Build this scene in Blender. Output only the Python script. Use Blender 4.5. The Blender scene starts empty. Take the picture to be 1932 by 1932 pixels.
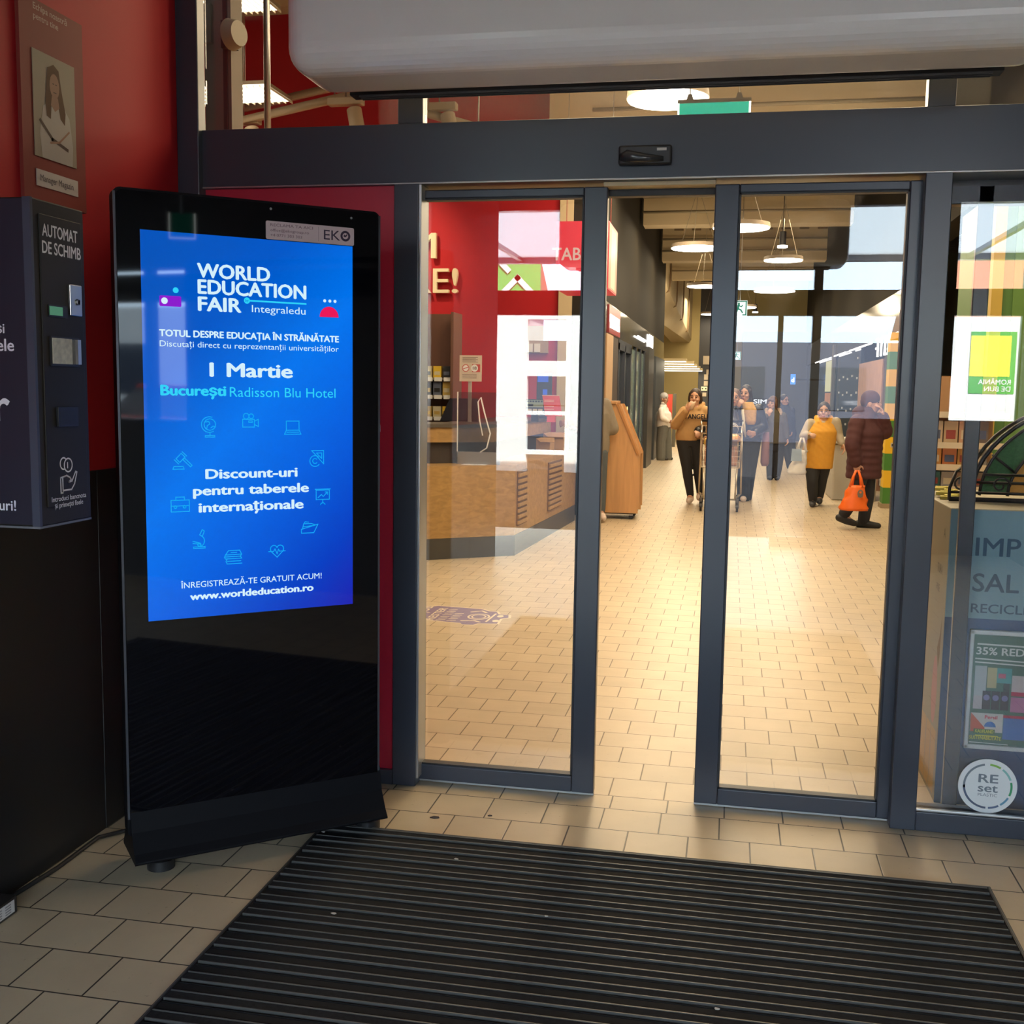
import bpy, bmesh, math, random
from mathutils import Vector, Matrix
random.seed(7)
C = bpy.context.scene.collection
SC = bpy.context.scene

# ------------------------------------------------------------------ camera
cam_data = bpy.data.cameras.new('camera')
cam_data.sensor_width = 36.0
cam_data.lens = 2066.03 / 1932.0 * 36.0
cam_data.clip_end = 300
cam = bpy.data.objects.new('camera', cam_data)
C.objects.link(cam)
_p, _y, _r = 0.111964, -0.194674, 0.015456
_f = Vector((math.sin(_y) * math.cos(_p), math.cos(_y) * math.cos(_p), -math.sin(_p)))
_r0 = Vector((math.cos(_y), -math.sin(_y), 0))
_u0 = _r0.cross(_f)
_rr = _r0 * math.cos(_r) + _u0 * math.sin(_r)
_uu = -_r0 * math.sin(_r) + _u0 * math.cos(_r)
cam.matrix_world = Matrix(((_rr.x, _uu.x, -_f.x, 0), (_rr.y, _uu.y, -_f.y, -3.8554), (_rr.z, _uu.z, -_f.z, 1.5), (0, 0, 0, 1)))
SC.camera = cam

# ------------------------------------------------------------------ world, sun, exposure
SC.view_settings.view_transform = 'Standard'
SC.view_settings.look = 'None'
SC.view_settings.gamma = 1.0
SC.view_settings.use_curve_mapping = False
SC.view_settings.exposure = 0.0
SC.cycles.max_bounces = 8
SC.cycles.diffuse_bounces = 3
SC.cycles.glossy_bounces = 4
SC.cycles.transmission_bounces = 4
SC.cycles.transparent_max_bounces = 14
SC.cycles.sample_clamp_indirect = 6.0
SC.cycles.caustics_reflective = False
SC.cycles.caustics_refractive = False
world = bpy.data.worlds.new('world')
SC.world = world
world.use_nodes = True
bg = world.node_tree.nodes['Background']
bg.inputs['Color'].default_value = (0.62, 0.82, 1.0, 1)
bg.inputs['Strength'].default_value = 13.0
sun_d = bpy.data.lights.new('sun', 'SUN')
sun_d.energy = 42.0
sun_d.angle = 0.01
sun_d.color = (1.0, 0.95, 0.86)
sun = bpy.data.objects.new('sun', sun_d)
C.objects.link(sun)
sun.rotation_euler = Vector((-0.35, -0.80, -0.62)).to_track_quat('-Z', 'Y').to_euler()
sun.location = (0, 20, 20)

# ------------------------------------------------------------------ materials
def lin(c):
    return tuple(((v / 255.0) / 12.92 if v / 255.0 <= 0.04045 else ((v / 255.0 + 0.055) / 1.055) ** 2.4) for v in c)

_mats = {}
def M(name, col, rough=0.6, metal=0.0, emit=None, estr=0.0, spec=0.5, noise=0.0, nscale=8.0, coat=0.0):
    if name in _mats:
        return _mats[name]
    m = bpy.data.materials.new(name)
    m.use_nodes = True
    nt = m.node_tree
    b = nt.nodes['Principled BSDF']
    b.inputs['Base Color'].default_value = (*col, 1)
    b.inputs['Roughness'].default_value = rough
    b.inputs['Metallic'].default_value = metal
    b.inputs['Specular IOR Level'].default_value = spec
    b.inputs['Coat Weight'].default_value = coat
    if emit is not None:
        b.inputs['Emission Color'].default_value = (*emit, 1)
        b.inputs['Emission Strength'].default_value = estr
    if noise > 0:
        tc = nt.nodes.new('ShaderNodeTexCoord')
        nz = nt.nodes.new('ShaderNodeTexNoise')
        nz.inputs['Scale'].default_value = nscale
        nz.inputs['Detail'].default_value = 4
        hs = nt.nodes.new('ShaderNodeMixRGB')
        hs.blend_type = 'MULTIPLY'
        hs.inputs['Fac'].default_value = 1.0
        hs.inputs['Color1'].default_value = (*col, 1)
        mr = nt.nodes.new('ShaderNodeMapRange')
        mr.inputs['To Min'].default_value = 1 - noise
        mr.inputs['To Max'].default_value = 1 + noise
        nt.links.new(tc.outputs['Object'], nz.inputs['Vector'])
        nt.links.new(nz.outputs['Fac'], mr.inputs['Value'])
        nt.links.new(mr.outputs['Result'], hs.inputs['Color2'])
        nt.links.new(hs.outputs['Color'], b.inputs['Base Color'])
    _mats[name] = m
    return m

def E(name, col, s):
    return M(name, (0.02, 0.02, 0.02), 0.4, emit=col, estr=s, spec=0.2)

def glass_mat(name, tint=(1, 1, 1), f0=0.07):
    m = bpy.data.materials.new(name)
    m.use_nodes = True
    nt = m.node_tree
    nt.nodes.clear()
    out = nt.nodes.new('ShaderNodeOutputMaterial')
    mix = nt.nodes.new('ShaderNodeMixShader')
    tr = nt.nodes.new('ShaderNodeBsdfTransparent')
    tr.inputs['Color'].default_value = (*tint, 1)
    gl = nt.nodes.new('ShaderNodeBsdfGlossy')
    gl.inputs['Roughness'].default_value = 0.0
    lw = nt.nodes.new('ShaderNodeLayerWeight')
    lw.inputs['Blend'].default_value = 0.5
    pw = nt.nodes.new('ShaderNodeMath'); pw.operation = 'POWER'; pw.inputs[1].default_value = 5.0
    ma = nt.nodes.new('ShaderNodeMath'); ma.operation = 'MULTIPLY_ADD'
    ma.inputs[1].default_value = 1 - f0; ma.inputs[2].default_value = f0
    nt.links.new(lw.outputs['Facing'], pw.inputs[0])
    nt.links.new(pw.outputs[0], ma.inputs[0])
    nt.links.new(ma.outputs[0], mix.inputs['Fac'])
    nt.links.new(tr.outputs[0], mix.inputs[1])
    nt.links.new(gl.outputs[0], mix.inputs[2])
    nt.links.new(mix.outputs[0], out.inputs['Surface'])
    return m

def tile_mat():
    """running-bond floor tiles: y0, x0 per zone (lobby / shop), grout darker"""
    m = bpy.data.materials.new('floor tiles')
    m.use_nodes = True
    nt = m.node_tree; N = nt.nodes; L = nt.links
    b = N['Principled BSDF']
    geo = N.new('ShaderNodeNewGeometry')
    sep = N.new('ShaderNodeSeparateXYZ'); L.new(geo.outputs['Position'], sep.inputs[0])
    def math_(op, a, bb=None, c=None):
        n = N.new('ShaderNodeMath'); n.operation = op
        for i, v in enumerate((a, bb, c)):
            if v is None: continue
            if isinstance(v, (int, float)): n.inputs[i].default_value = v
            else: L.new(v, n.inputs[i])
        return n.outputs[0]
    X, Y = sep.outputs['X'], sep.outputs['Y']
    shop = math_('GREATER_THAN', Y, 0.08)
    edge = math_('GREATER_THAN', Y, -0.042)
    y0 = math_('MULTIPLY_ADD', shop, 0.08 + 0.237, -0.237)
    v = math_('DIVIDE', math_('SUBTRACT', Y, y0), 0.1895)
    row = math_('FLOOR', v)
    par = math_('FLOORED_MODULO', row, 2.0)
    # joint offset: lobby odd rows start at -1.105, even rows half a tile over; shop rows start at -0.393
    x0l = math_('MULTIPLY_ADD', par, -0.102, -1.003)
    x0s = math_('MULTIPLY_ADD', par, 0.102, -0.393)
    x0 = math_('ADD', math_('MULTIPLY', shop, math_('SUBTRACT', x0s, x0l)), x0l)
    x0e = math_('ADD', x0, math_('MULTIPLY', math_('SUBTRACT', edge, shop), -0.085))
    u = math_('DIVIDE', math_('SUBTRACT', X, x0e), 0.2035)
    fu = math_('FRACT', u); fv = math_('FRACT', v)
    du = math_('MULTIPLY', math_('MINIMUM', fu, math_('SUBTRACT', 1.0, fu)), 0.2035)
    dv = math_('MULTIPLY', math_('MINIMUM', fv, math_('SUBTRACT', 1.0, fv)), 0.1895)
    # the extra cut row between lobby and shop
    de = math_('ABSOLUTE', math_('SUBTRACT', Y, 0.08))
    dv2 = math_('MINIMUM', dv, math_('MAXIMUM', de, math_('MULTIPLY', shop, 9.0)))
    d = math_('MINIMUM', du, dv2)
    g = N.new('ShaderNodeMapRange')
    g.inputs['From Min'].default_value = 0.0014; g.inputs['From Max'].default_value = 0.0032
    L.new(d, g.inputs['Value'])
    cmb = N.new('ShaderNodeCombineXYZ')
    L.new(math_('FLOOR', u), cmb.inputs[0]); L.new(row, cmb.inputs[1]); L.new(shop, cmb.inputs[2])
    wn = N.new('ShaderNodeTexWhiteNoise'); wn.noise_dimensions = '3D'; L.new(cmb.outputs[0], wn.inputs['Vector'])
    nz = N.new('ShaderNodeTexNoise'); nz.inputs['Scale'].default_value = 5.0; nz.inputs['Detail'].default_value = 6
    L.new(geo.outputs['Position'], nz.inputs['Vector'])
    nz2 = N.new('ShaderNodeTexNoise'); nz2.inputs['Scale'].default_value = 60.0; nz2.inputs['Detail'].default_value = 3
    L.new(geo.outputs['Position'], nz2.inputs['Vector'])
    sp = N.new('ShaderNodeMapRange')
    sp.inputs['From Min'].default_value = 0.68; sp.inputs['From Max'].default_value = 0.74
    sp.inputs['To Min'].default_value = 1.0; sp.inputs['To Max'].default_value = 0.80
    L.new(nz2.outputs['Fac'], sp.inputs['Value'])
    k = math_('ADD', math_('MULTIPLY_ADD', wn.outputs['Value'], 0.10, 0.76), math_('MULTIPLY', nz.outputs['Fac'], 0.32))
    k = math_('MULTIPLY', k, sp.outputs['Result'])
    mul = N.new('ShaderNodeMixRGB'); mul.blend_type = 'MULTIPLY'; mul.inputs['Fac'].default_value = 1
    mul.inputs['Color1'].default_value = (0.52, 0.42, 0.29, 1)
    L.new(k, mul.inputs['Color2'])
    gr = N.new('ShaderNodeMixRGB'); L.new(shop, gr.inputs['Fac'])
    gr.inputs['Color1'].default_value = (0.022, 0.017, 0.012, 1)
    gr.inputs['Color2'].default_value = (0.10, 0.062, 0.032, 1)
    mx = N.new('ShaderNodeMixRGB'); L.new(g.outputs['Result'], mx.inputs['Fac'])
    L.new(gr.outputs[0], mx.inputs['Color1']); L.new(mul.outputs[0], mx.inputs['Color2'])
    L.new(mx.outputs[0], b.inputs['Base Color'])
    b.inputs['Roughness'].default_value = 0.36
    b.inputs['Specular IOR Level'].default_value = 0.35
    bp_ = N.new('ShaderNodeBump'); bp_.inputs['Strength'].default_value = 0.25; bp_.inputs['Distance'].default_value = 0.002
    L.new(g.outputs['Result'], bp_.inputs['Height']); L.new(bp_.outputs[0], b.inputs['Normal'])
    return m

def wood_mat(name, col, axis='Z', dark=0.72):
    m = bpy.data.materials.new(name); m.use_nodes = True
    nt = m.node_tree; N = nt.nodes; L = nt.links; b = N['Principled BSDF']
    geo = N.new('ShaderNodeNewGeometry')
    mp = N.new('ShaderNodeMapping')
    mp.inputs['Scale'].default_value = {'Z': (9, 9, 0.9), 'X': (0.9, 9, 12)}[axis]
    L.new(geo.outputs['Position'], mp.inputs['Vector'])
    nz = N.new('ShaderNodeTexNoise'); nz.inputs['Scale'].default_value = 2.2; nz.inputs['Detail'].default_value = 7; nz.inputs['Distortion'].default_value = 0.6
    L.new(mp.outputs[0], nz.inputs['Vector'])
    cr = N.new('ShaderNodeValToRGB')
    cr.color_ramp.elements[0].position = 0.32; cr.color_ramp.elements[1].position = 0.68
    cr.color_ramp.elements[0].color = tuple(c * dark for c in col) + (1,)
    cr.color_ramp.elements[1].color = (*col, 1)
    L.new(nz.outputs['Fac'], cr.inputs['Fac']); L.new(cr.outputs[0], b.inputs['Base Color'])
    b.inputs['Roughness'].default_value = 0.38
    return m

def wave_mat(name, c1, c2, scale, axis='Y', rough=0.6):
    m = bpy.data.materials.new(name); m.use_nodes = True
    nt = m.node_tree; N = nt.nodes; L = nt.links; b = N['Principled BSDF']
    geo = N.new('ShaderNodeNewGeometry')
    w = N.new('ShaderNodeTexWave'); w.bands_direction = axis; w.inputs['Scale'].default_value = scale
    L.new(geo.outputs['Position'], w.inputs['Vector'])
    mx = N.new('ShaderNodeMixRGB'); mx.inputs['Color1'].default_value = (*c1, 1); mx.inputs['Color2'].default_value = (*c2, 1)
    L.new(w.outputs['Fac'], mx.inputs['Fac']); L.new(mx.outputs[0], b.inputs['Base Color'])
    b.inputs['Roughness'].default_value = rough
    return m

# ------------------------------------------------------------------ mesh building
W = {}
def _font_geo(s, bold=0.0):
    cu = bpy.data.curves.new('t', 'FONT')
    cu.body = s; cu.size = 1.0; cu.resolution_u = 3
    ob = bpy.data.objects.new('t', cu); C.objects.link(ob)
    dg = bpy.context.evaluated_depsgraph_get()
    me = bpy.data.meshes.new_from_object(ob.evaluated_get(dg))
    vs = [v.co.copy() for v in me.vertices]; fs = [list(p.vertices) for p in me.polygons]
    bpy.data.objects.remove(ob); bpy.data.curves.remove(cu); bpy.data.meshes.remove(me)
    return vs, fs

class MB:
    def __init__(s):
        s.v = []; s.f = []; s.mi = []; s.sm = []; s.mats = []
    def m(s, mat):
        if mat not in s.mats: s.mats.append(mat)
        return s.mats.index(mat)
    def add(s, vs, fs, mat, smooth=False):
        o = len(s.v); k = s.m(mat)
        s.v += [tuple(v) for v in vs]
        for f in fs:
            s.f.append([i + o for i in f]); s.mi.append(k); s.sm.append(smooth)
        return s
    def box(s, x0, x1, y0, y1, z0, z1, mat):
        vs = [(x, y, z) for x in (x0, x1) for y in (y0, y1) for z in (z0, z1)]
        fs = [(0, 1, 3, 2), (4, 6, 7, 5), (0, 4, 5, 1), (2, 3, 7, 6), (0, 2, 6, 4), (1, 5, 7, 3)]
        return s.add(vs, fs, mat)
    def obox(s, O, U, V, N, u0, u1, v0, v1, n0, n1, mat):
        O = Vector(O); U = Vector(U); V = Vector(V); N = Vector(N)
        vs = [O + U * a + V * b + N * c for a in (u0, u1) for b in (v0, v1) for c in (n0, n1)]
        fs = [(0, 1, 3, 2), (4, 6, 7, 5), (0, 4, 5, 1), (2, 3, 7, 6), (0, 2, 6, 4), (1, 5, 7, 3)]
        return s.add(vs, fs, mat)
    def prism(s, pts, O, U, V, N, d, mat, smooth=False):
        O = Vector(O); U = Vector(U); V = Vector(V); N = Vector(N); n = len(pts)
        a = [O + U * p[0] + V * p[1] for p in pts]
        b = [p + N * d for p in a]
        fs = [list(range(n))[::-1], [i + n for i in range(n)]]
        s.add(a + b, fs, mat)
        s.add(a + b, [(i, (i + 1) % n, (i + 1) % n + n, i + n) for i in range(n)], mat, smooth)
        return s
    def tube(s, pts, r, mat, seg=8, close=False, cap=True):
        pts = [Vector(p) for p in pts]; n = len(pts)
        rs = r if isinstance(r, (list, tuple)) else [r] * n
        vs = []; prev = None
        for i, p in enumerate(pts):
            if close: t = pts[(i + 1) % n] - pts[i - 1]
            else: t = pts[min(i + 1, n - 1)] - pts[max(i - 1, 0)]
            t.normalize()
            if prev is None:
                a = t.orthogonal().normalized()
            else:
                a = (prev - t * prev.dot(t))
                a = a.normalized() if a.length > 1e-6 else t.orthogonal().normalized()
            prev = a; b = t.cross(a)
            vs += [p + (a * math.cos(2 * math.pi * k / seg) + b * math.sin(2 * math.pi * k / seg)) * rs[i] for k in range(seg)]
        fs = []
        for i in range(n if close else n - 1):
            j = (i + 1) % n
            fs += [(i * seg + k, i * seg + (k + 1) % seg, j * seg + (k + 1) % seg, j * seg + k) for k in range(seg)]
        if cap and not close:
            fs.append(list(range(seg))[::-1]); fs.append([(n - 1) * seg + k for k in range(seg)])
        return s.add(vs, fs, mat, True)
    def cyl(s, c, r, h, mat, seg=24, axis=(0, 0, 1), r2=None):
        c = Vector(c); a = Vector(axis).normalized()
        u = a.orthogonal().normalized(); w = a.cross(u); r2 = r if r2 is None else r2
        vs = [c + (u * math.cos(t) + w * math.sin(t)) * r for t in [2 * math.pi * k / seg for k in range(seg)]]
        vs += [c + a * h + (u * math.cos(t) + w * math.sin(t)) * r2 for t in [2 * math.pi * k / seg for k in range(seg)]]
        s.add(vs, [list(range(seg))[::-1], [k + seg for k in range(seg)]], mat)
        return s.add(vs, [(k, (k + 1) % seg, (k + 1) % seg + seg, k + seg) for k in range(seg)], mat, True)
    def ell(s, c, ax, mat, seg=14, rings=10):
        """ax: three axis vectors (already scaled)"""
        c = Vector(c); A, B, D = [Vector(a) for a in ax]
        vs = [c + D]
        for i in range(1, rings):
            th = math.pi * i / rings
            for k in range(seg):
                ph = 2 * math.pi * k / seg
                vs.append(c + A * math.sin(th) * math.cos(ph) + B * math.sin(th) * math.sin(ph) + D * math.cos(th))
        vs.append(c - D); last = len(vs) - 1; fs = []
        for k in range(seg):
            fs.append((0, 1 + k, 1 + (k + 1) % seg))
            fs.append((last, 1 + (rings - 2) * seg + (k + 1) % seg, 1 + (rings - 2) * seg + k))
        for i in range(rings - 2):
            a = 1 + i * seg; b = a + seg
            for k in range(seg):
                fs.append((a + k, b + k, b + (k + 1) % seg, a + (k + 1) % seg))
        # make the winding outward whatever the handedness of the axes
        if A.cross(B).dot(D) < 0: fs = [tuple(reversed(f)) for f in fs]
        return s.add(vs, fs, mat, True)
    def loft(s, rings, mat, seg=16):
        """rings: (centre, axis_a, axis_b) with scaled axes"""
        vs = []; n = len(rings)
        for c, a, b in rings:
            c = Vector(c); a = Vector(a); b = Vector(b)
            vs += [c + a * math.cos(2 * math.pi * k / seg) + b * math.sin(2 * math.pi * k / seg) for k in range(seg)]
        fs = []
        for i in range(n - 1):
            fs += [(i * seg + k, i * seg + (k + 1) % seg, (i + 1) * seg + (k + 1) % seg, (i + 1) * seg + k) for k in range(seg)]
        fs.append(list(range(seg))[::-1]); fs.append([(n - 1) * seg + k for k in range(seg)])
        c0, a0, b0 = rings[0]; c1 = rings[1][0]
        if Vector(a0).cross(Vector(b0)).dot(Vector(c1) - Vector(c0)) < 0: fs = [tuple(reversed(f)) for f in fs]
        return s.add(vs, fs, mat, True)
    def text(s, t, O, U, V, mat, h=None, width=None, bold=0.0, align='L', depth=0.0):
        """h = cap height; width stretches; O = left end of baseline"""
        vs, fs = _font_geo(t, bold)
        if not vs: return s
        x0 = min(v.x for v in vs); x1 = max(v.x for v in vs)
        k = (h / 0.70) if h else width / (x1 - x0)
        kx = (width / (x1 - x0)) if width else k
        dx = {'L': 0, 'C': -(x1 - x0) / 2, 'R': -(x1 - x0)}[align]
        O = Vector(O); U = Vector(U); V = Vector(V)
        for ci, (ox, oy) in enumerate(((0, 0),) if bold <= 0 else ((-bold, 0), (bold, 0), (0, -bold * 0.7), (0, bold * 0.7))):
            s.add([O + U.cross(V) * (ci * 6e-5) + U * ((v.x - x0 + dx + ox) * kx) + V * ((v.y + oy) * k) for v in vs], fs, mat)
        return s
    def poly(s, pts, O, U, V, mat):
        O = Vector(O); U = Vector(U); V = Vector(V)
        return s.add([O + U * p[0] + V * p[1] for p in pts], [list(range(len(pts)))], mat)
    def disc(s, c, r, O, U, V, mat, seg=24, a0=0, a1=360, ri=0.0, ry=None):
        ry = r if ry is None else ry
        full = abs(a1 - a0) >= 360
        n = seg if full else seg + 1
        an = [math.radians(a0 + (a1 - a0) * k / seg) for k in range(n)]
        if ri <= 0:
            return s.poly([(c[0] + r * math.cos(t), c[1] + ry * math.sin(t)) for t in an], O, U, V, mat)
        O = Vector(O); U = Vector(U); V = Vector(V); q = ri / r
        pt = lambda t, k: O + U * (c[0] + k * r * math.cos(t)) + V * (c[1] + k * ry * math.sin(t))
        vs = [pt(t, 1) for t in an] + [pt(t, q) for t in an]
        m = n if full else n - 1
        return s.add(vs, [(i, (i + 1) % n, (i + 1) % n + n, i + n) for i in range(m)], mat)
    def stroke(s, pts, w, O, U, V, mat, close=False):
        pts = [Vector((p[0], p[1])) for p in pts]
        if close: pts.append(pts[0])
        for a, b in zip(pts[:-1], pts[1:]):
            d = b - a
            if d.length < 1e-6: continue
            d.normalize(); n = Vector((-d.y, d.x)) * w / 2; e = d * w / 2.2
            s.poly([a - e - n, b + e - n, b + e + n, a - e + n], O, U, V, mat)
        return s
    def build(s, name, parent=None, origin=None, bevel=0.0, bseg=2, fixn=False):
        if parent is not None: org = W[parent]
        elif origin is not None: org = Vector(origin)
        else:
            xs, ys, zs = zip(*s.v)
            org = Vector(((min(xs) + max(xs)) / 2, (min(ys) + max(ys)) / 2, min(zs)))
        me = bpy.data.meshes.new(name)
        me.from_pydata([(v[0] - org.x, v[1] - org.y, v[2] - org.z) for v in s.v], [], s.f)
        for mt in s.mats: me.materials.append(mt)
        me.polygons.foreach_set('material_index', s.mi)
        me.polygons.foreach_set('use_smooth', s.sm)
        me.update()
        o = bpy.data.objects.new(name, me); C.objects.link(o)
        if parent is not None: o.parent = parent
        else: o.location = org
        W[o] = org
        if bevel > 0:
            b = o.modifiers.new('edge', 'BEVEL'); b.width = bevel; b.segments = bseg; b.limit_method = 'ANGLE'
        return o

def empty(name, loc):
    o = bpy.data.objects.new(name, None); C.objects.link(o)
    o.location = loc; W[o] = Vector(loc); o.empty_display_size = 0.1
    return o

def tag(o, label, cat, group=None, kind=None):
    o['label'] = label; o['category'] = cat
    if group: o['group'] = group
    if kind: o['kind'] = kind
    return o

def dup(root, loc, label, group=None):
    r = root.copy(); C.objects.link(r); r.location = loc; W[r] = Vector(loc); r['label'] = label
    if group: r['group'] = group
    for ch in list(root.children):
        c = ch.copy(); C.objects.link(c); c.parent = r
        for g in list(ch.children):
            d = g.copy(); C.objects.link(d); d.parent = c
    return r

def struct(o, label, cat):
    return tag(o, label, cat, kind='structure')

LAMP = 0.34
def lamp(name, loc, size, power, col=(1.0, 0.785, 0.49), rot=(0, 0, 0), shape='DISK', parent=None, sy=None):
    l = bpy.data.lights.new(name, 'AREA'); l.shape = shape; l.size = size
    if sy: l.size_y = sy
    l.energy = power * LAMP; l.color = col
    o = bpy.data.objects.new(name, l); C.objects.link(o)
    if parent is not None:
        o.parent = parent; o.location = Vector(loc) - W[parent]
    else: o.location = loc
    o.rotation_euler = rot
    return o
XU, YU, ZU = Vector((1, 0, 0)), Vector((0, 1, 0)), Vector((0, 0, 1))
# ------------------------------------------------------------------ shared materials
frame_m = M('anthracite aluminium', (0.040, 0.047, 0.066), 0.28, noise=0.06, nscale=3)
frame_dark = M('dark gasket', (0.012, 0.012, 0.014), 0.5)
red_wall = M('red wall paint', (0.46, 0.020, 0.028), 0.6, noise=0.05, nscale=2, spec=0.15)
red_panel = M('red film panel', (0.50, 0.02, 0.05), 0.35)
black_w = M('black wainscot', (0.012, 0.013, 0.016), 0.38)
black_gloss = M('black glossy glass', (0.004, 0.004, 0.006), 0.03, spec=0.5)
black_pl = M('black plastic', (0.012, 0.012, 0.014), 0.45)
white_paint = M('white painted metal', (0.90, 0.90, 0.91), 0.22)
white_m = M('white', (0.8, 0.8, 0.78), 0.5)
cream = M('cream letters', (0.85, 0.74, 0.50), 0.5)
beige = M('beige plaster', (0.58, 0.48, 0.31), 0.7, noise=0.05, nscale=2)
tan_m = M('pinkish beam plaster', (0.55, 0.36, 0.23), 0.7)
dgrey = M('dark grey wall', (0.085, 0.078, 0.066), 0.55, noise=0.06, nscale=1.5)
steel = M('brushed steel', (0.55, 0.53, 0.50), 0.3, metal=1.0)
alu = M('aluminium', (0.45, 0.45, 0.45), 0.35, metal=0.8)
floor_m = tile_mat()
glass = glass_mat('clear glass')
wood = wood_mat('oak laminate', (0.46, 0.275, 0.105), 'X')
wood2 = wood_mat('orange oak laminate', (0.58, 0.31, 0.13), 'Z', 0.8)
disc_m = E('disc lamp glow', (1.0, 0.93, 0.78), 14.0)
tube_m = E('louvre lamp glow', (1.0, 0.90, 0.70), 7.0)

# ------------------------------------------------------------------ floor, walls, ceilings
b = MB().box(-8, 8, -7.6, 34, -0.2, 0, floor_m)
struct(b.build('floor'), 'beige running-bond tiled floor of the lobby and the shop arcade', 'floor')
b = MB().box(-2.23, -2.03, -5.5, 0.04, 0.0, 3.4, red_wall); b.box(-3.4, -2.23, -5.5, -5.3, 0, 3.4, red_wall)
struct(b.build('wall_left'), 'red painted lobby wall behind the black kiosk', 'wall')
b = MB().box(-2.03, -2.022, -5.5, -0.02, 0.0, 1.215, black_w)
for y in (-0.62, -1.9, -3.2, -4.5):
    b.box(-2.0225, -2.0195, y - 0.002, y + 0.002, 0.0, 1.215, frame_dark)
struct(b.build('trim_1', bevel=0.002), 'black wainscot panels along the foot of the red lobby wall', 'wainscot')
b = MB().box(-3.4, 2.8, -7.0, 0.1, 3.4, 3.6, dgrey); b.box(-3.4, -3.2, -7, -5.3, 0, 3.4, dgrey)
struct(b.build('ceiling'), 'dark grey lobby ceiling', 'ceiling')

# lobby right side: dark wall with a window band towards the car park
b = MB()
b.box(2.60, 2.75, -7, 0, 0, 1.20, dgrey); b.box(2.60, 2.75, -7, 0, 2.12, 2.32, dgrey); b.box(2.60, 2.75, -7, 0, 2.36, 3.4, dgrey)
b.box(2.60, 2.75, -3.95, 0, 1.20, 2.40, dgrey); b.box(2.60, 2.75, -7, -5.2, 1.20, 2.40, dgrey)
struct(b.build('wall_right'), 'dark lobby wall with a window band on the right', 'wall')
b = MB()
for y in (-4.3,):
    b.box(2.61, 2.70, y - 0.03, y + 0.03, 1.20, 2.36, frame_m)
b.box(2.60, 2.70, -5.2, -3.95, 1.19, 1.23, frame_m)
struct(b.build('window_1'), 'dark framed window band on the right side of the lobby', 'window')

# outer front of the lobby, behind the photographer (seen mirrored in the panes)
b = MB()
for x0, x1 in ((-3.2, -3.08), (-1.38, -1.26), (0.74, 0.82), (1.90, 2.0), (2.60, 2.72)):
    b.box(x0, x1, -7.06, -6.94, 0, 3.4, frame_m)
b.box(-3.2, 2.72, -7.06, -6.94, 2.24, 2.48, frame_m)
b.box(-3.2, 2.72, -7.06, -6.94, 3.26, 3.4, frame_m)
b.box(0.42, 0.47, -7.02, -6.97, 0, 2.24, frame_m)
b.box(0.42, 0.82, -7.02, -6.97, 0, 0.10, frame_m)
b.box(0.82, 2.6, -7.04, -6.96, 0, 1.27, M('outer parapet', (0.03, 0.03, 0.035), 0.6))
struct(b.build('window_2'), 'dark framed outer entrance front mirrored in the door panes', 'window')

# shop shell
b = MB().box(-8.2, -8.0, 0.2, 34, 0, 6.2, dgrey)
struct(b.build('wall_shop_left'), 'far left shell wall of the shop', 'wall')
b = MB().box(8.0, 8.2, -0.0, 34, 0, 6.2, dgrey)
struct(b.build('wall_shop_right'), 'far right shell wall of the shop', 'wall')
b = MB().box(-8.2, 8.2, 33, 33.2, 0, 6.2, M('yellow beige far wall', (0.50, 0.44, 0.22), 0.7))
struct(b.build('wall_back'), 'yellowish beige wall closing the far end of the arcade', 'wall')
b = MB().box(-8.2, 8.2, 0.16, 34, 6.0, 6.2, beige)
for i in range(66):
    y = 0.2 + i * 0.5
    b.prism([(0, 0), (0.12, -0.07), (0.38, -0.07), (0.5, 0)], (-8.0, y, 6.0), YU, ZU, XU, 16.0, beige)
struct(b.build('ceiling.001'), 'beige corrugated ceiling high above the arcade', 'ceiling')
b = MB().box(-8.2, -2.20, 0.04, 0.16, 0, 6.2, dgrey); b.box(2.7, 8.2, 0.0, 0.12, 0, 6.2, dgrey); b.box(-2.1, 2.8, 0.0, 0.12, 3.45, 6.2, dgrey)
struct(b.build('wall_front'), 'blank shop front wall to either side of the glazed entrance', 'wall')

# beams across the arcade ceiling with service trays
for i, y in enumerate((5.2, 8.6, 11.9, 15.6, 20.9, 24.9)):
    b = MB()
    b.box(-1.6 if y > 9 else -2.1, 1.9, y, y + 0.45, 4.35, 5.2, beige)
    b.box(-1.6 if y > 9 else -2.1, 1.9, y - 0.08, y + 0.53, 5.2, 5.3, beige)
    for k in range(9):
        b.box(-1.35 + k * 0.38, -1.15 + k * 0.38, y - 0.04, y, 5.0, 5.16, M('tray rust', (0.20, 0.14, 0.08), 0.7))
    for zz in (4.55, 4.8):
        b.tube([(-1.6, y - 0.12, zz), (1.9, y - 0.12, zz)], 0.022, M('conduit', (0.30, 0.25, 0.17), 0.5), seg=6)
    struct(b.build('beam'), 'beige concrete beam with a cable tray crossing high above the arcade, ' + ['first from the doors', 'second from the doors', 'third from the doors', 'fourth from the doors', 'fifth from the doors', 'last before the far wall'][i], 'beam')

# beam along the red booth seen through the high pane
b = MB().box(-2.9, -2.35, 3.0, 9.2, 5.0, 5.6, tan_m); b.box(-2.35, -2.25, 3.0, 9.2, 5.0, 5.5, beige)
struct(b.build('beam.006'), 'pinkish lit beam running along the red booth ceiling', 'beam')

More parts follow.
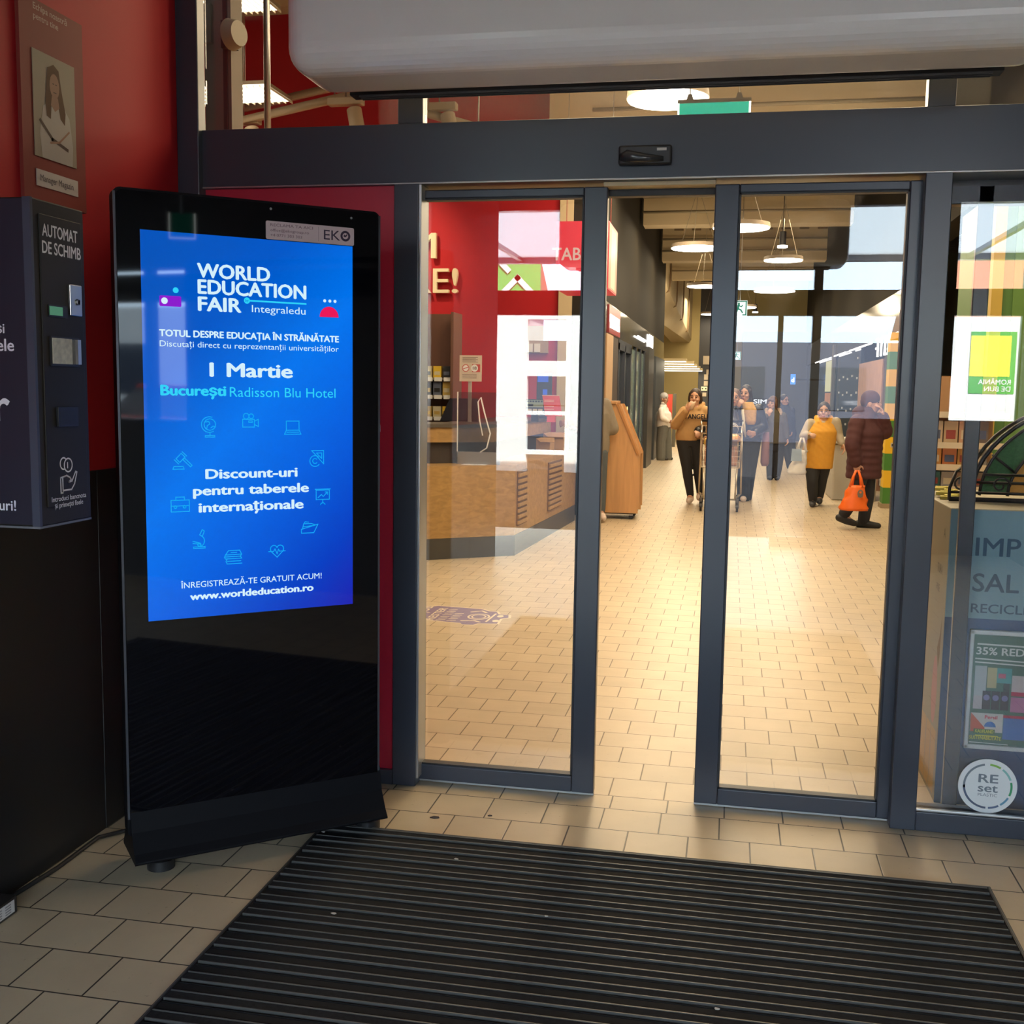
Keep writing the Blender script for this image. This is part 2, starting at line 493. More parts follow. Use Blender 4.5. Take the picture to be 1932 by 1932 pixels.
# booth back wall, corner posts, shop-front wall
b = MB().box(-8.0, -2.046, 9.2, 9.4, 0, 6.0, red_wall)
struct(b.build('wall_booth'), 'bright red back wall of the lottery and tobacco booth', 'wall')
b = MB().box(-2.046, -1.885, 9.16, 9.4, 0, 6.0, beige)
struct(b.build('pillar'), 'narrow beige post at the right end of the red booth wall', 'pillar')
dgrey2 = M('charcoal wall', (0.028, 0.025, 0.020), 0.75, noise=0.06, nscale=1.5, spec=0.05)
b = MB().box(-2.6, -1.66, 9.25, 23.4, 2.66, 6.0, dgrey2); b.box(-1.885, -1.66, 9.18, 9.4, 0, 6.0, dgrey2)
struct(b.build('wall_arcade_left'), 'dark grey wall above the shop fronts on the left of the arcade', 'wall')
b = MB().box(2.3, 2.6, 11.9, 33, 2.95, 6.0, dgrey2); b.box(2.3, 2.6, 4.4, 11.9, 3.4, 6.0, dgrey2)
struct(b.build('wall_arcade_right'), 'dark grey wall above the shop fronts on the right of the arcade', 'wall')
b = MB().box(-0.93, -0.47, 27.9, 28.2, 0, 6.0, M('black column', (0.03, 0.03, 0.032), 0.5))
struct(b.build('pillar.001'), 'black column with pale notices at the far end of the arcade', 'pillar')
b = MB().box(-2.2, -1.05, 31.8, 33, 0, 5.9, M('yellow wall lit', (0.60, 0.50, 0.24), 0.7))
struct(b.build('pillar.002'), 'broad yellow pier at the far left end of the arcade', 'pillar')
# beige sloping bulkhead with conduits beyond the left shop fronts
b = MB(); NL, NR, FL, FR = (-2.20, 23.6, 3.46), (-1.70, 23.6, 4.17), (-1.90, 32.9, 3.0), (-1.25, 32.9, 3.0)
b.add([NL, NR, FR, FL], [(0, 1, 2, 3)], beige); b.add([NR, FR, (-1.25, 32.9, 5.9), (-1.70, 23.6, 5.9)], [(0, 1, 2, 3)], beige); b.add([NL, NR, (-1.70, 23.6, 5.9), (-2.20, 23.6, 5.9)], [(0, 1, 2, 3)], beige); b.add([NL, FL, (-1.90, 32.9, 5.9), (-2.20, 23.6, 5.9)], [(0, 1, 2, 3)], beige)
cdt = M('conduit brown', (0.22, 0.14, 0.07), 0.5)
for k in range(5):
    q = k / 5.0 + 0.1; x = -1.70 + 0.45 * q + 0.02; y = 23.6 + 9.3 * q; z = 4.17 - 1.17 * q
    b.tube([(x - 0.5, y, z - 0.06 - 0.25 * (1 - q)), (x, y, z - 0.03), (x + 0.02, y, z + 0.1), (x + 0.02, y + 0.3, 5.3), (x + 0.5, y + 0.3, 5.5)], 0.02, cdt, seg=6)
struct(b.build('ceiling.003'), 'beige sloping bulkhead with conduits beyond the left shop fronts', 'bulkhead')

# ------------------------------------------------------------------ automatic door front (y = 0)
b = MB().box(-1.95, 3.0, 0.0, 0.16, 2.218, 2.428, frame_m)
b.box(-1.95, 3.0, -0.004, 0.0, 2.218, 2.224, alu)
b.box(-0.46, -0.078, 0.03, 0.10, 2.203, 2.218, beige); b.box(-0.46, -0.078, 0.10, 0.14, 2.18, 2.218, frame_dark)
struct(b.build('trim_2', bevel=0.003), 'wide dark grey header beam over the sliding doors', 'door header')
b = MB().box(-2.03, -1.944, -0.03, 0.03, 0, 3.4, frame_m)
struct(b.build('trim_3', bevel=0.004), 'dark post where the door front meets the red lobby wall', 'post')
b = MB().box(-1.208, -1.117, 0.0, 0.14, 0.0, 2.228, frame_m)
b.box(-1.119, -1.107, 0.004, 0.10, 0.03, 2.22, alu)
b.box(-1.195, -1.103, 0.0, 0.06, 2.428, 3.4, frame_m)
struct(b.build('trim_4', bevel=0.003), 'dark post left of the sliding doors', 'post')
b = MB().box(0.596, 0.681, 0.0, 0.14, 0.0, 2.228, frame_m)
b.box(0.590, 0.676, 0.0, 0.06, 2.428, 3.4, frame_m)
struct(b.build('trim_5', bevel=0.003), 'dark post right of the sliding doors', 'post')
b = MB().box(-1.95, 3.0, 0.0, 0.12, 3.30, 3.45, frame_m)
struct(b.build('trim_6'), 'dark top rail of the high panes', 'trim')

# red film sidelight
r = empty('window_3', (-1.576, 0.0, 0.0)); struct(r, 'side panel covered with red film left of the doors', 'window')
b = MB().box(-1.944, -1.208, 0.02, 0.06, 0.055, 2.228, red_panel)
b.text('n', (-1.293, 0.0185, 1.335), XU, ZU, M('white film letter', (0.75, 0.72, 0.72), 0.5), h=0.052, bold=0.03)
b.build('red_panel', r)
MB().box(-1.944, -1.208, 0.0, 0.10, 0.0, 0.055, frame_m).build('frame', r)

# high panes over the header
for i, (x0, x1, nm) in enumerate(((-1.944, -1.195, 'left'), (-1.103, 0.590, 'middle'), (0.676, 2.6, 'right'))):
    b = MB().box(x0, x1, 0.035, 0.043, 2.428, 3.32, glass)
    struct(b.build('window_%d' % (4 + i)), 'clear ' + nm + ' pane above the dark door header', 'window')

# sliding leaves
def leaf(name, x0, x1, y0, y1, label):
    t = empty(name, ((x0 + x1) / 2, (y0 + y1) / 2, 0.012)); struct(t, label, 'sliding door')
    b = MB(); sw = 0.083
    b.box(x0, x0 + sw, y0, y1, 0.012, 2.206, frame_m); b.box(x1 - sw, x1, y0, y1, 0.012, 2.206, frame_m)
    b.box(x0 + sw, x1 - sw, y0, y1, 0.012, 0.072, frame_m); b.box(x0 + sw, x1 - sw, y0, y1, 2.176, 2.206, frame_m)
    b.build('frame', t, bevel=0.004)
    ym = (y0 + y1) / 2
    MB().box(x0 + sw - 0.01, x1 - sw + 0.01, ym - 0.004, ym + 0.004, 0.06, 2.186, glass).build('glass_pane', t)
    b = MB(); g = 0.006
    for xa, xb in ((x0 + sw, x0 + sw + g), (x1 - sw - g, x1 - sw)):
        b.box(xa, xb, y0 + 0.004, y1 - 0.004, 0.072, 2.176, frame_dark)
    b.box(x0 + sw, x1 - sw, y0 + 0.004, y1 - 0.004, 0.072, 0.072 + g, frame_dark); b.box(x0 + sw, x1 - sw, y0 + 0.004, y1 - 0.004, 2.176 - g, 2.176, frame_dark)
    b.build('gasket', t)
    MB().box(x0, x1, y0 + 0.01, y1 - 0.01, 0.003, 0.012, alu).build('sill_strip', t)
leaf('door_1', -1.205, -0.447, 0.05, 0.095, 'left leaf of the half-open glass sliding door')
leaf('door_2', -0.079, 0.640, 0.05, 0.095, 'right leaf of the half-open glass sliding door')

# right fixed sidelight with the round sticker on it
t = empty('window_7', (1.6, 0.03, 0.0)); struct(t, 'fixed glass panel right of the sliding doors', 'window')
b = MB().box(0.681, 2.6, 0.0, 0.10, 0.0, 0.068, frame_m); b.box(0.681, 2.6, 0.004, 0.02, 0.068, 0.078, alu); b.box(2.52, 2.6, 0, 0.1, 0.068, 2.228, frame_m)
b.build('frame', t, bevel=0.003)
MB().box(0.681, 2.54, 0.03, 0.038, 0.06, 2.228, glass).build('glass_pane', t)
b = MB().box(0.790, 0.840, 0.14, 0.162, 0.0, 2.20, frame_m)
b.box(0.66, 2.5, 0.14, 0.20, 2.14, 2.228, frame_m)
struct(b.build('trim_7', bevel=0.003), 'inner dark post standing behind the right glass panel', 'post')

# round RE-set sticker on the glass
sk_w = M('sticker pale grey', (0.66, 0.70, 0.72), 0.5); sk_t = M('sticker grey text', (0.16, 0.20, 0.24), 0.5)
O = (0.9128, 0.0295, 0.1700)
b = MB(); b.cyl((0.9128, 0.030, 0.170), 0.0955, -0.003, sk_w, seg=56, axis=(0, 1, 0))
O2 = (0.9128, 0.0262, 0.1700)
cols = [(100, 187, sk_t), (60, 87, M('sticker leaf green', (0.20, 0.42, 0.08), 0.5)), (20, 54, M('sticker teal', (0.22, 0.46, 0.44), 0.5)), (-22, 14, M('sticker green', (0.05, 0.30, 0.14), 0.5)), (-55, -28, M('sticker blue', (0.12, 0.28, 0.42), 0.5)), (-86, -60, M('sticker slate', (0.10, 0.14, 0.24), 0.5)), (-180, -92, M('sticker slate2', (0.08, 0.11, 0.18), 0.5))]
for a0, a1, mt in cols:
    b.disc((0, 0), 0.080, O2, XU, ZU, mt, seg=18, a0=a0, a1=a1, ri=0.073)
b.text('RE', (0.9138, 0.0262, 0.1825), XU, ZU, sk_t, h=0.030, width=0.062, bold=0.02, align='C')
b.text('set', (0.9138, 0.0262, 0.1500), XU, ZU, sk_t, h=0.029, width=0.063, bold=0.02, align='C')
b.text('PLASTIC', (0.9138, 0.0262, 0.1340), XU, ZU, sk_t, h=0.0105, width=0.062, align='C')
tag(b.build('sticker'), 'round pale RE set PLASTIC sticker low on the right glass panel', 'sticker')

# door sensor on the header
t = empty('door_sensor', (-0.316, 0.0, 2.262)); tag(t, 'black motion sensor on the header above the door gap', 'sensor')
b = MB(); b.box(-0.405, -0.226, -0.035, -0.002, 2.262, 2.326, black_pl)
b.build('housing', t, bevel=0.008, bseg=3)
b = MB(); b.loft([((-0.402, -0.036, 2.286), (0, 0, 0.010), (0, 0.006, 0)), ((-0.375, -0.040, 2.288), (0, 0, 0.022), (0, 0.022, 0)), ((-0.32, -0.038, 2.282), (0, 0, 0.016), (0, 0.014, 0)), ((-0.252, -0.036, 2.278), (0, 0, 0.008), (0, 0.008, 0))], M('sensor lens smoke', (0.03, 0.032, 0.036), 0.15))
b.build('lens', t)
MB().box(-0.275, -0.243, -0.0362, -0.0345, 2.305, 2.314, M('sensor badge', (0.45, 0.45, 0.45), 0.4)).build('badge', t)

# air curtain above the doors
t = empty('air_curtain', (-0.27, -0.35, 2.46)); tag(t, 'white rounded air curtain unit over the doors', 'air curtain')
b = MB(); b.box(-1.395, 0.86, -0.57, -0.24, 2.458, 3.02, white_paint)
b.build('housing', t, bevel=0.085, bseg=8)
b = MB(); b.box(-1.24, 0.72, -0.586, -0.566, 2.70, 2.94, M('warm grille panel', (0.34, 0.27, 0.20), 0.5))
for k in range(11): b.box(-1.23, 0.71, -0.590, -0.585, 2.715 + k * 0.022, 2.703 + k * 0.022, frame_dark)
b.build('intake_grille', t)
b = MB(); b.box(-1.28, 0.76, -0.262, -0.20, 2.462, 2.490, frame_dark)
for k in range(3): b.box(-1.25, 0.73, -0.258 + k * 0.02, -0.254 + k * 0.02, 2.456, 2.464, M('outlet vane', (0.08, 0.08, 0.085), 0.4))
b.build('outlet_slot', t)
MB().box(-0.75, -0.69, -0.5, -0.02, 3.0, 3.4, frame_m).build('bracket', t)
MB().box(0.25, 0.31, -0.5, -0.02, 3.0, 3.4, frame_m).build('bracket', t)

# second air curtain over the outer doors, behind the photographer (dark against the daylight in the panes)
t = empty('air_curtain', (0.0, -6.7, 2.62)); tag(t, 'air curtain over the outer doors, a dark rounded shape mirrored in the panes', 'air curtain')
b = MB(); b.box(-1.66, 1.00, -6.92, -6.45, 2.66, 3.25, white_paint); b.build('housing', t, bevel=0.08, bseg=6)
MB().box(-1.5, 0.85, -6.80, -6.60, 2.648, 2.664, frame_dark).build('outlet_slot', t)
PEOPLE = {
 'sweater': {'head': (-1.421, 20.33, 1.335), 'neck': (-1.441, 20.33, 1.207), 'shR': (-1.474, 20.14, 1.094), 'shL': (-1.396, 20.52, 1.1), 'elR': (-1.441, 20.08, 0.926), 'haR': (-1.265, 20.17, 0.833), 'elL': (-1.349, 20.53, 0.927), 'haL': (-1.262, 20.39, 0.846), 'chest': (-1.425, 20.33, 1.026), 'belly': (-1.403, 20.33, 0.873), 'pelvis': (-1.424, 20.33, 0.748), 'hipR': (-1.43, 20.24, 0.713), 'knR': (-1.462, 20.23, 0.397), 'anR': (-1.452, 20.23, 0.052), 'toR': (-1.338, 20.23, 0.002), 'hipL': (-1.39, 20.42, 0.708), 'knL': (-1.342, 20.43, 0.391), 'anL': (-1.322, 20.43, 0.054), 'toL': (-1.248, 20.43, 0.012)},
 'hoodie': {'head': (-0.468, 11.03, 1.412), 'neck': (-0.461, 11.03, 1.304), 'shR': (-0.605, 11.03, 1.237), 'shL': (-0.329, 11.03, 1.244), 'elR': (-0.716, 10.93, 1.056), 'haR': (-0.538, 10.75, 1.283), 'elL': (-0.245, 11.03, 1.057), 'haL': (-0.277, 10.83, 0.924), 'chest': (-0.463, 11.03, 1.169), 'belly': (-0.515, 11.03, 0.992), 'pelvis': (-0.535, 11.03, 0.88), 'hipR': (-0.594, 11.03, 0.832), 'knR': (-0.551, 11.03, 0.491), 'anR': (-0.489, 11.03, 0.119), 'toR': (-0.503, 10.87, 0.033), 'hipL': (-0.458, 11.03, 0.835), 'knL': (-0.402, 11.08, 0.509), 'anL': (-0.364, 11.13, 0.15), 'toL': (-0.371, 10.97, 0.064)},
 'pusher': {'head': (0.047, 11.45, 1.418), 'neck': (-0.002, 11.45, 1.313), 'shR': (-0.294, 11.45, 1.212), 'shL': (0.018, 11.45, 1.229), 'elR': (-0.351, 11.13, 1.046), 'haR': (-0.425, 10.83, 0.969), 'elL': (0.059, 11.13, 1.055), 'haL': (0.012, 10.83, 0.936), 'chest': (-0.123, 11.45, 1.155), 'belly': (-0.14, 11.45, 0.987), 'pelvis': (-0.151, 11.45, 0.866), 'hipR': (-0.203, 11.45, 0.829), 'knR': (-0.185, 11.45, 0.467), 'anR': (-0.167, 11.45, 0.128), 'toR': (-0.173, 11.29, 0.034), 'hipL': (-0.085, 11.45, 0.832), 'knL': (-0.06, 11.45, 0.471), 'anL': (-0.042, 11.45, 0.132), 'toL': (-0.032, 11.29, 0.039)},
 'leather': {'head': (0.199, 11.66, 1.473), 'neck': (0.228, 11.66, 1.35), 'shR': (0.101, 11.66, 1.264), 'shL': (0.379, 11.66, 1.269), 'elR': (0.066, 11.56, 1.078), 'haR': (0.106, 11.41, 1.333), 'elL': (0.453, 11.66, 1.029), 'haL': (0.317, 11.46, 0.943), 'chest': (0.247, 11.66, 1.17), 'belly': (0.259, 11.66, 1.001), 'pelvis': (0.258, 11.66, 0.88), 'hipR': (0.206, 11.66, 0.848), 'knR': (0.21, 11.66, 0.428), 'anR': (0.219, 11.66, 0.036), 'toR': (0.219, 11.5, -0.024), 'hipL': (0.324, 11.66, 0.851), 'knL': (0.289, 11.76, 0.423), 'anL': (0.257, 11.86, 0.031), 'toL': (0.233, 11.71, -0.005)},
 'coat': {'head': (0.706, 15.67, 1.313), 'neck': (0.727, 15.67, 1.193), 'shR': (0.618, 15.67, 1.086), 'shL': (0.892, 15.67, 1.1), 'elR': (0.528, 15.47, 1.033), 'haR': (0.641, 15.39, 1.141), 'elL': (0.941, 15.67, 0.876), 'haL': (0.981, 15.62, 0.686), 'chest': (0.751, 15.67, 1.001), 'belly': (0.764, 15.67, 0.791), 'pelvis': (0.776, 15.67, 0.614), 'hipR': (0.71, 15.67, 0.564), 'knR': (0.713, 15.67, 0.305), 'anR': (0.716, 15.67, 0.028), 'toR': (0.714, 15.53, -0.026), 'hipL': (0.852, 15.67, 0.567), 'knL': (0.858, 15.67, 0.309), 'anL': (0.837, 15.67, 0.048), 'toL': (0.822, 15.53, 0.002)},
 'navy': {'head': (1.03, 18.3, 1.346), 'neck': (1.048, 18.3, 1.256), 'shR': (0.946, 18.3, 1.154), 'shL': (1.176, 18.3, 1.167), 'elR': (0.956, 18.3, 0.899), 'haR': (0.979, 18.2, 0.684), 'elL': (1.195, 18.3, 0.94), 'haL': (1.181, 18.2, 0.725), 'chest': (1.066, 18.3, 1.047), 'belly': (1.084, 18.3, 0.829), 'pelvis': (1.108, 18.3, 0.683), 'hipR': (1.047, 18.3, 0.645), 'knR': (1.122, 18.3, 0.354), 'anR': (1.187, 18.3, 0.081), 'toR': (1.235, 18.16, 0.028), 'hipL': (1.172, 18.3, 0.648), 'knL': (1.211, 18.3, 0.357), 'anL': (1.239, 18.3, 0.101), 'toL': (1.324, 18.18, 0.038)},
 'vest': {'head': (1.218, 11.26, 1.259), 'neck': (1.216, 11.26, 1.151), 'shR': (1.051, 11.26, 1.098), 'shL': (1.373, 11.26, 1.124), 'elR': (0.971, 11.21, 0.931), 'haR': (1.046, 11.01, 0.969), 'elL': (1.414, 11.26, 0.964), 'haL': (1.482, 11.18, 0.803), 'chest': (1.199, 11.26, 1.003), 'belly': (1.178, 11.26, 0.816), 'pelvis': (1.166, 11.26, 0.667), 'hipR': (1.097, 11.26, 0.602), 'knR': (1.103, 11.18, 0.346), 'anR': (1.126, 11.26, 0.09), 'toR': (1.113, 11.11, 0.004), 'hipL': (1.241, 11.26, 0.606), 'knL': (1.231, 11.36, 0.336), 'anL': (1.224, 11.46, 0.119), 'toL': (1.22, 11.31, 0.038)},
 'maroon': {'head': (1.532, 8.92, 1.4), 'neck': (1.51, 8.92, 1.298), 'shR': (1.378, 8.8, 1.195), 'shL': (1.636, 9.06, 1.214), 'elR': (1.325, 8.7, 0.951), 'haR': (1.391, 8.72, 0.694), 'elL': (1.706, 8.97, 1.083), 'haL': (1.651, 8.86, 1.307), 'chest': (1.496, 8.92, 1.09), 'belly': (1.486, 8.92, 0.882), 'pelvis': (1.489, 8.92, 0.715), 'hipR': (1.447, 8.83, 0.657), 'knR': (1.41, 8.83, 0.385), 'anR': (1.295, 8.83, 0.171), 'toR': (1.392, 8.83, 0.044), 'hipL': (1.538, 9.01, 0.648), 'knL': (1.552, 9.01, 0.363), 'anL': (1.525, 9.01, 0.081), 'toL': (1.666, 8.97, 0.011)},
 'grey': {'head': (-1.547, 8.62, 1.529), 'neck': (-1.538, 8.62, 1.422), 'shR': (-1.652, 8.57, 1.335), 'shL': (-1.415, 8.7, 1.338), 'elR': (-1.714, 8.52, 1.163), 'haR': (-1.836, 8.52, 1.132), 'elL': (-1.323, 8.72, 1.065), 'haL': (-1.711, 8.62, 1.089), 'chest': (-1.526, 8.62, 1.236), 'belly': (-1.514, 8.62, 1.035), 'pelvis': (-1.502, 8.62, 0.848), 'hipR': (-1.559, 8.62, 0.789), 'knR': (-1.551, 8.62, 0.456), 'anR': (-1.544, 8.62, 0.135), 'toR': (-1.539, 8.48, 0.063), 'hipL': (-1.45, 8.62, 0.792), 'knL': (-1.435, 8.62, 0.459), 'anL': (-1.427, 8.62, 0.14), 'toL': (-1.372, 8.48, 0.041)},
}
# ------------------------------------------------------------------ entrance mat
rib = M('mat rubber rib', (0.009, 0.0095, 0.012), 0.85, noise=0.4, nscale=60, spec=0.15)
rib2 = M('mat carpet rib', (0.017, 0.0175, 0.021), 0.95, noise=0.5, nscale=90, spec=0.1)
mat_al = M('mat aluminium edge', (0.10, 0.098, 0.095), 0.5, metal=0.4)
t = empty('entrance_mat', (-0.24, -1.6, 0.0)); tag(t, 'large black ribbed entrance mat in front of the doors', 'doormat')
b = MB(); y = -0.445; k = 0
b.box(-1.305, 0.822, -3.0, -0.442, 0.0, 0.004, rib)
while y > -2.95:
    for off, wd, hh, mt in ((0.000, 0.004, 0.0140, mat_al), (0.004, 0.032, 0.0120, rib2), (0.036, 0.003, 0.0145, mat_al), (0.039, 0.010, 0.006, rib), (0.049, 0.0026, 0.011, rib), (0.054, 0.026, 0.010, rib)):
        b.box(-1.302, 0.819, y - off - wd, y - off, 0.002, hh, mt)
    y -= 0.0885; k += 1
b.build('ribs', t)
b = MB()
for x0, x1, y0, y1 in ((-1.314, -1.304, -3.0, -0.433), (0.821, 0.831, -3.0, -0.433), (-1.314, 0.831, -0.441, -0.433)):
    b.box(x0, x1, y0, y1, 0.0005, 0.0125, frame_dark)
for x0, x1, y0, y1 in ((0.825, 0.829, -3.0, -0.435), (-1.312, -1.309, -3.0, -0.435), (-1.31, 0.83, -0.4385, -0.4355)):
    b.box(x0, x1, y0, y1, 0.012, 0.0135, mat_al)
b.build('frame', t)
# scraps of litter on mat and floor
scraps = [((-0.46, -0.93), 'pale paper scrap on the ribbed mat, nearest the doors'), ((-0.80, -0.62), 'tiny pale crumb on the mat beside the kiosk'), ((-1.285, -0.515), 'torn white scrap at the far left corner of the mat'), ((-1.05, -1.05), 'grey lint scrap on the left part of the mat'), ((0.02, -1.30), 'small white scrap in the middle of the mat')]
for (x, y), lb in scraps:
    b = MB(); b.prism([(random.uniform(0.004, 0.010) * math.cos(a), random.uniform(0.003, 0.006) * math.sin(a)) for a in [k * 1.05 for k in range(6)]], (x, y, 0.0146), XU, YU, ZU, 0.002, M('paper scrap', (0.42, 0.40, 0.38), 0.8))
    tag(b.build('paper_scrap'), lb, 'litter', 'scraps on the mat')
for (x, y, s, lb) in ((-0.965, -0.275, 0.017, 'dry dark leaf on the tiles beside the kiosk foot'), (-0.78, -0.215, 0.008, 'tiny brown leaf bit on the tiles in front of the left leaf')):
    b = MB(); b.prism([(-s, -s * .3), (-s * .2, -s * .55), (s, -s * .1), (s * .7, s * .4), (-s * .3, s * .5)], (x, y, 0.0003), XU, YU, ZU, 0.003, M('dry leaf', (0.035, 0.025, 0.03), 0.8))
    tag(b.build('dry_leaf'), lb, 'leaf')

# ------------------------------------------------------------------ kiosk
D = Vector((0.76079, 0.64900, 0)); NK = Vector((0.64900, -0.76079, 0)); A0 = Vector((-1.698, -0.845, 0))
kt = empty('digital_kiosk', A0 + D * 0.31); tag(kt, 'tall black advertising kiosk with a lit blue screen by the red wall', 'kiosk')
def rrect(u0, u1, v0, v1, r, n=5):
    out = []
    for cx, cy, a in ((u1 - r, v0 + r, -90), (u1 - r, v1 - r, 0), (u0 + r, v1 - r, 90), (u0 + r, v0 + r, 180)):
        for k in range(n + 1):
            t = math.radians(a + 90 * k / n); out.append((cx + r * math.cos(t), cy + r * math.sin(t)))
    return out
kb = M('kiosk black body', (0.006, 0.006, 0.008), 0.5, spec=0.1); ke = M('kiosk edge metal', (0.10, 0.105, 0.125), 0.3, metal=0.5)
b = MB(); b.prism(rrect(-0.10, 0.72, 0.12, 2.058, 0.022), A0 + NK * -0.02, D, ZU, NK, 0.052, kb)
b.build('body', kt, bevel=0.003)
b = MB(); b.prism(rrect(-0.092, 0.712, 0.14, 2.050, 0.018), A0 + NK * 0.0325, D, ZU, NK, 0.006, black_gloss)
b.build('front_glass', kt)
b = MB(); o_ = A0 + NK * 0.0325
b.prism([(-0.100, 0.18), (-0.0935, 0.18), (-0.0935, 2.045), (-0.100, 2.045)], o_, D, ZU, NK, 0.005, ke)
b.prism([(0.7135, 0.18), (0.720, 0.18), (0.720, 2.045), (0.7135, 2.045)], o_, D, ZU, NK, 0.005, ke)
b.build('edge_trim', kt)
# flared foot
prof = [(-0.10, 0.062), (-0.08, 0.085), (-0.04, 0.14), (-0.022, 0.22), (0.034, 0.22), (0.052, 0.14), (0.085, 0.085), (0.105, 0.062), (0.10, 0.055), (-0.095, 0.055)]
b = MB(); b.prism([(p[0], p[1]) for p in prof], A0 + D * -0.092, NK, ZU, D, 0.815, kb)
b.build('foot_skirt', kt, bevel=0.006)
for u in (0.0, 0.689):
    b = MB(); b.cyl(A0 + D * u + NK * 0.01, 0.042, 0.03, black_pl, seg=24); b.cyl(A0 + D * u + NK * 0.01 + ZU * 0.03, 0.026, 0.03, black_pl, seg=16)
    b.build('foot', kt)
for u, v in ((0.36, 2.035), (0.62, 2.03)):
    b = MB(); b.disc((u, v), 0.004, A0 + NK * 0.0392, D, ZU, alu, seg=12); b.build('screw', kt)
# screen
scr = bpy.data.materials.new('screen blue gradient'); scr.use_nodes = True
nt = scr.node_tree; bs = nt.nodes['Principled BSDF']; bs.inputs['Base Color'].default_value = (0.002, 0.004, 0.01, 1); bs.inputs['Roughness'].default_value = 0.03
tc = nt.nodes.new('ShaderNodeTexCoord'); mp = nt.nodes.new('ShaderNodeMapping'); gr = nt.nodes.new('ShaderNodeTexGradient'); cr = nt.nodes.new('ShaderNodeValToRGB')
# diagonal across the picture itself: light upper left to deep blue lower right
mp.inputs['Location'].default_value = (1.30, 0, 0)
rot = nt.nodes.new('ShaderNodeVectorMath'); rot.operation = 'DOT_PRODUCT'; rot.inputs[1].default_value = (D.x * -0.55, D.y * -0.55, 0.52)
mr = nt.nodes.new('ShaderNodeMapRange'); mr.inputs['From Min'].default_value = 0.22; mr.inputs['From Max'].default_value = 1.13
nt.links.new(tc.outputs['Object'], rot.inputs[0]); nt.links.new(rot.outputs['Value'], mr.inputs['Value']); nt.links.new(mr.outputs['Result'], cr.inputs['Fac'])
el = cr.color_ramp.elements
el[0].position = 0.0; el[0].color = (0.012, 0.008, 0.42, 1)
el[1].position = 1.0; el[1].color = (0.0, 0.085, 0.50, 1)
e = el.new(0.16); e.color = (0.0, 0.045, 0.55, 1)
e = el.new(0.38); e.color = (0.0, 0.115, 0.74, 1)
e = el.new(0.58); e.color = (0.0, 0.175, 0.84, 1)
e = el.new(0.80); e.color = (0.0, 0.095, 0.58, 1)
nt.links.new(cr.outputs[0], bs.inputs['Emission Color']); bs.inputs['Emission Strength'].default_value = 1.0
t_w = E('screen white text', (0.68, 0.90, 1.0), 0.95); t_c = E('screen cyan text', (0.02, 0.66, 0.95), 0.95); t_l = E('screen light blue', (0.0, 0.42, 0.95), 0.9)
t_p = E('screen purple', (0.26, 0.0, 0.62), 0.95); t_r = E('screen red', (0.85, 0.0, 0.09), 0.95); t_lt = E('screen thin text', (0.30, 0.66, 0.98), 0.9)
b = MB()
SO = A0 + NK * 0.0396
b.prism([(-0.027, 0.788), (0.624, 0.788), (0.624, 1.942), (-0.027, 1.942)], A0 + NK * 0.0382, D, ZU, NK, 0.001, scr)
def st(t, u0, u1, v, mat, cap, bold=0.0):
    b.text(t, SO + D * u0 + ZU * v, D, ZU, mat, h=cap, width=u1 - u0, bold=bold)
st('WORLD', 0.136, 0.354, 1.8165, t_w, 0.041, 0.035)
st('EDUCATION', 0.137, 0.469, 1.7690, t_w, 0.041, 0.035)
st('FAIR', 0.137, 0.264, 1.7185, t_w, 0.041, 0.035)
st('TOTUL DESPRE EDUCAȚIA ÎN STRĂINĂTATE', 0.022, 0.577, 1.639, t_w, 0.0195, 0.04)
st('Discutați direct cu reprezentanții universităților', 0.022, 0.577, 1.609, t_w, 0.0175)
st('1 Martie', 0.169, 0.423, 1.524, t_w, 0.041, 0.035)
st('București', 0.023, 0.214, 1.466, t_c, 0.030, 0.045)
st('Radisson Blu Hotel', 0.227, 0.566, 1.463, t_c, 0.030)
st('Discount-uri', 0.151, 0.437, 1.214, t_w, 0.029, 0.036)
st('pentru taberele', 0.113, 0.474, 1.164, t_w, 0.029, 0.036)
st('internaționale', 0.129, 0.456, 1.112, t_w, 0.029, 0.036)
st('ÎNREGISTREAZĂ-TE GRATUIT ACUM!', 0.070, 0.517, 0.881, t_w, 0.0185, 0.004)
st('www.worldeducation.ro', 0.098, 0.488, 0.843, t_w, 0.022, 0.042)
b.disc((0.283, 1.755), 0.0095, SO, D, ZU, t_c, seg=20); b.stroke([(0.288, 1.755), (0.469, 1.754)], 0.005, SO, D, ZU, t_c)
b.text('by', SO + D * 0.278 + ZU * 1.752 + NK * 0.0004, D, ZU, scr, h=0.007, width=0.010)
# handwritten-looking line
st('Integraledu', 0.298, 0.468, 1.721, t_w, 0.022)
# switch, dots, half disc
b.poly(rrect(0.0236, 0.0865, 1.726, 1.757, 0.004), SO, D, ZU, t_p); b.disc((0.038, 1.742), 0.0095, SO + NK * 0.0004, D, ZU, t_w, seg=18); b.disc((0.071, 1.774), 0.0085, SO, D, ZU, t_c, seg=18)
for u in (0.531, 0.548, 0.565): b.disc((u, 1.767), 0.005, SO, D, ZU, t_w, seg=14)
b.disc((0.5455, 1.7165), 0.0315, SO, D, ZU, t_r, seg=20, a0=0, a1=180, ry=0.033)
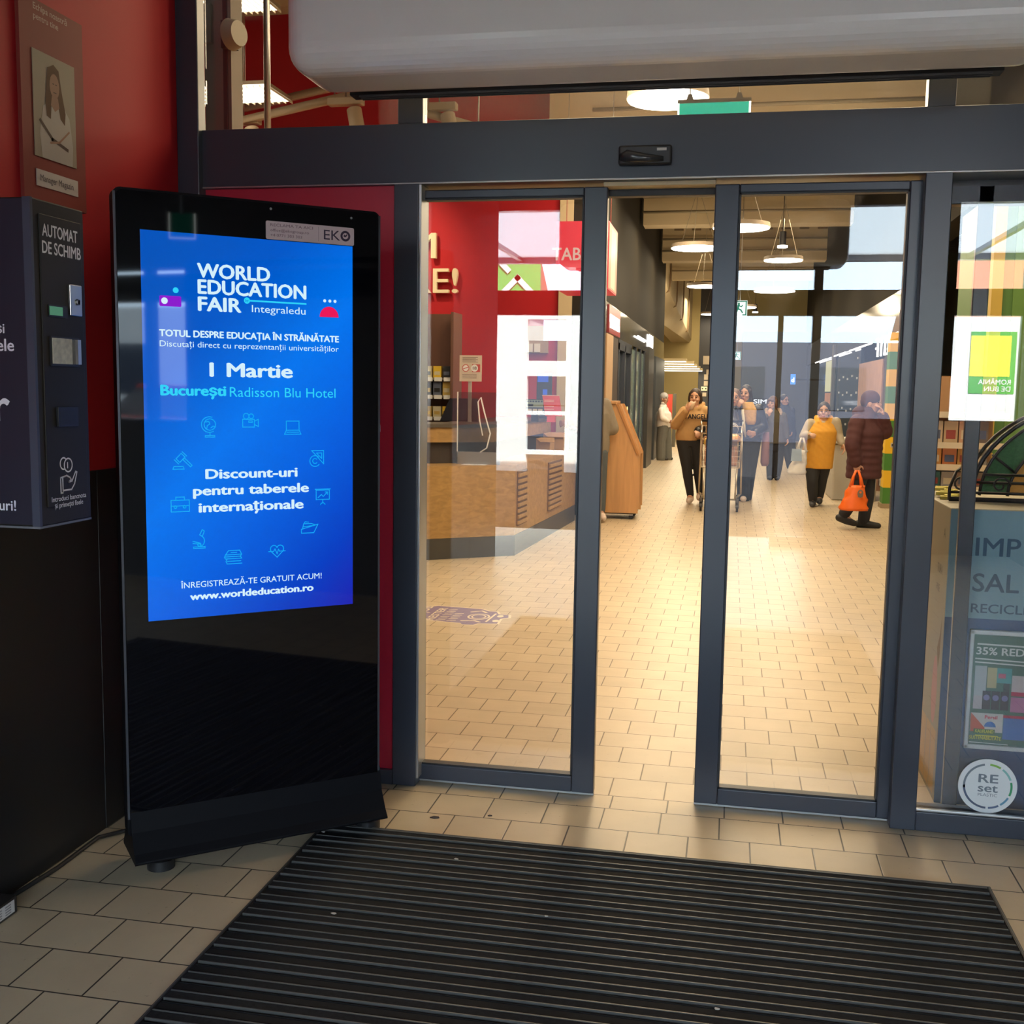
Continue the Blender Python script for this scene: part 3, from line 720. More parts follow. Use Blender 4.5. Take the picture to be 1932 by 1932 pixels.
# icons; unit = 1 px of the poster grid
def ic(cu, cv, strokes, w=0.0028):
    k = 0.00158
    for stv in strokes:
        cl = False
        if stv and stv[0] == 'c': cl = True; stv = stv[1:]
        b.stroke([(cu + p[0] * k, cv + p[1] * k) for p in stv], w, SO, D, ZU, t_l, close=cl)
def arc(cx, cy, r, a0=0, a1=360, n=16):
    return [(cx + r * math.cos(math.radians(a0 + (a1 - a0) * i / n)), cy + r * math.sin(math.radians(a0 + (a1 - a0) * i / n))) for i in range(n + 1)]
ic(0.165, 1.372, [arc(0, 4, 11), arc(-1, 4, 15, 70, 300), [(-8, 9), (-2, 10), (0, 5), (-5, 2), (-6, -3)], [(2, -2), (6, 1), (9, 0)], [(0, -11), (0, -17)], ['c', (-9, -17), (9, -17), (9, -20), (-9, -20)]])
ic(0.289, 1.391, [['c', (-15, 2), (8, 2), (8, -13), (-15, -13)], ['c', (8, -2), (16, 2), (16, -12), (8, -8)], arc(-8, 8, 5.5), arc(2, 8, 4.5), ['c', (-3, -1), (4, -1), (4, -4), (-3, -4)]])
ic(0.424, 1.368, [['c', (-13, 13), (13, 13), (13, -5), (-13, -5)], ['c', (-13, -5), (13, -5), (17, -13), (-17, -13)], [(-12, -9), (12, -9)]])
ic(0.083, 1.270, [['c', (-13, 4), (-3, 14), (4, 7), (-6, -3)], [(-16, 2), (-8, -6)], [(-1, 17), (7, 9)], ['c', (0, 2), (3, 5), (17, -9), (14, -12)], ['c', (-17, -11), (0, -11), (2, -16), (-19, -16)]])
ic(0.0725, 1.140, [['c', (-17, 7), (17, 7), (17, -15), (-17, -15)], ['c', (-8, 7), (-8, 13), (8, 13), (8, 7)], [(-17, -4), (17, -4)], arc(-9, -6, 2.5), arc(8, -6, 2.5)])
ic(0.503, 1.271, [['c', (-11, 15), (14, 15), (14, -12)], ['c', (-1, 10), (10, 10), (10, -1)], arc(-4, -6, 11, 45, 320), arc(-4, -6, 5, 45, 320)])
ic(0.522, 1.147, [[(-16, 15), (16, 15)], ['c', (-14, 13), (14, 13), (14, -6), (-14, -6)], [(-10, -2), (-3, 4), (1, 0), (9, 8)], [(5, 9), (10, 9), (10, 4)], [(0, -6), (0, -12)], arc(0, -18, 5, 20, 160)])
ic(0.1275, 1.030, [['c', (1, 8), (6, 18), (10, 15), (6, 5)], arc(-1, -4, 11, -70, 60), [(-12, -4), (2, -8)], [(-12, -8), (2, -10)], ['c', (-11, -15), (11, -15), (11, -18), (-11, -18)], arc(0, -11, 3)])
ic(0.477, 1.047, [['c', (-17, -10), (9, -10), (18, 7), (-17, -2)], [(-15, -2), (-12, 9), (4, 9), (12, 6)], [(-13, 3), (10, 5)], [(-12, 9), (-9, 13), (-2, 12)]])
ic(0.232, 0.968, [['c', (-10, 13), (12, 13), (16, 5), (-16, 5)], [(-16, 5), (-18, 0), (-16, -3), (16, -3)], [(-16, 1), (14, 1)], [(16, 5), (13, 1), (16, -3)], [(-13, -3), (-15, -8), (-13, -13), (16, -13)], [(-12, -8), (14, -8)], [(-5, 9), (6, 9)]])
ic(0.370, 0.978, [[(0, -12), (-13, 1)] , arc(-6.5, 5, 7, 210, 20), arc(6.5, 5, 7, 160, -30), [(13, 1), (0, -12)], [(-17, 0), (-7, 0), (-4, 5), (0, -5), (3, 4), (5, 0), (17, 0)]])
b.build('screen', kt)
# sticker on the kiosk glass
b = MB(); so2 = A0 + NK * 0.0387
lab = M('kiosk label paper', (0.62, 0.50, 0.53), 0.5); labt = M('label dark ink', (0.035, 0.02, 0.05), 0.5); labs = M('label pale ink', (0.22, 0.14, 0.17), 0.5)
b.prism(rrect(0.344, 0.629, 1.944, 1.999, 0.005), so2, D, ZU, NK, 0.001, lab)
so3 = A0 + NK * 0.0400
b.text('RECLAMA TA AICI', so3 + D * 0.358 + ZU * 1.9835, D, ZU, labs, h=0.0085, width=0.135, bold=0.01)
b.text('office@ekogroup.ro', so3 + D * 0.358 + ZU * 1.968, D, ZU, labs, h=0.0085, width=0.122, bold=0.01)
b.text('+4 0771 303 303', so3 + D * 0.358 + ZU * 1.953, D, ZU, labs, h=0.0085, width=0.10, bold=0.01)
b.stroke([(0.511, 1.95), (0.511, 1.993)], 0.0008, so3, D, ZU, labs)
b.text('EK', so3 + D * 0.529 + ZU * 1.957, D, ZU, labt, h=0.030, width=0.053, bold=0.004)
b.disc((0.600, 1.972), 0.0165, so3, D, ZU, labt, seg=24); b.disc((0.600, 1.972), 0.0095, so3 + NK * 0.0003, D, ZU, lab, seg=20)
b.poly([(0.593, 1.971), (0.599, 1.968), (0.606, 1.973), (0.605, 1.979), (0.600, 1.974), (0.596, 1.977)], so3 + NK * 0.0006, D, ZU, labt)
tag(b.build('sticker'), 'pinkish EKO contact label on the top right of the kiosk', 'sticker')

# ------------------------------------------------------------------ staff poster and little label on the red wall
PX = -2.03
t = empty('wall_poster', (PX, -0.80, 2.03)); tag(t, 'red staff poster with a portrait print above the change machine', 'poster')
pn = M('poster red panel', (0.24, 0.045, 0.038), 0.6, spec=0.15); PN = XU
b = MB(); b.box(PX, PX + 0.012, -0.955, -0.643, 2.03, 2.60, pn); 
pt = M('poster pink text', (0.42, 0.19, 0.16), 0.5)
b.text('Echipa noastră', (PX + 0.0126, -0.888, 2.572), YU, ZU, pt, h=0.018, width=0.165, bold=0.01)
b.text('pentru tine', (PX + 0.0126, -0.888, 2.545), YU, ZU, pt, h=0.018, width=0.12, bold=0.01)
b.build('panel', t, bevel=0.002)
# portrait print: flat shapes of a standing woman with long hair, arms crossed
b = MB(); O = Vector((PX + 0.0125, -0.902, 2.157))
b.prism([(0, 0), (0.208, 0), (0.208, 0.302), (0, 0.302)], O, YU, ZU, XU, 0.002, M('print backdrop', (0.33, 0.28, 0.22), 0.6, spec=0.15))
O = O + XU * 0.0026
hairp = M('print auburn hair', (0.10, 0.045, 0.02), 0.6, spec=0.1); skinp = M('print skin', (0.34, 0.20, 0.14), 0.6, spec=0.1); shirtp = M('print shirt', (0.46, 0.42, 0.38), 0.6, spec=0.1); foldp = M('print fold', (0.09, 0.06, 0.05), 0.6, spec=0.1)
b.poly([(0.035, 0.0), (0.025, 0.07), (0.045, 0.15), (0.08, 0.172), (0.14, 0.172), (0.175, 0.14), (0.19, 0.06), (0.185, 0.0)], O, YU, ZU, shirtp)
b.poly([(0.062, 0.215), (0.07, 0.265), (0.10, 0.28), (0.125, 0.268), (0.138, 0.21), (0.155, 0.15), (0.150, 0.115), (0.128, 0.13), (0.118, 0.17), (0.085, 0.16), (0.08, 0.12), (0.06, 0.125), (0.055, 0.165)], O + XU * 0.0004, YU, ZU, hairp)
b.disc((0.102, 0.218), 0.024, O + XU * 0.0008, YU, ZU, skinp, seg=18, ry=0.036)
b.poly([(0.088, 0.188), (0.118, 0.188), (0.124, 0.160), (0.102, 0.145), (0.082, 0.160)], O + XU * 0.0006, YU, ZU, skinp)
b.stroke([(0.028, 0.105), (0.085, 0.062), (0.16, 0.045)], 0.010, O + XU * 0.0008, YU, ZU, foldp); b.stroke([(0.17, 0.10), (0.12, 0.06), (0.075, 0.05)], 0.006, O + XU * 0.0009, YU, ZU, skinp)
b.stroke([(0.093, 0.224), (0.099, 0.224)], 0.003, O + XU * 0.001, YU, ZU, foldp); b.stroke([(0.107, 0.224), (0.113, 0.224)], 0.003, O + XU * 0.001, YU, ZU, foldp); b.stroke([(0.097, 0.2), (0.109, 0.2)], 0.003, O + XU * 0.001, YU, ZU, foldp)
b.build('portrait_print', t)
b = MB(); b.box(PX + 0.0122, PX + 0.015, -0.898, -0.691, 2.072, 2.120, M('name card', (0.50, 0.45, 0.43), 0.5))
b.text('Manager Magazin', (PX + 0.0156, -0.882, 2.088), YU, ZU, M('name card ink', (0.10, 0.08, 0.09), 0.5), h=0.019, width=0.165, bold=0.01)
b.build('name_card', t)
b = MB(); b.box(PX, PX + 0.003, -0.702, -0.640, 2.030, 2.048, M('small tag white', (0.6, 0.55, 0.48), 0.5)); b.box(PX + 0.003, PX + 0.0035, -0.700, -0.642, 2.042, 2.0445, pn)
tag(b.build('sticker'), 'small white strip label on the red wall just above the change machine', 'sticker')

# ------------------------------------------------------------------ change machine
t = empty('change_machine', (-1.866, -1.278, 1.135)); tag(t, 'black wall mounted coin change machine lettered AUTOMAT DE SCHIMB', 'change machine')
mb_ = M('machine charcoal', (0.028, 0.024, 0.021), 0.6, noise=0.15, nscale=150, spec=0.3); navy = M('machine navy print', (0.014, 0.013, 0.030), 0.5); mtx = M('machine lettering', (0.85, 0.84, 0.82), 0.5); bev = M('machine edge strip', (0.055, 0.065, 0.10), 0.4)
x1 = -1.700; y0, y1, z0, z1 = -1.390, -1.166, 1.135, 1.950
b = MB(); b.box(-2.022, x1, y0, y1, z0, z1, mb_); b.build('case', t, bevel=0.004)
b = MB(); b.box(-2.02, x1 - 0.020, y0 - 0.003, y0, z0 + 0.004, z1 - 0.004, navy)
ad = M('machine ad lettering', (0.80, 0.82, 0.90), 0.5)
for s, xr, zz, h in (('și', -1.782, 1.619, 0.024), ('ele', -1.757, 1.575, 0.030), ('r', -1.776, 1.400, 0.085), ('uri!', -1.767, 1.174, 0.026)):
    b.text(s, (xr, y0 - 0.0036, zz), XU, ZU, ad, h=h, bold=0.02, align='R')
b.build('side_print', t)
b = MB(); b.box(x1 - 0.021, x1 + 0.0005, y0 - 0.004, y0 + 0.006, z0, z1, bev); b.build('edge_strip', t)
b = MB(); b.box(-2.02, x1, y0 - 0.003, y1, z0 - 0.006, z0 - 0.0005, M('machine bottom lip', (0.16, 0.17, 0.19), 0.4)); b.build('bottom_lip', t)
b = MB(); XF = x1 + 0.0005
b.box(XF - 0.001, XF + 0.003, y0 + 0.028, y1 - 0.018, z0 + 0.045, z1 - 0.035, M('machine door', (0.025, 0.022, 0.019), 0.6, spec=0.3))
fd = b.build('front_door', t, bevel=0.003)
b = MB(); X2 = XF + 0.0034
b.text('AUTOMAT', (X2, y0 + 0.038, 1.862), YU, ZU, mtx, h=0.030, width=0.150, bold=0.02)
b.text('DE SCHIMB', (X2, y0 + 0.036, 1.820), YU, ZU, mtx, h=0.030, width=0.165, bold=0.02)
b.text('Introduci bancnota', (X2, y0 + 0.043, 1.193), YU, ZU, mtx, h=0.013, width=0.152, bold=0.01)
b.text('și primești fisele', (X2, y0 + 0.055, 1.176), YU, ZU, mtx, h=0.013, width=0.125, bold=0.01)
O = Vector((X2, y0, z0)); 
def ringp(cu, cv, r, w): b.disc((cu, cv), r, O, YU, ZU, mtx, seg=22, ri=r - w, ry=r * 1.0)
ringp(0.098, 0.154, 0.017, 0.004)
b.disc((0.117, 0.149), 0.0195, O + XU * 0.0003, YU, ZU, mb_, seg=22); b.disc((0.117, 0.149), 0.0195, O + XU * 0.0006, YU, ZU, mtx, seg=22, ri=0.0155)
b.text('1', O + YU * 0.113 + ZU * 0.141 + XU * 0.0006, YU, ZU, mtx, h=0.016, bold=0.03)
hand = [(0.083, 0.078), (0.083, 0.118), (0.100, 0.120), (0.110, 0.122), (0.124, 0.116), (0.130, 0.110), (0.116, 0.104), (0.133, 0.106), (0.150, 0.130), (0.156, 0.128), (0.144, 0.098), (0.130, 0.084), (0.095, 0.084), (0.092, 0.078)]
b.stroke(hand, 0.0042, O, YU, ZU, mtx, close=True); b.stroke([(0.092, 0.082), (0.092, 0.117)], 0.004, O, YU, ZU, mtx)
b.build('lettering', fd)
b = MB(); b.box(XF, XF + 0.010, y0 + 0.140, y0 + 0.192, 1.672, 1.752, steel); b.box(XF + 0.010, XF + 0.014, y0 + 0.165, y0 + 0.178, 1.70, 1.716, black_pl); b.cyl((XF + 0.010, y0 + 0.172, 1.708), 0.008, 0.004, alu, seg=16, axis=(1, 0, 0)); b.build('coin_lock', fd, bevel=0.002)
b = MB(); b.box(XF, XF + 0.006, y0 + 0.052, y0 + 0.132, 1.664, 1.694, black_pl); b.box(XF + 0.006, XF + 0.0075, y0 + 0.054, y0 + 0.108, 1.668, 1.690, E('lcd green', (0.10, 0.32, 0.18), 0.55)); b.build('display', fd)
b = MB(); b.box(XF, XF + 0.008, y0 + 0.054, y0 + 0.176, 1.540, 1.615, black_pl); b.box(XF + 0.008, XF + 0.0095, y0 + 0.058, y0 + 0.142, 1.546, 1.611, M('banknote print', (0.60, 0.58, 0.44), 0.5, noise=0.45, nscale=70)); b.box(XF + 0.008, XF + 0.016, y0 + 0.158, y0 + 0.172, 1.546, 1.610, steel); b.build('banknote_slot', fd)
b = MB(); b.box(XF + 0.002, XF + 0.010, y0 + 0.073, y0 + 0.160, 1.385, 1.435, black_pl); b.box(XF + 0.0095, XF + 0.0105, y0 + 0.082, y0 + 0.148, 1.39, 1.425, frame_dark); b.build('coin_tray', fd, bevel=0.003)

# floor box with a white type label
t = empty('power_box', (-1.98, -1.42, 0.0)); tag(t, 'low black box with a white label on the floor under the change machine', 'box')
MB().box(-2.018, -1.935, -1.64, -1.215, 0.001, 0.052, black_pl).build('case', t, bevel=0.004)
b = MB(); b.box(-1.935, -1.9335, -1.60, -1.23, 0.010, 0.045, M('type label', (0.55, 0.55, 0.58), 0.5))
for k in range(4):
    for j in range(9): b.box(-1.9335, -1.9332, -1.59 + j * 0.04, -1.565 + j * 0.04, 0.014 + k * 0.0075, 0.0175 + k * 0.0075, M('type ink', (0.22, 0.22, 0.25), 0.5))
b.build('type_label', t)
b = MB(); b.tube([(-2.0, -1.20, 0.012), (-1.985, -0.95, 0.010), (-1.99, -0.72, 0.012), (-1.90, -0.60, 0.010), (-1.78, -0.70, 0.010), (-1.72, -0.80, 0.04)], 0.007, black_pl, seg=8)
tag(b.build('power_cable'), 'black cable running along the wall foot to the kiosk', 'cable')
# pale wall post and speaker seen through the left high pane
b = MB(); b.box(-2.43, -2.30, 1.0, 1.12, 2.4, 3.6, M('pale post', (0.17, 0.15, 0.12), 0.6, spec=0.1)); b.box(-2.335, -2.315, 0.99, 1.0, 2.4, 3.35, frame_dark)
struct(b.build('pillar.003'), 'pale post behind the left high pane', 'pillar')
t = empty('alarm_sounder', (-2.26, 1.0, 3.03)); tag(t, 'beige round siren on the pale post behind the left high pane', 'siren')
b = MB(); b.cyl((-2.29, 0.98, 3.08), 0.07, 0.05, M('siren beige', (0.26, 0.22, 0.14), 0.5), axis=(1, -0.3, 0), r2=0.055); b.build('horn', t, bevel=0.006)
MB().box(-2.33, -2.27, 0.96, 1.02, 3.02, 3.14, frame_dark).build('bracket', t)
b = MB(); b.box(-2.425, -2.385, 0.975, 1.0, 3.05, 3.22, M('contact box', (0.18, 0.16, 0.12), 0.5)); tag(b.build('junction_box'), 'slim pale box high on the post behind the left high pane', 'junction box')
# ------------------------------------------------------------------ lamps
def pendant(name, x, y, z, r, power, label):
    t = empty(name, (x, y, z)); tag(t, label, 'pendant lamp', 'round white disc lamps')
    b = MB(); b.cyl((x, y, z + 0.012), r * 1.0, 0.055, M('lamp rim', (0.45, 0.37, 0.29), 0.5), seg=40, r2=r * 0.98); b.build('housing', t)
    b = MB(); b.cyl((x, y, z), r * 0.965, 0.012, disc_m, seg=40); b.build('diffuser', t)
    b = MB()
    for k in range(3):
        a = k * 2.1 + 0.4
        b.tube([(x + r * 0.8 * math.cos(a), y + r * 0.8 * math.sin(a), z + 0.06), (x, y, z + 0.9)], 0.004, M('lamp wire', (0.3, 0.26, 0.2), 0.5), seg=5, cap=False)
    b.tube([(x, y, z + 0.9), (x, y, 5.925)], 0.005, M('lamp wire', (0.3, 0.26, 0.2), 0.5), seg=5)
    b.build('suspension', t)
    lamp('lamp_light', (x, y, z - 0.02), r * 2, power, parent=t)
    return t
for a in ((-0.53, 4.45, 3.60, 0.30, 80, 'disc lamp seen through the high pane behind the green exit sign'),
          (-0.58, 12.9, 3.60, 0.38, 90, 'nearest disc lamp seen in the open door gap'),
          (-0.60, 18.9, 3.60, 0.36, 80, 'second disc lamp in the open door gap, half behind the door edge'),
          (-0.60, 27.0, 3.60, 0.30, 60, 'small far disc lamp in the open door gap by the black column'),
          (0.05, 10.9, 3.60, 0.37, 80, 'disc lamp cut by the left edge of the right leaf, highest one there'),
          (0.74, 14.5, 3.60, 0.31, 80, 'disc lamp high in the right leaf, second from the top'),
          (0.81, 20.0, 3.60, 0.43, 80, 'wide disc lamp in the right leaf, third from the top'),
          (0.13, 24.5, 3.60, 0.42, 60, 'disc lamp behind the white running man sign in the right leaf')):
    pendant('disc_lamp', *a)
for x, y, lb in ((0.66, 13.0, 'small ceiling spot between the two upper disc lamps in the right leaf'), (0.55, 26.5, 'small far ceiling spot under the lowest disc lamp in the right leaf')):
    b = MB(); b.cyl((x, y, 3.62), 0.075, 0.03, E('spot glow', (1, 0.95, 0.85), 6), seg=18); b.cyl((x, y, 3.65), 0.05, 0.2, black_pl, seg=12); b.tube([(x, y, 3.84), (x, y, 5.925)], 0.006, black_pl, seg=5)
    tag(b.build('ceiling_spot'), lb, 'spotlight')

# booth ceiling: louvred troffers on tracks, seen through the left high pane
def troffer(name, x0, x1, y0, y1, z, label):
    t = empty(name, ((x0 + x1) / 2, (y0 + y1) / 2, z)); tag(t, label, 'louvre lamp', 'louvred lamps of the red booth')
    MB().box(x0, x1, y0, y1, z + 0.02, z + 0.05, M('troffer body', (0.25, 0.20, 0.13), 0.5)).build('housing', t)
    b = MB(); b.box(x0 + 0.02, x1 - 0.02, y0 + 0.02, y1 - 0.02, z + 0.012, z + 0.02, tube_m); b.build('diffuser', t)
    b = MB(); n = 20
    for k in range(n + 1):
        xx = x0 + (x1 - x0) * k / n; b.box(xx - 0.003, xx + 0.003, y0, y1, z - 0.006, z + 0.012, M('louvre', (0.75, 0.66, 0.5), 0.4))
    b.build('louvre', t)
    lamp('lamp_light', ((x0 + x1) / 2, (y0 + y1) / 2, z - 0.04), x1 - x0, 22, parent=t, shape='RECTANGLE', sy=y1 - y0, col=(1, 0.80, 0.55))
troffer('louvre_lamp', -5.4, -4.15, 5.6, 6.2, 4.14, 'louvred lamp glowing low behind the left high pane')
troffer('louvre_lamp', -4.75, -3.75, 4.4, 5.0, 4.55, 'louvred lamp glowing at the top edge behind the left high pane')
rail_m = M('track beige', (0.34, 0.26, 0.17), 0.5)
for i, (p0, p1, lb) in enumerate((((-5.6, 7.4, 4.35), (-3.3, 7.0, 4.62), 'upper beige lighting track across the red booth'), ((-5.6, 6.6, 3.96), (-3.3, 6.2, 4.24), 'lower beige lighting track across the red booth'), ((-3.05, 6.4, 4.10), (-2.35, 6.9, 3.98), 'short beige lighting track behind the middle high pane'))):
    b = MB(); b.tube([p0, p1], 0.045, rail_m, seg=4)
    for q_ in (0.2, 0.8):
        p_ = Vector(p0).lerp(Vector(p1), q_); b.tube([p_, (p_.x, p_.y, 4.99 if p_.x > -3 else 5.92)], 0.008, steel, seg=5)
    tag(b.build('lighting_track'), lb, 'lighting track')
for (x, y, z, lb) in ((-3.62, 6.2, 4.00, 'track spotlight hanging right of the louvred lamps'), (-4.78, 6.5, 3.93, 'track spotlight low behind the left high pane'), (-2.80, 6.5, 4.00, 'track spotlight behind the middle high pane')):
    t = empty('track_spotlight', (x, y, z)); tag(t, lb, 'spotlight', 'track spotlights of the booth')
    b = MB(); b.box(x - 0.17, x + 0.17, y - 0.05, y + 0.05, z + 0.10, z + 0.17, rail_m); b.build('driver_box', t, bevel=0.01); b = MB(); b.tube([(x, y, z + 0.16), (x, y, 4.99 if x > -3 else 5.92)], 0.008, steel, seg=5); b.build('suspension', t)
    b = MB(); b.cyl((x + 0.08, y, z + 0.06), 0.07, 0.24, rail_m, axis=(0.25, -0.2, -1), seg=20); hd_ = b.build('head', t)
    b = MB(); b.cyl((x + 0.155, y - 0.06, z - 0.225), 0.055, 0.004, E('spot glow', (1, 0.95, 0.85), 6), axis=(0.25, -0.2, -1), seg=18); b.build('lens', hd_)
b = MB(); b.tube([(-3.0, 3.0, 2.4), (-3.0, 3.0, 5.9)], 0.022, steel, seg=10); tag(b.build('ceiling_rod'), 'thin steel rod behind the left high pane, nearest the siren', 'rod')
b = MB(); b.tube([(-2.0, 3.0, 2.4), (-2.0, 3.0, 5.9)], 0.012, steel, seg=10); tag(b.build('ceiling_rod'), 'thin steel rod behind the left high pane, beside the dark mullion', 'rod')
# wall washers over the booth letters
sp = bpy.data.lights.new('booth wash', 'SPOT'); sp.energy = 300; sp.color = (1, 0.78, 0.5); sp.spot_size = math.radians(48); sp.spot_blend = 1.0; sp.shadow_soft_size = 0.06
so = bpy.data.objects.new('booth_wash', sp); C.objects.link(so); so.location = (-4.1, 7.2, 4.5); so.rotation_euler = Vector((0.12, 2.2, -1.6)).to_track_quat('-Z', 'Y').to_euler()

# green exit sign behind the high pane
t = empty('exit_sign', (-0.12, 1.2, 2.62)); tag(t, 'green lit exit sign hanging behind the high pane over the doors', 'exit sign')
gm = E('exit green', (0.0, 0.52, 0.30), 0.95); wm = E('exit white edge', (0.95, 1.0, 0.92), 1.6)
b = MB(); b.box(-0.270, 0.030, 1.195, 1.205, 2.60, 2.762, gm)
b.build('panel', t)
MB().box(-0.278, -0.270, 1.19, 1.21, 2.60, 2.762, wm).build('edge_light', t); MB().box(0.030, 0.039, 1.19, 1.21, 2.60, 2.762, wm).build('edge_light', t)
MB().box(-0.278, 0.04, 1.185, 1.215, 2.762, 2.777, M('exit rail', (0.42, 0.38, 0.30), 0.5)).build('rail', t)
for x in (-0.225, -0.012):
    b = MB(); b.prism([(-0.016, 0), (0.016, 0), (0.008, 0.024), (-0.008, 0.024)], (x, 1.19, 2.777), XU, ZU, YU, 0.02, M('exit rail', (0.42, 0.38, 0.30), 0.5)); b.tube([(x, 1.2, 2.80), (x, 1.2, 5.93)], 0.003, steel, seg=5)
    b.build('hanger', t)

# running man signs further down
def man_sign(name, x, y, z, s, label, arrow=False):
    t = empty(name, (x, y, z)); tag(t, label, 'exit sign')
    w = E('sign white lit', (0.85, 1.0, 0.95), 1.3); g = E('sign green lit', (0.0, 0.28, 0.17), 0.8)
    b = MB(); b.box(x - s, x + s, y, y + 0.03, z - s * 1.05, z + s * 1.05, w)
    O = Vector((x, y - 0.002, z)); q = s / 10.0
    def P(l): return [(p[0] * q, p[1] * q) for p in l]
    b.disc((-1.5 * q, 6.3 * q), 1.5 * q, O, XU, ZU, g, seg=12)
    b.stroke(P([(-1.5, 4.3), (-2.5, -0.5)]), 2.6 * q, O, XU, ZU, g); b.stroke(P([(-2.5, -0.5), (1.5, -2.2), (3.5, -5.5)]), 1.7 * q, O, XU, ZU, g)
    b.stroke(P([(-2.5, -0.5), (-4.0, -4.5), (-7.5, -6.0)]), 1.7 * q, O, XU, ZU, g); b.stroke(P([(-1.8, 3.8), (2.0, 2.2), (3.6, 4.0)]), 1.3 * q, O, XU, ZU, g); b.stroke(P([(-1.8, 3.8), (-5.0, 2.4), (-7.0, 0.0)]), 1.3 * q, O, XU, ZU, g)
    b.stroke(P([(8.3, 9.0), (8.3, -8.8), (4.5, -8.8)]), 1.6 * q, O, XU, ZU, g); b.stroke(P([(-9.0, 9.3), (9, 9.3)]), 1.2 * q, O, XU, ZU, g)
    b.build('panel', t)
    b = MB(); b.tube([(x, y + 0.015, z + s), (x, y + 0.015, 5.93)], 0.006, steel, seg=5); b.build('hanger', t)
man_sign('exit_sign', 0.085, 14.0, 2.815, 0.115, 'white running man exit sign at the left edge of the right leaf, higher one')
man_sign('exit_sign', 0.10, 22.0, 2.335, 0.085, 'small running man exit sign near the left edge of the right leaf, lower one')

# ------------------------------------------------------------------ lottery and tobacco booth
# wall letters, raised from the wall
t = empty('wall_lettering', (-3.5, 9.2, 2.6)); tag(t, 'raised cream letters on the bright red booth wall', 'letters')
def letter3d(s, x_right, zb, h, wid, nm):
    vs, fs = _font_geo(s)
    x0 = min(v.x for v in vs); x1 = max(v.x for v in vs); k = h / 0.70; kx = wid / (x1 - x0)
    b = MB(); fr = [(x_right + (v.x - x1) * kx, 9.10, zb + v.y * k) for v in vs]; bk = [(p[0], 9.16, p[2]) for p in fr]
    b.add(fr, fs, cream)
    from collections import Counter
    ed = Counter()
    for f in fs:
        for i in range(len(f)): ed[tuple(sorted((f[i], f[(i + 1) % len(f)])))] += 1
    n = len(fr); b.add(fr + bk, [(e[0], e[1], e[1] + n, e[0] + n) for e, c_ in ed.items() if c_ == 1], cream)
    b.build(nm, t)
letter3d('M', -3.535, 3.045, 0.305, 0.40, 'letter'); letter3d('R', -3.598, 2.635, 0.295, 0.26, 'letter'); letter3d('E', -3.374, 2.635, 0.295, 0.195, 'letter'); letter3d('!', -3.262, 2.635, 0.295, 0.072, 'letter')
# counter
kick = M('counter kick grey', (0.065, 0.062, 0.058), 0.45); dband = M('counter dark band', (0.055, 0.045, 0.042), 0.4); topd = M('counter top edge', (0.10, 0.085, 0.07), 0.35)
t = empty('service_counter', (-2.4, 6.2, 0.0)); tag(t, 'oak laminate service counter of the red booth', 'counter')
P0 = Vector((-3.60, 4.555, 0)); P1 = Vector((-1.875, 5.783, 0)); P2 = Vector((-1.72, 8.62, 0))
def wall2(b, A, B, thick, za, zb, mat):
    d = (B - A).normalized(); n = Vector((-d.y, d.x, 0))
    b.obox(A, d, n, ZU, 0, (B - A).length, 0, thick, za, zb, mat)
b = MB(); wall2(b, P0, P1, 0.05, 0.185, 0.79, wood); wall2(b, P1, P2, 0.05, 0.185, 0.79, wood); b.build('front_panel', t)
b = MB(); wall2(b, P0, P1 + Vector((0.002, -0.004, 0)), 0.05, 0.0, 0.183, kick); wall2(b, P1 + Vector((0.004, -0.004, 0)), P2, 0.05, 0.0, 0.183, kick); b.build('kick_plate', t)
Q0, Q1, Q2 = P0 + Vector((-0.25, 0.42, 0)), P1 + Vector((-0.30, 0.20, 0)), P2 + Vector((-0.36, 0, 0))
b = MB(); b.prism([(P0.x, P0.y), (P1.x, P1.y), (P2.x, P2.y), (Q2.x - 0.03, Q2.y), (Q1.x - 0.03, Q1.y + 0.02), (Q0.x, Q0.y)], (0, 0, 0.79), XU, YU, ZU, 0.03, wood); b.build('ledge', t, bevel=0.004)
b = MB(); wall2(b, Q0, Q1, 0.04, 0.82, 1.012, dband); wall2(b, Q1, Q2, 0.04, 0.82, 1.012, dband); b.build('recess_band', t)
b = MB(); wall2(b, Q0 + Vector((0.03, -0.05, 0)), Q1 + Vector((0.05, -0.03, 0)), 0.05, 1.012, 1.145, wood); wall2(b, Q1 + Vector((0.05, -0.03, 0)), Q2 + Vector((0.06, 0, 0)), 0.05, 1.012, 1.145, wood); b.build('upper_panel', t)
R0, R1, R2 = Q0 + Vector((-0.28, 0.5, 0)), Q1 + Vector((-0.5, 0.4, 0)), Q2 + Vector((-0.55, 0, 0))
q0, q1, q2 = Q0 + Vector((0.04, -0.07, 0)), Q1 + Vector((0.06, -0.04, 0)), Q2 + Vector((0.07, 0, 0))
b = MB(); b.prism([(q0.x, q0.y), (q1.x, q1.y), (q2.x, q2.y), (R2.x, R2.y), (R1.x, R1.y), (R0.x, R0.y)], (0, 0, 1.145), XU, YU, ZU, 0.03, topd); b.build('worktop', t, bevel=0.004)
dS = (P2 - P1).normalized()
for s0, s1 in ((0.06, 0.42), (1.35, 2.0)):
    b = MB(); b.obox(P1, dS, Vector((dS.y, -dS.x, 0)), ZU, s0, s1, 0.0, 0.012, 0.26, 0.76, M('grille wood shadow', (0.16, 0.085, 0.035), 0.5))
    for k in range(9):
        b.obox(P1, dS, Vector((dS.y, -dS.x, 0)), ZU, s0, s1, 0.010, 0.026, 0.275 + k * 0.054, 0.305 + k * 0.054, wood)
    b.build('vent_grille', t)
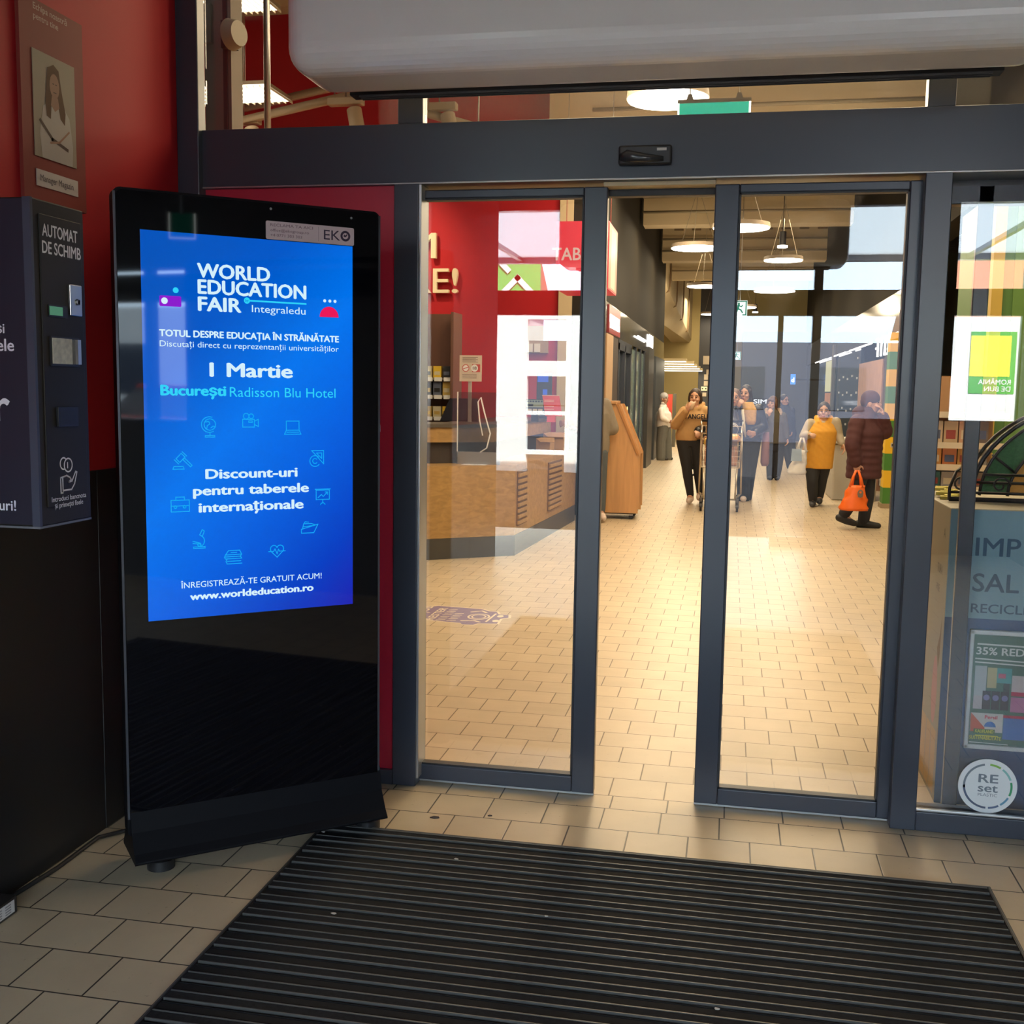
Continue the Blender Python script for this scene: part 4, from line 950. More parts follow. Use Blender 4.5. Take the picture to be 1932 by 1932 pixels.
b = MB(); b.obox((0, 0, 0), XU, YU, ZU, -2.34, -2.12, 5.62, 5.78, 0.821, 0.8225, M('paper sheet', (0.70, 0.72, 0.80), 0.5)); b.obox((0, 0, 0), XU, YU, ZU, -2.27, -2.18, 5.68, 5.70, 0.8226, 0.823, M('paper ink', (0.15, 0.15, 0.2), 0.5))
tag(b.build('paper_sheet'), 'white printed sheet lying on the lower counter ledge', 'paper')
# acrylic guard
t = empty('acrylic_guard', (-2.25, 5.72, 0.82)); tag(t, 'clear acrylic guard panel standing on the counter ledge', 'screen guard')
b = MB(); b.box(-2.40, -2.02, 5.74, 5.746, 0.93, 1.465, glass_mat('acrylic smoky', (0.72, 0.72, 0.74), 0.12)); b.build('panel', t)
b = MB(); b.box(-2.41, -2.01, 5.735, 5.752, 0.822, 0.932, alu); b.box(-2.408, -2.400, 5.735, 5.752, 0.822, 1.467, white_m)
b.tube([(-2.19, 5.73, 0.93), (-2.13, 5.73, 0.97), (-2.10, 5.73, 1.10), (-2.16, 5.73, 1.30), (-2.19, 5.73, 1.42), (-2.215, 5.73, 1.38), (-2.20, 5.73, 1.22), (-2.17, 5.73, 1.08)], 0.006, white_m, seg=6)
b.build('edge_and_clip', t)
# shelves with tobacco packs behind the counter
t = empty('tobacco_rack', (-2.85, 7.2, 1.1)); tag(t, 'tall brown rack stocked with yellow and black tobacco packs', 'rack')
b = MB(); b.box(-3.55, -2.795, 7.3, 7.36, 0.0, 2.26, M('rack brown', (0.16, 0.075, 0.05), 0.45)); b.box(-2.80, -2.77, 7.0, 7.36, 0, 2.26, M('rack brown', (0.16, 0.075, 0.05), 0.45)); b.build('back_panel', t)
for z in (1.20, 1.42, 1.60):
    MB().box(-3.5, -2.80, 7.05, 7.30, z - 0.02, z, M('shelf strip', (0.24, 0.21, 0.16), 0.5)).build('shelf', t)
    b = MB()
    for k in range(7): b.box(-3.48 + k * 0.10, -3.40 + k * 0.10, 7.044, 7.05, z - 0.034, z + 0.006, white_m)
    b.build('price_strip', t)
packs = [('yellow', (0.75, 0.50, 0.05)), ('gold', (0.55, 0.38, 0.10)), ('black', (0.03, 0.03, 0.03)), ('cream', (0.62, 0.55, 0.36)), ('bluegrey', (0.12, 0.14, 0.20))]
n = 0
for zi, z in enumerate((1.20, 1.42, 1.60)):
    for k in range(6):
        nm, cl = packs[(k * 2 + zi) % 5]; h = [0.11, 0.14, 0.12][zi]; x = -3.40 + k * 0.10
        b = MB(); b.box(x, x + 0.082, 7.08, 7.14, z + 0.001, z + h, M('pack ' + nm, cl, 0.4)); b.box(x + 0.01, x + 0.07, 7.0785, 7.08, z + h * 0.25, z + h * 0.55, M('pack ' + packs[(k + zi + 2) % 5][0], packs[(k + zi + 2) % 5][1], 0.4))
        tag(b.build('tobacco_pack'), '%s tobacco pack on the %s rack shelf, place %d from left' % ({'bluegrey': 'blue grey'}.get(nm, nm), ('lowest', 'middle', 'top')[zi], k + 1), 'pack', 'tobacco packs on the brown rack')
b = MB(); b.prism([(-2.80, 1.176), (-2.42, 1.176), (-2.42, 1.40), (-2.70, 1.40)], (0, 6.6, 0), XU, ZU, YU, 0.03, M('monitor black', (0.02, 0.02, 0.03), 0.35))
tag(b.build('monitor'), 'back of a dark monitor on the booth worktop beside the tobacco rack', 'monitor')
# notice with 18
b = MB(); b.box(-2.585, -2.365, 6.52, 6.526, 1.565, 1.815, M('notice paper', (0.62, 0.52, 0.40), 0.6)); nr = M('notice red', (0.50, 0.06, 0.05), 0.5); nk = M('notice ink', (0.12, 0.09, 0.08), 0.5)
O = Vector((-2.585, 6.5185, 1.565))
b.poly([(0.125, 0.09), (0.205, 0.09), (0.205, 0.165), (0.125, 0.165)], O, XU, ZU, nr); b.disc((0.150, 0.128), 0.034, O - YU * 0.0005, XU, ZU, white_m, seg=20); b.text('18', O + XU * 0.151 + ZU * 0.113 - YU * 0.001, XU, ZU, nk, h=0.030, width=0.036, bold=0.03, align='C')
b.disc((0.062, 0.128), 0.036, O, XU, ZU, nr, seg=20); b.disc((0.062, 0.128), 0.029, O - YU * 0.0005, XU, ZU, white_m, seg=20); b.stroke([(0.04, 0.12), (0.085, 0.137)], 0.007, O - YU * 0.001, XU, ZU, nr)
for k in range(5): b.stroke([(0.03, 0.23 - k * 0.011), (0.18 - 0.02 * (k % 2), 0.23 - k * 0.011)], 0.004, O, XU, ZU, nk)
for k in range(4): b.stroke([(0.03, 0.066 - k * 0.011), (0.17, 0.066 - k * 0.011)], 0.003, O, XU, ZU, nk)
tag(b.build('age_notice'), 'cream notice with a red 18 circle at the booth', 'notice')
b = MB(); b.box(-2.50, -2.47, 6.53, 6.56, 1.175, 1.60, M('notice post', (0.4, 0.35, 0.3), 0.5)); tag(b.build('sign_post'), 'slim post holding the 18 notice on the booth worktop', 'post')
# payment terminal, brochure holder, blue info screen, brown cartons
t = empty('payment_terminal', (-1.93, 7.0, 1.176)); tag(t, 'dark payment terminal with a lit display on the booth worktop', 'terminal')
b = MB(); b.box(-2.02, -1.83, 7.0, 7.06, 1.25, 1.40, black_pl); b.build('case', t, bevel=0.006)
b = MB(); b.box(-2.012, -1.838, 6.996, 7.0, 1.32, 1.392, E('terminal display', (0.35, 0.32, 0.16), 0.6)); b.box(-2.0, -1.94, 6.994, 6.996, 1.33, 1.352, frame_dark)
for k in range(6): b.box(-2.005 + k * 0.028, -1.985 + k * 0.028, 6.994, 6.996, 1.37, 1.386, frame_dark)
b.build('display', t)
for k in range(3): MB().box(-2.0 + k * 0.055, -1.955 + k * 0.055, 6.993, 7.0, 1.262, 1.305, M('terminal key', (0.5, 0.47, 0.4), 0.5)).build('key', t)
MB().box(-1.96, -1.89, 7.0, 7.08, 1.176, 1.25, black_pl).build('stand', t)
b = MB(); b.prism([(-0.08, 0), (0.09, 0), (0.055, 0.205), (-0.115, 0.205)], (-1.735, 7.0, 1.235), XU, ZU, YU, 0.012, M('brochure red', (0.62, 0.06, 0.05), 0.4)); ww = M('brochure pale', (0.85, 0.55, 0.50), 0.5)
for z in (1.39, 1.375, 1.33, 1.30): b.box(-1.83, -1.73, 6.998, 7.0, z, z + 0.006, ww)
b.stroke([(-0.115, 0.205), (0.055, 0.205)], 0.005, (-1.735, 6.999, 1.235), XU, ZU, ww)
b.box(-1.80, -1.72, 7.0, 7.06, 1.1755, 1.237, M('brochure red', (0.62, 0.06, 0.05), 0.4))
tag(b.build('brochure_stand'), 'slanted red brochure stand on the booth worktop', 'brochure stand')
b = MB(); b.box(-2.12, -1.95, 8.2, 8.23, 1.176, 1.68, M('info screen dark', (0.05, 0.05, 0.09), 0.4)); bl = E('info blue', (0.05, 0.12, 0.6), 0.9)
b.box(-2.11, -1.99, 8.197, 8.2, 1.58, 1.65, bl); b.box(-2.05, -2.0, 8.197, 8.2, 1.44, 1.50, bl); b.box(-2.04, -1.985, 8.197, 8.2, 1.40, 1.42, bl)
tag(b.build('info_screen'), 'dark upright screen with blue figures at the back of the booth', 'screen')
for x0, x1, y0, y1, z1, lb in ((-2.01, -1.86, 7.6, 7.9, 0.98, 'brown carton on the counter ledge, nearer the doors'), (-2.0, -1.78, 8.0, 8.45, 1.02, 'larger brown carton on the counter ledge, farther one')):
    t = empty('cardboard_box', ((x0 + x1) / 2, (y0 + y1) / 2, 0.82)); tag(t, lb, 'box'); cb = M('cardboard', (0.40, 0.235, 0.10), 0.8, noise=0.08)
    MB().box(x0, x1, y0, y1, 0.8205, z1, cb).build('carton', t)
    b = MB(); b.prism([(0, 0), (x1 - x0, 0), (x1 - x0 + 0.05, 0.06), (0.05, 0.06)], (x0, y0, z1), XU, Vector((0, -0.6, -0.6)), ZU, 0.004, cb); b.build('flap', t)
# hanging tobacco sign
t = empty('tobacco_sign', (-1.48, 7.0, 2.47)); tag(t, 'red hanging box sign lettered TABAC over the booth', 'sign')
sr = M('sign red', (0.50, 0.025, 0.05), 0.4, emit=(0.7, 0.02, 0.05), estr=0.45)
b = MB(); b.box(-1.74, -1.222, 7.0, 7.80, 2.487, 3.138, sr); b.build('box', t)
tl = E('sign lettering lit', (0.9, 0.55, 0.42), 0.85)
b = MB(); b.text('TABAC', (-1.775, 6.998, 2.765), XU, ZU, tl, h=0.12, width=0.49, bold=0.02); b.build('lettering', t)
MB().box(-1.222, -1.218, 7.02, 7.78, 2.50, 3.125, E('sign side lit', (0.95, 0.24, 0.10), 0.95)).build('lit_side', t)
b = MB(); b.box(-1.2178, -1.2172, 7.20, 7.60, 2.52, 3.10, E('sign tube glow', (1.0, 0.55, 0.24), 1.1)); b.build('tube_glow', t)
b = MB(); b.tube([(-1.70, 7.4, 3.13), (-1.70, 7.4, 5.95)], 0.004, steel, seg=5); b.tube([(-1.25, 7.4, 3.13), (-1.25, 7.4, 5.95)], 0.004, steel, seg=5); b.build('suspension', t)
# wall cupboard + sockets on the red wall
b = MB(); b.box(-2.42, -2.16, 9.14, 9.2, 1.93, 2.25, M('fuse box', (0.40, 0.30, 0.20), 0.5)); b.box(-2.42, -2.34, 9.12, 9.14, 1.94, 2.04, white_m); b.box(-2.32, -2.25, 9.12, 9.14, 1.94, 2.04, white_m)
tag(b.build('wall_box'), 'beige fuse box with two white sockets on the red booth wall', 'fuse box')

# floor sticker
t = MB(); dp = M('decal violet', (0.20, 0.15, 0.26), 0.5); dw = M('decal cream', (0.72, 0.62, 0.46), 0.5)
out = [(-2.02, 2.92), (-2.05, 3.25), (-1.93, 3.36), (-1.62, 3.33), (-1.55, 3.27), (-1.50, 3.27), (-1.47, 3.19), (-1.40, 3.18), (-1.385, 3.10), (-1.43, 3.05), (-1.42, 2.90), (-1.54, 2.88), (-1.56, 2.83), (-1.63, 2.82), (-1.65, 2.86)]
cx, cy = -1.75, 3.08
t.prism([(cx + (x - cx) * 1.05, cy + (y - cy) * 1.07) for x, y in out], (0, 0, 0.0003), XU, YU, ZU, 0.0007, dw); t.prism(out, (0, 0, 0.0011), XU, YU, ZU, 0.0003, dp)
t.text('COȘUL', (-1.955, 2.90, 0.0016), YU, -XU, dw, h=0.085, width=0.42, bold=0.02)
t.text('RESTER', (-1.845, 2.90, 0.0016), YU, -XU, dw, h=0.055, width=0.40, bold=0.02)
for x_, n_ in ((-1.79, 7), (-1.72, 5)):
    for k in range(n_): t.stroke([(x_ - 0.03, 2.91 + k * 0.055), (x_ + 0.015, 2.93 + k * 0.055)], 0.014, (0, 0, 0.0016), XU, YU, dw)
for r_, q_ in ((0.075, 0.062), (0.05, 0.04)): t.disc((-1.58, 3.08), r_, (0, 0, 0.0016), XU, YU, dw, seg=28, ri=q_, ry=r_ * 1.25)
t.stroke([(-1.66, 2.93), (-1.58, 2.95), (-1.54, 2.92)], 0.02, (0, 0, 0.0016), XU, YU, dw); t.stroke([(-1.66, 3.22), (-1.60, 3.27), (-1.56, 3.22)], 0.02, (0, 0, 0.0016), XU, YU, dw); t.stroke([(-1.50, 2.94), (-1.49, 3.2)], 0.014, (0, 0, 0.0016), XU, YU, dw)
for y_ in (2.98, 3.13): t.disc((-1.445, y_), 0.022, (0, 0, 0.0016), XU, YU, dw, seg=12, ry=0.035)
tag(t.build('floor_sticker'), 'violet basket sticker on the beige tiles in front of the booth counter', 'floor sticker')

# rolling wooden lectern stand
t = empty('wooden_display_stand', (-1.3, 8.9, 0.0)); tag(t, 'slanted orange oak display stand on castors at the end of the counter', 'display stand')
pr_ = [(-1.62, 0.075), (-1.02, 0.075), (-1.02, 0.13), (-1.006, 0.13), (-1.008, 0.775), (-1.25, 1.345), (-1.62, 1.345)]
b = MB(); b.prism(pr_, (0, 8.9, 0), XU, ZU, YU, 0.025, wood2); b.build('side_panel', t, bevel=0.003)
b = MB(); b.prism(pr_, (0, 9.35, 0), XU, ZU, YU, 0.025, wood2); b.build('side_panel', t, bevel=0.003)
b = MB(); b.prism([(-1.30, 1.34), (-1.272, 1.34), (-1.018, 0.76), (-1.046, 0.76)], (0, 8.886, 0), XU, ZU, YU, 0.50, M('stand board edge', (0.40, 0.185, 0.06), 0.4)); b.build('sloping_board', t)
b = MB(); b.box(-1.62, -1.302, 8.87, 9.39, 1.345, 1.378, wood2); b.build('top_board', t, bevel=0.003)
MB().box(-1.60, -1.05, 8.925, 9.35, 0.06, 0.10, black_pl).build('base_board', t)
for x, y in ((-1.1, 8.96), (-1.1, 9.32), (-1.55, 8.96), (-1.55, 9.32)):
    b = MB(); b.box(x - 0.02, x + 0.02, y - 0.018, y + 0.018, 0.045, 0.062, steel); cs_ = b.build('castor', t); b = MB(); b.cyl((x, y - 0.012, 0.028), 0.028, 0.024, black_pl, axis=(0, 1, 0), seg=16); b.build('wheel', cs_)
# ------------------------------------------------------------------ right side just inside the doors
teal = M('box teal print', (0.19, 0.33, 0.40), 0.5, noise=0.12, nscale=6); navyb = M('box blue print', (0.035, 0.085, 0.20), 0.5); btx = M('box lettering blue', (0.022, 0.075, 0.135), 0.5); bside = M('box beige side', (0.30, 0.27, 0.20), 0.6)
t = empty('recycling_display_box', (1.4, 0.6, 0.0)); tag(t, 'big blue printed recycling display box behind the right glass panel', 'display box')
b = MB(); b.box(0.792, 2.2, 0.30, 1.15, 0.0, 1.098, bside); b.build('carton', t, bevel=0.004)
b = MB(); b.box(0.793, 2.2, 0.2965, 0.30, 0.70, 1.094, teal); b.box(0.793, 2.2, 0.2965, 0.30, 0.0, 0.70, navyb)
O = Vector((0, 0.2955, 0))
b.text('IMP', (0.884, 0.2955, 0.930), XU, ZU, btx, h=0.066, width=0.150, bold=0.012)
b.text('SAL', (0.881, 0.2955, 0.800), XU, ZU, btx, h=0.066, width=0.155, bold=0.015)
b.text('RECICLE', (0.880, 0.2955, 0.722), XU, ZU, btx, h=0.033, width=0.200, bold=0.012)
b.build('front_print', t)
b = MB(); inkb = M('box side ink', (0.12, 0.12, 0.11), 0.6)
b.text('A', (0.7915, 0.40, 0.98), -YU, ZU, inkb, h=0.035, bold=0.01); b.text('TURA', (0.7915, 0.48, 0.84), -YU, ZU, inkb, h=0.035, width=0.10, bold=0.01); b.text('PRE', (0.7915, 0.48, 0.77), -YU, ZU, inkb, h=0.028, bold=0.01)
b.add([(0.7915, 0.36, 0.62), (0.7915, 0.335, 0.70), (0.7915, 0.345, 0.54), (0.7915, 0.365, 0.49), (0.7915, 0.40, 0.56)], [(0, 1, 2, 3, 4)], M('print leaf brown', (0.16, 0.11, 0.06), 0.6))
b.disc((0, 0), 0.05, (0.7915, 0.41, 0.40), YU, ZU, M('print pink', (0.45, 0.22, 0.20), 0.6), seg=20, ry=0.13)
for k in range(3): b.add([(0.7915, 0.33 + k * 0.10, 0.02), (0.7915, 0.42 + k * 0.10, 0.02), (0.7915, 0.42 + k * 0.10, 0.26), (0.7915, 0.33 + k * 0.10, 0.26)], [(0, 1, 2, 3)], M('print crate', (0.45, 0.30, 0.14), 0.6))
b.build('side_print', t)
# poster frame on the box front
t = empty('offer_poster', (1.1, 0.28, 0.2)); tag(t, 'green 35% offer poster in a white frame on the front of the recycling box', 'poster')
x0, x1, z0, z1 = 0.880, 1.42, 0.222, 0.662
b = MB(); fw = M('poster frame white', (0.62, 0.66, 0.68), 0.35)
for xa, xb, za, zb in ((x0, x1, z0, z0 + 0.016), (x0, x1, z1 - 0.016, z1), (x0, x0 + 0.014, z0, z1), (x1 - 0.014, x1, z0, z1)): b.box(xa, xb, 0.272, 0.294, za, zb, fw)
b.build('frame', t, bevel=0.003)
b = MB(); b.box(x0 + 0.01, x1 - 0.01, 0.284, 0.292, z0 + 0.01, z1 - 0.01, M('offer green', (0.055, 0.14, 0.12), 0.5)); Y = 0.2832
ow = M('offer white', (0.60, 0.64, 0.62), 0.5); oy = M('offer yellow', (0.55, 0.52, 0.08), 0.5)
b.text('35% REDU', (0.906, Y, 0.572), XU, ZU, ow, h=0.027, width=0.192, bold=0.025)
b.stroke([(0.91, 0.610), (1.10, 0.607)], 0.006, (0, Y, 0), XU, ZU, ow); b.stroke([(0.905, 0.556), (1.12, 0.550)], 0.005, (0, Y, 0), XU, ZU, ow); b.stroke([(0.905, 0.543), (1.12, 0.537)], 0.005, (0, Y, 0), XU, ZU, ow)
def rc(xa, xb, za, zb, col, nm, dy=0.0): b.box(xa, xb, Y - 0.0006 - dy, Y + 0.001, za, zb, M('offer ' + nm, col, 0.5))
rc(0.905, 0.945, 0.42, 0.53, (0.40, 0.45, 0.48), 'pale bottle'); rc(0.948, 0.980, 0.45, 0.525, (0.45, 0.42, 0.24), 'cream pack'); rc(0.98, 1.03, 0.47, 0.525, (0.08, 0.32, 0.33), 'teal bottle'); rc(0.985, 1.01, 0.488, 0.505, (0.5, 0.12, 0.2), 'pink mark', 0.0005)
for k in range(3):
    rc(0.935 + k * 0.031, 0.963 + k * 0.031, 0.37, 0.438, (0.02, 0.02, 0.04), 'black jar', 0.0006); b.disc((0.949 + k * 0.031, 0.414), 0.011, (0, Y - 0.0016, 0), XU, ZU, M('offer lilac', (0.20, 0.20, 0.40), 0.5), seg=16)
rc(1.005, 1.025, 0.438, 0.47, (0.03, 0.05, 0.06), 'pump', 0.0006); rc(0.905, 0.935, 0.37, 0.42, (0.45, 0.42, 0.45), 'white pack'); rc(1.032, 1.10, 0.44, 0.50, (0.5, 0.45, 0.46), 'white tub'); rc(1.032, 1.10, 0.425, 0.44, (0.40, 0.03, 0.08), 'red band', 0.0004); rc(1.032, 1.10, 0.365, 0.42, (0.42, 0.16, 0.30), 'mixed pack')
rc(0.90, 1.01, 0.285, 0.355, (0.52, 0.50, 0.48), 'white box'); b.poly([(0.90, 0.285), (0.90, 0.355), (0.95, 0.30), (0.945, 0.285)], (0, Y - 0.001, 0), XU, ZU, M('offer orange red', (0.50, 0.10, 0.06), 0.5))
rc(1.012, 1.12, 0.262, 0.342, (0.06, 0.16, 0.42), 'blue box'); rc(1.01, 1.12, 0.342, 0.352, (0.45, 0.03, 0.07), 'red band')
b.text('Persil', (0.948, Y - 0.0012, 0.335), XU, ZU, M('offer logo red', (0.50, 0.03, 0.06), 0.5), h=0.013, width=0.042, bold=0.03); b.disc((0.967, 0.305), 0.020, (0, Y - 0.0012, 0), XU, ZU, M('offer fan blue', (0.03, 0.14, 0.42), 0.5), seg=14, a0=0, a1=180)
rc(0.912, 0.985, 0.278, 0.296, (0.06, 0.13, 0.06), 'label dark', 0.0008)
b.text('KAUFLAND', (0.918, Y - 0.0018, 0.282), XU, ZU, oy, h=0.012, width=0.062, bold=0.03); b.text('SUSTENABILITATE', (0.899, Y - 0.0018, 0.257), XU, ZU, oy, h=0.013, width=0.108, bold=0.03)
b.stroke([(0.92, 0.272), (0.995, 0.271)], 0.004, (0, Y - 0.0018, 0), XU, ZU, oy); b.stroke([(0.90, 0.245), (1.03, 0.243)], 0.003, (0, Y - 0.0018, 0), XU, ZU, ow)
b.build('print', t)
# wrought iron arch on top
iron = M('wrought iron', (0.014, 0.014, 0.015), 0.45)
t = empty('wrought_iron_arch', (1.40, 0.62, 1.10)); tag(t, 'black wrought iron arch with scrolls standing on the recycling box', 'garden arch')
b = MB(); cx, zb = 1.40, 1.125
def el(rx, rz, y, a0=180, a1=0, n=24): return [(cx + rx * math.cos(math.radians(a0 + (a1 - a0) * k / n)), y, zb + rz * math.sin(math.radians(a0 + (a1 - a0) * k / n))) for k in range(n + 1)]
for rx, rz, y, r in ((0.49, 0.37, 0.56, 0.009), (0.46, 0.345, 0.56, 0.006), (0.36, 0.26, 0.56, 0.006), (0.26, 0.17, 0.56, 0.006), (0.47, 0.36, 0.75, 0.008)): b.tube(el(rx, rz, y), r, iron, seg=8)
for a in (160, 130, 100, 70, 40): b.tube([(cx + 0.36 * math.cos(math.radians(a)), 0.56, zb + 0.26 * math.sin(math.radians(a))), (cx + 0.47 * math.cos(math.radians(a - 6)), 0.56, zb + 0.355 * math.sin(math.radians(a - 6)))], 0.005, iron, seg=6)
b.build('hoops', t)
b = MB()
for z, xa in ((1.113, 0.83), (1.135, 0.83), (1.175, 0.90), (1.205, 0.95)): b.tube([(xa, 0.55, z), (1.98, 0.55, z)], 0.0055, iron, seg=6)
for k in range(8):
    x = 0.87 + k * 0.14; b.tube([(x + 0.035 * math.cos(a) * (1 - a / 9), 0.545, 1.165 + 0.035 * math.sin(a) * (1 - a / 9)) for a in [j * 0.55 for j in range(13)]], 0.004, iron, seg=6)
b.tube([(0.83, 0.55, 1.105), (0.83, 0.55, 1.15), (0.86, 0.6, 1.21), (0.90, 0.62, 1.24)], 0.006, iron, seg=6)
b.tube([(0.83, 0.55, 1.108), (1.98, 0.55, 1.108)], 0.009, iron, seg=6); b.build('scroll_rail', t)
b = MB(); b.poly([(p[0] - cx, p[2] - zb) for p in el(0.35, 0.25, 0)], (cx, 0.60, zb), XU, ZU, M('orange fabric', (0.62, 0.29, 0.04), 0.7, noise=0.25, nscale=50))
b.build('orange_panel', t)
b = MB(); gmh = M('green net', (0.06, 0.17, 0.06), 0.7, noise=0.5, nscale=120)
ou, inn = el(0.455, 0.34, 0.605), el(0.355, 0.255, 0.605); n = len(ou); b.add(ou + inn, [(i, i + 1, i + 1 + n, i + n) for i in range(n - 1)], gmh); b.build('green_net', t)
# leaflets on the box
b = MB()
for k in range(8): b.prism([(0, 0), (0.05, 0.01), (0.06, 0.035), (0.01, 0.04)], (0.81 + (k % 3) * 0.02, 0.62 + k * 0.03, 1.099 + k * 0.003), XU, YU, ZU, 0.012, M('salad green', (0.22, 0.34, 0.06) if k % 2 else (0.60, 0.52, 0.10), 0.7))
tag(b.build('salad_decoration'), 'yellow green leafy decoration at the left end of the recycling box top', 'decoration')

# green kiosk wall behind
t = empty('green_kiosk', (2.5, 4.0, 0.0)); tag(t, 'green panelled shop kiosk with a yellow corner strip at the right edge', 'kiosk')
gk = M('kiosk green', (0.105, 0.215, 0.045), 0.5, noise=0.05); gk2 = M('kiosk green darker', (0.075, 0.17, 0.035), 0.5); yk = M('kiosk yellow strip', (0.48, 0.33, 0.06), 0.5)
b = MB(); b.box(1.74, 3.6, 4.0, 5.5, 0.0, 2.9, gk2)
for k in range(4): b.box(1.80 + k * 0.45, 2.24 + k * 0.45, 3.985, 4.0, 0.05, 2.86, gk)
b.build('panels', t)
b = MB(); b.box(1.665, 1.735, 3.98, 4.06, 1.18, 2.88, yk); b.box(1.665, 1.735, 3.98, 4.06, 1.02, 1.12, yk); b.build('corner_strip', t)
b = MB(); b.box(1.66, 3.6, 3.96, 4.1, 2.88, 2.96, M('kiosk green top', (0.09, 0.26, 0.06), 0.5)); b.build('cornice', t)
# product shelf between box and kiosk
t = empty('product_shelf', (1.30, 3.2, 0.0)); tag(t, 'orange lit product shelf seen between the right door post and the inner post', 'shelf')
b = MB(); b.box(1.10, 1.60, 3.40, 3.44, 0.0, 1.62, M('shelf back orange', (0.42, 0.22, 0.09), 0.6)); b.build('back_panel', t)
for z in (0.96, 1.09, 1.22, 1.40):
    b = MB(); b.box(1.10, 1.60, 3.0, 3.40, z - 0.018, z, M('shelf grey', (0.22, 0.2, 0.18), 0.5)); b.box(1.10, 1.60, 2.992, 3.0, z - 0.03, z + 0.006, M('shelf price strip', (0.72, 0.60, 0.42), 0.5)); b.build('shelf', t)
k = 0
for z, h, cols in ((1.09, 0.10, ((0.70, 0.30, 0.05), (0.62, 0.20, 0.06), (0.66, 0.34, 0.08), (0.35, 0.30, 0.25))), (1.22, 0.13, ((0.68, 0.50, 0.30), (0.62, 0.42, 0.22), (0.66, 0.36, 0.2), (0.2, 0.14, 0.1))), (0.96, 0.09, ((0.03, 0.14, 0.13), (0.4, 0.36, 0.32), (0.30, 0.2, 0.15), (0.25, 0.2, 0.16)))):
    for j, cl in enumerate(cols):
        x = 1.16 + j * 0.085; k += 1
        bb = MB(); bb.box(x, x + 0.078, 3.02, 3.14, z + 0.001, z + h, M('shop pack %d' % k, cl, 0.4)); bb.box(x + 0.012, x + 0.066, 3.0185, 3.02, z + h * 0.2, z + h * 0.6, M('shop pack print %d' % (k % 3), [(0.35, 0.06, 0.04), (0.75, 0.62, 0.4), (0.10, 0.12, 0.2)][k % 3], 0.5))
        tag(bb.build('product_pack'), '%s pack on the %s shelf by the right door post, place %d from left' % (['orange', 'red orange', 'amber', 'grey', 'cream', 'tan', 'salmon', 'brown', 'dark teal', 'pale grey', 'rust', 'umber'][k - 1], {1.09: 'second', 1.22: 'third', 0.96: 'lowest'}[z], j + 1), 'pack', 'packs on the right shelf')

# ------------------------------------------------------------------ striped pillar and right shop fronts
t = empty('striped_pillar', (2.105, 11.42, 0.0)); tag(t, 'square pillar striped in green and yellow blocks on the right of the arcade', 'pillar')
pg = M('pillar green', (0.055, 0.20, 0.03), 0.45); py_ = M('pillar yellow', (0.72, 0.44, 0.015), 0.45)
zs = [0.062, 0.275, 0.502, 0.727, 0.945, 1.162, 1.386, 1.609, 1.831, 2.06, 2.31]
b = MB()
for i in range(10): b.box(2.02, 2.185, 11.3, 11.55, zs[i], zs[i + 1], pg if i % 2 == 0 else py_)
b.build('blocks', t)
MB().box(2.0, 2.195, 11.29, 11.56, 0.0, 0.062, M('plinth tile', (0.32, 0.24, 0.14), 0.5)).build('plinth', t)
b = MB(); b.box(2.09, 2.145, 11.285, 11.30, 0.81, 0.87, M('socket grey', (0.5, 0.48, 0.44), 0.5)); b.box(2.10, 2.12, 11.282, 11.285, 0.825, 0.855, frame_dark); b.box(2.125, 2.14, 11.282, 11.285, 0.825, 0.855, frame_dark); b.build('socket', t)
b = MB(); b.box(2.195, 2.235, 11.3, 11.9, 0, 2.6, frame_dark); struct(b.build('trim_8'), 'black door edge beside the striped pillar', 'trim')
b = MB(); b.box(2.235, 2.31, 11.15, 11.9, 0, 2.75, M('pale oak post', (0.50, 0.35, 0.17), 0.5)); struct(b.build('trim_9'), 'pale oak post right of the striped pillar', 'trim')
gl_dark = M('dark shop glass', (0.018, 0.03, 0.045), 0.06); fas = M('glossy dark fascia', (0.05, 0.05, 0.052), 0.09)
def front(name, x, y0, y1, z0, z1, mat, label, cat, th=0.06, side=1):
    b = MB(); b.box(min(x, x + th * side), max(x, x + th * side), y0, y1, z0, z1, mat); o = b.build(name); struct(o, label, cat); return o
front('trim_10', 2.26, 11.9, 33, 2.36, 2.95, fas, 'glossy dark fascia band along the right shop fronts', 'fascia')
front('window_8', 2.30, 11.9, 14.0, 0.1, 2.36, gl_dark, 'dark shop window just past the striped pillar', 'shop window')
front('wall_brick', 2.28, 14.0, 17.2, 0.0, 2.05, M('pinkish brick', (0.36, 0.20, 0.13), 0.7, noise=0.2, nscale=5), 'pinkish brick panel in the right shop front', 'wall')
front('window_9', 2.30, 17.2, 22.0, 0.1, 2.36, gl_dark, 'dark shop window with price tags on the right of the arcade', 'shop window')
front('trim_11', 2.22, 21.9, 22.2, 0, 2.6, M('front post grey', (0.10, 0.10, 0.10), 0.5), 'dark post between the right shop windows', 'post')
front('wall_lit', 2.27, 22.3, 24.4, 1.55, 2.28, E('pale lit panel', (0.85, 0.78, 0.42), 0.7), 'pale yellow lit panel in the right shop front', 'wall panel')
front('window_10', 2.30, 22.2, 33, 0.1, 2.36, gl_dark, 'far shop windows on the right of the arcade', 'shop window')
b = MB(); b.box(2.26, 2.27, 22.4, 24.2, 1.05, 1.52, M('shop poster', (0.45, 0.22, 0.14), 0.5, noise=0.6, nscale=6)); tag(b.build('shop_poster'), 'small orange shop poster under the pale yellow lit panel', 'poster')
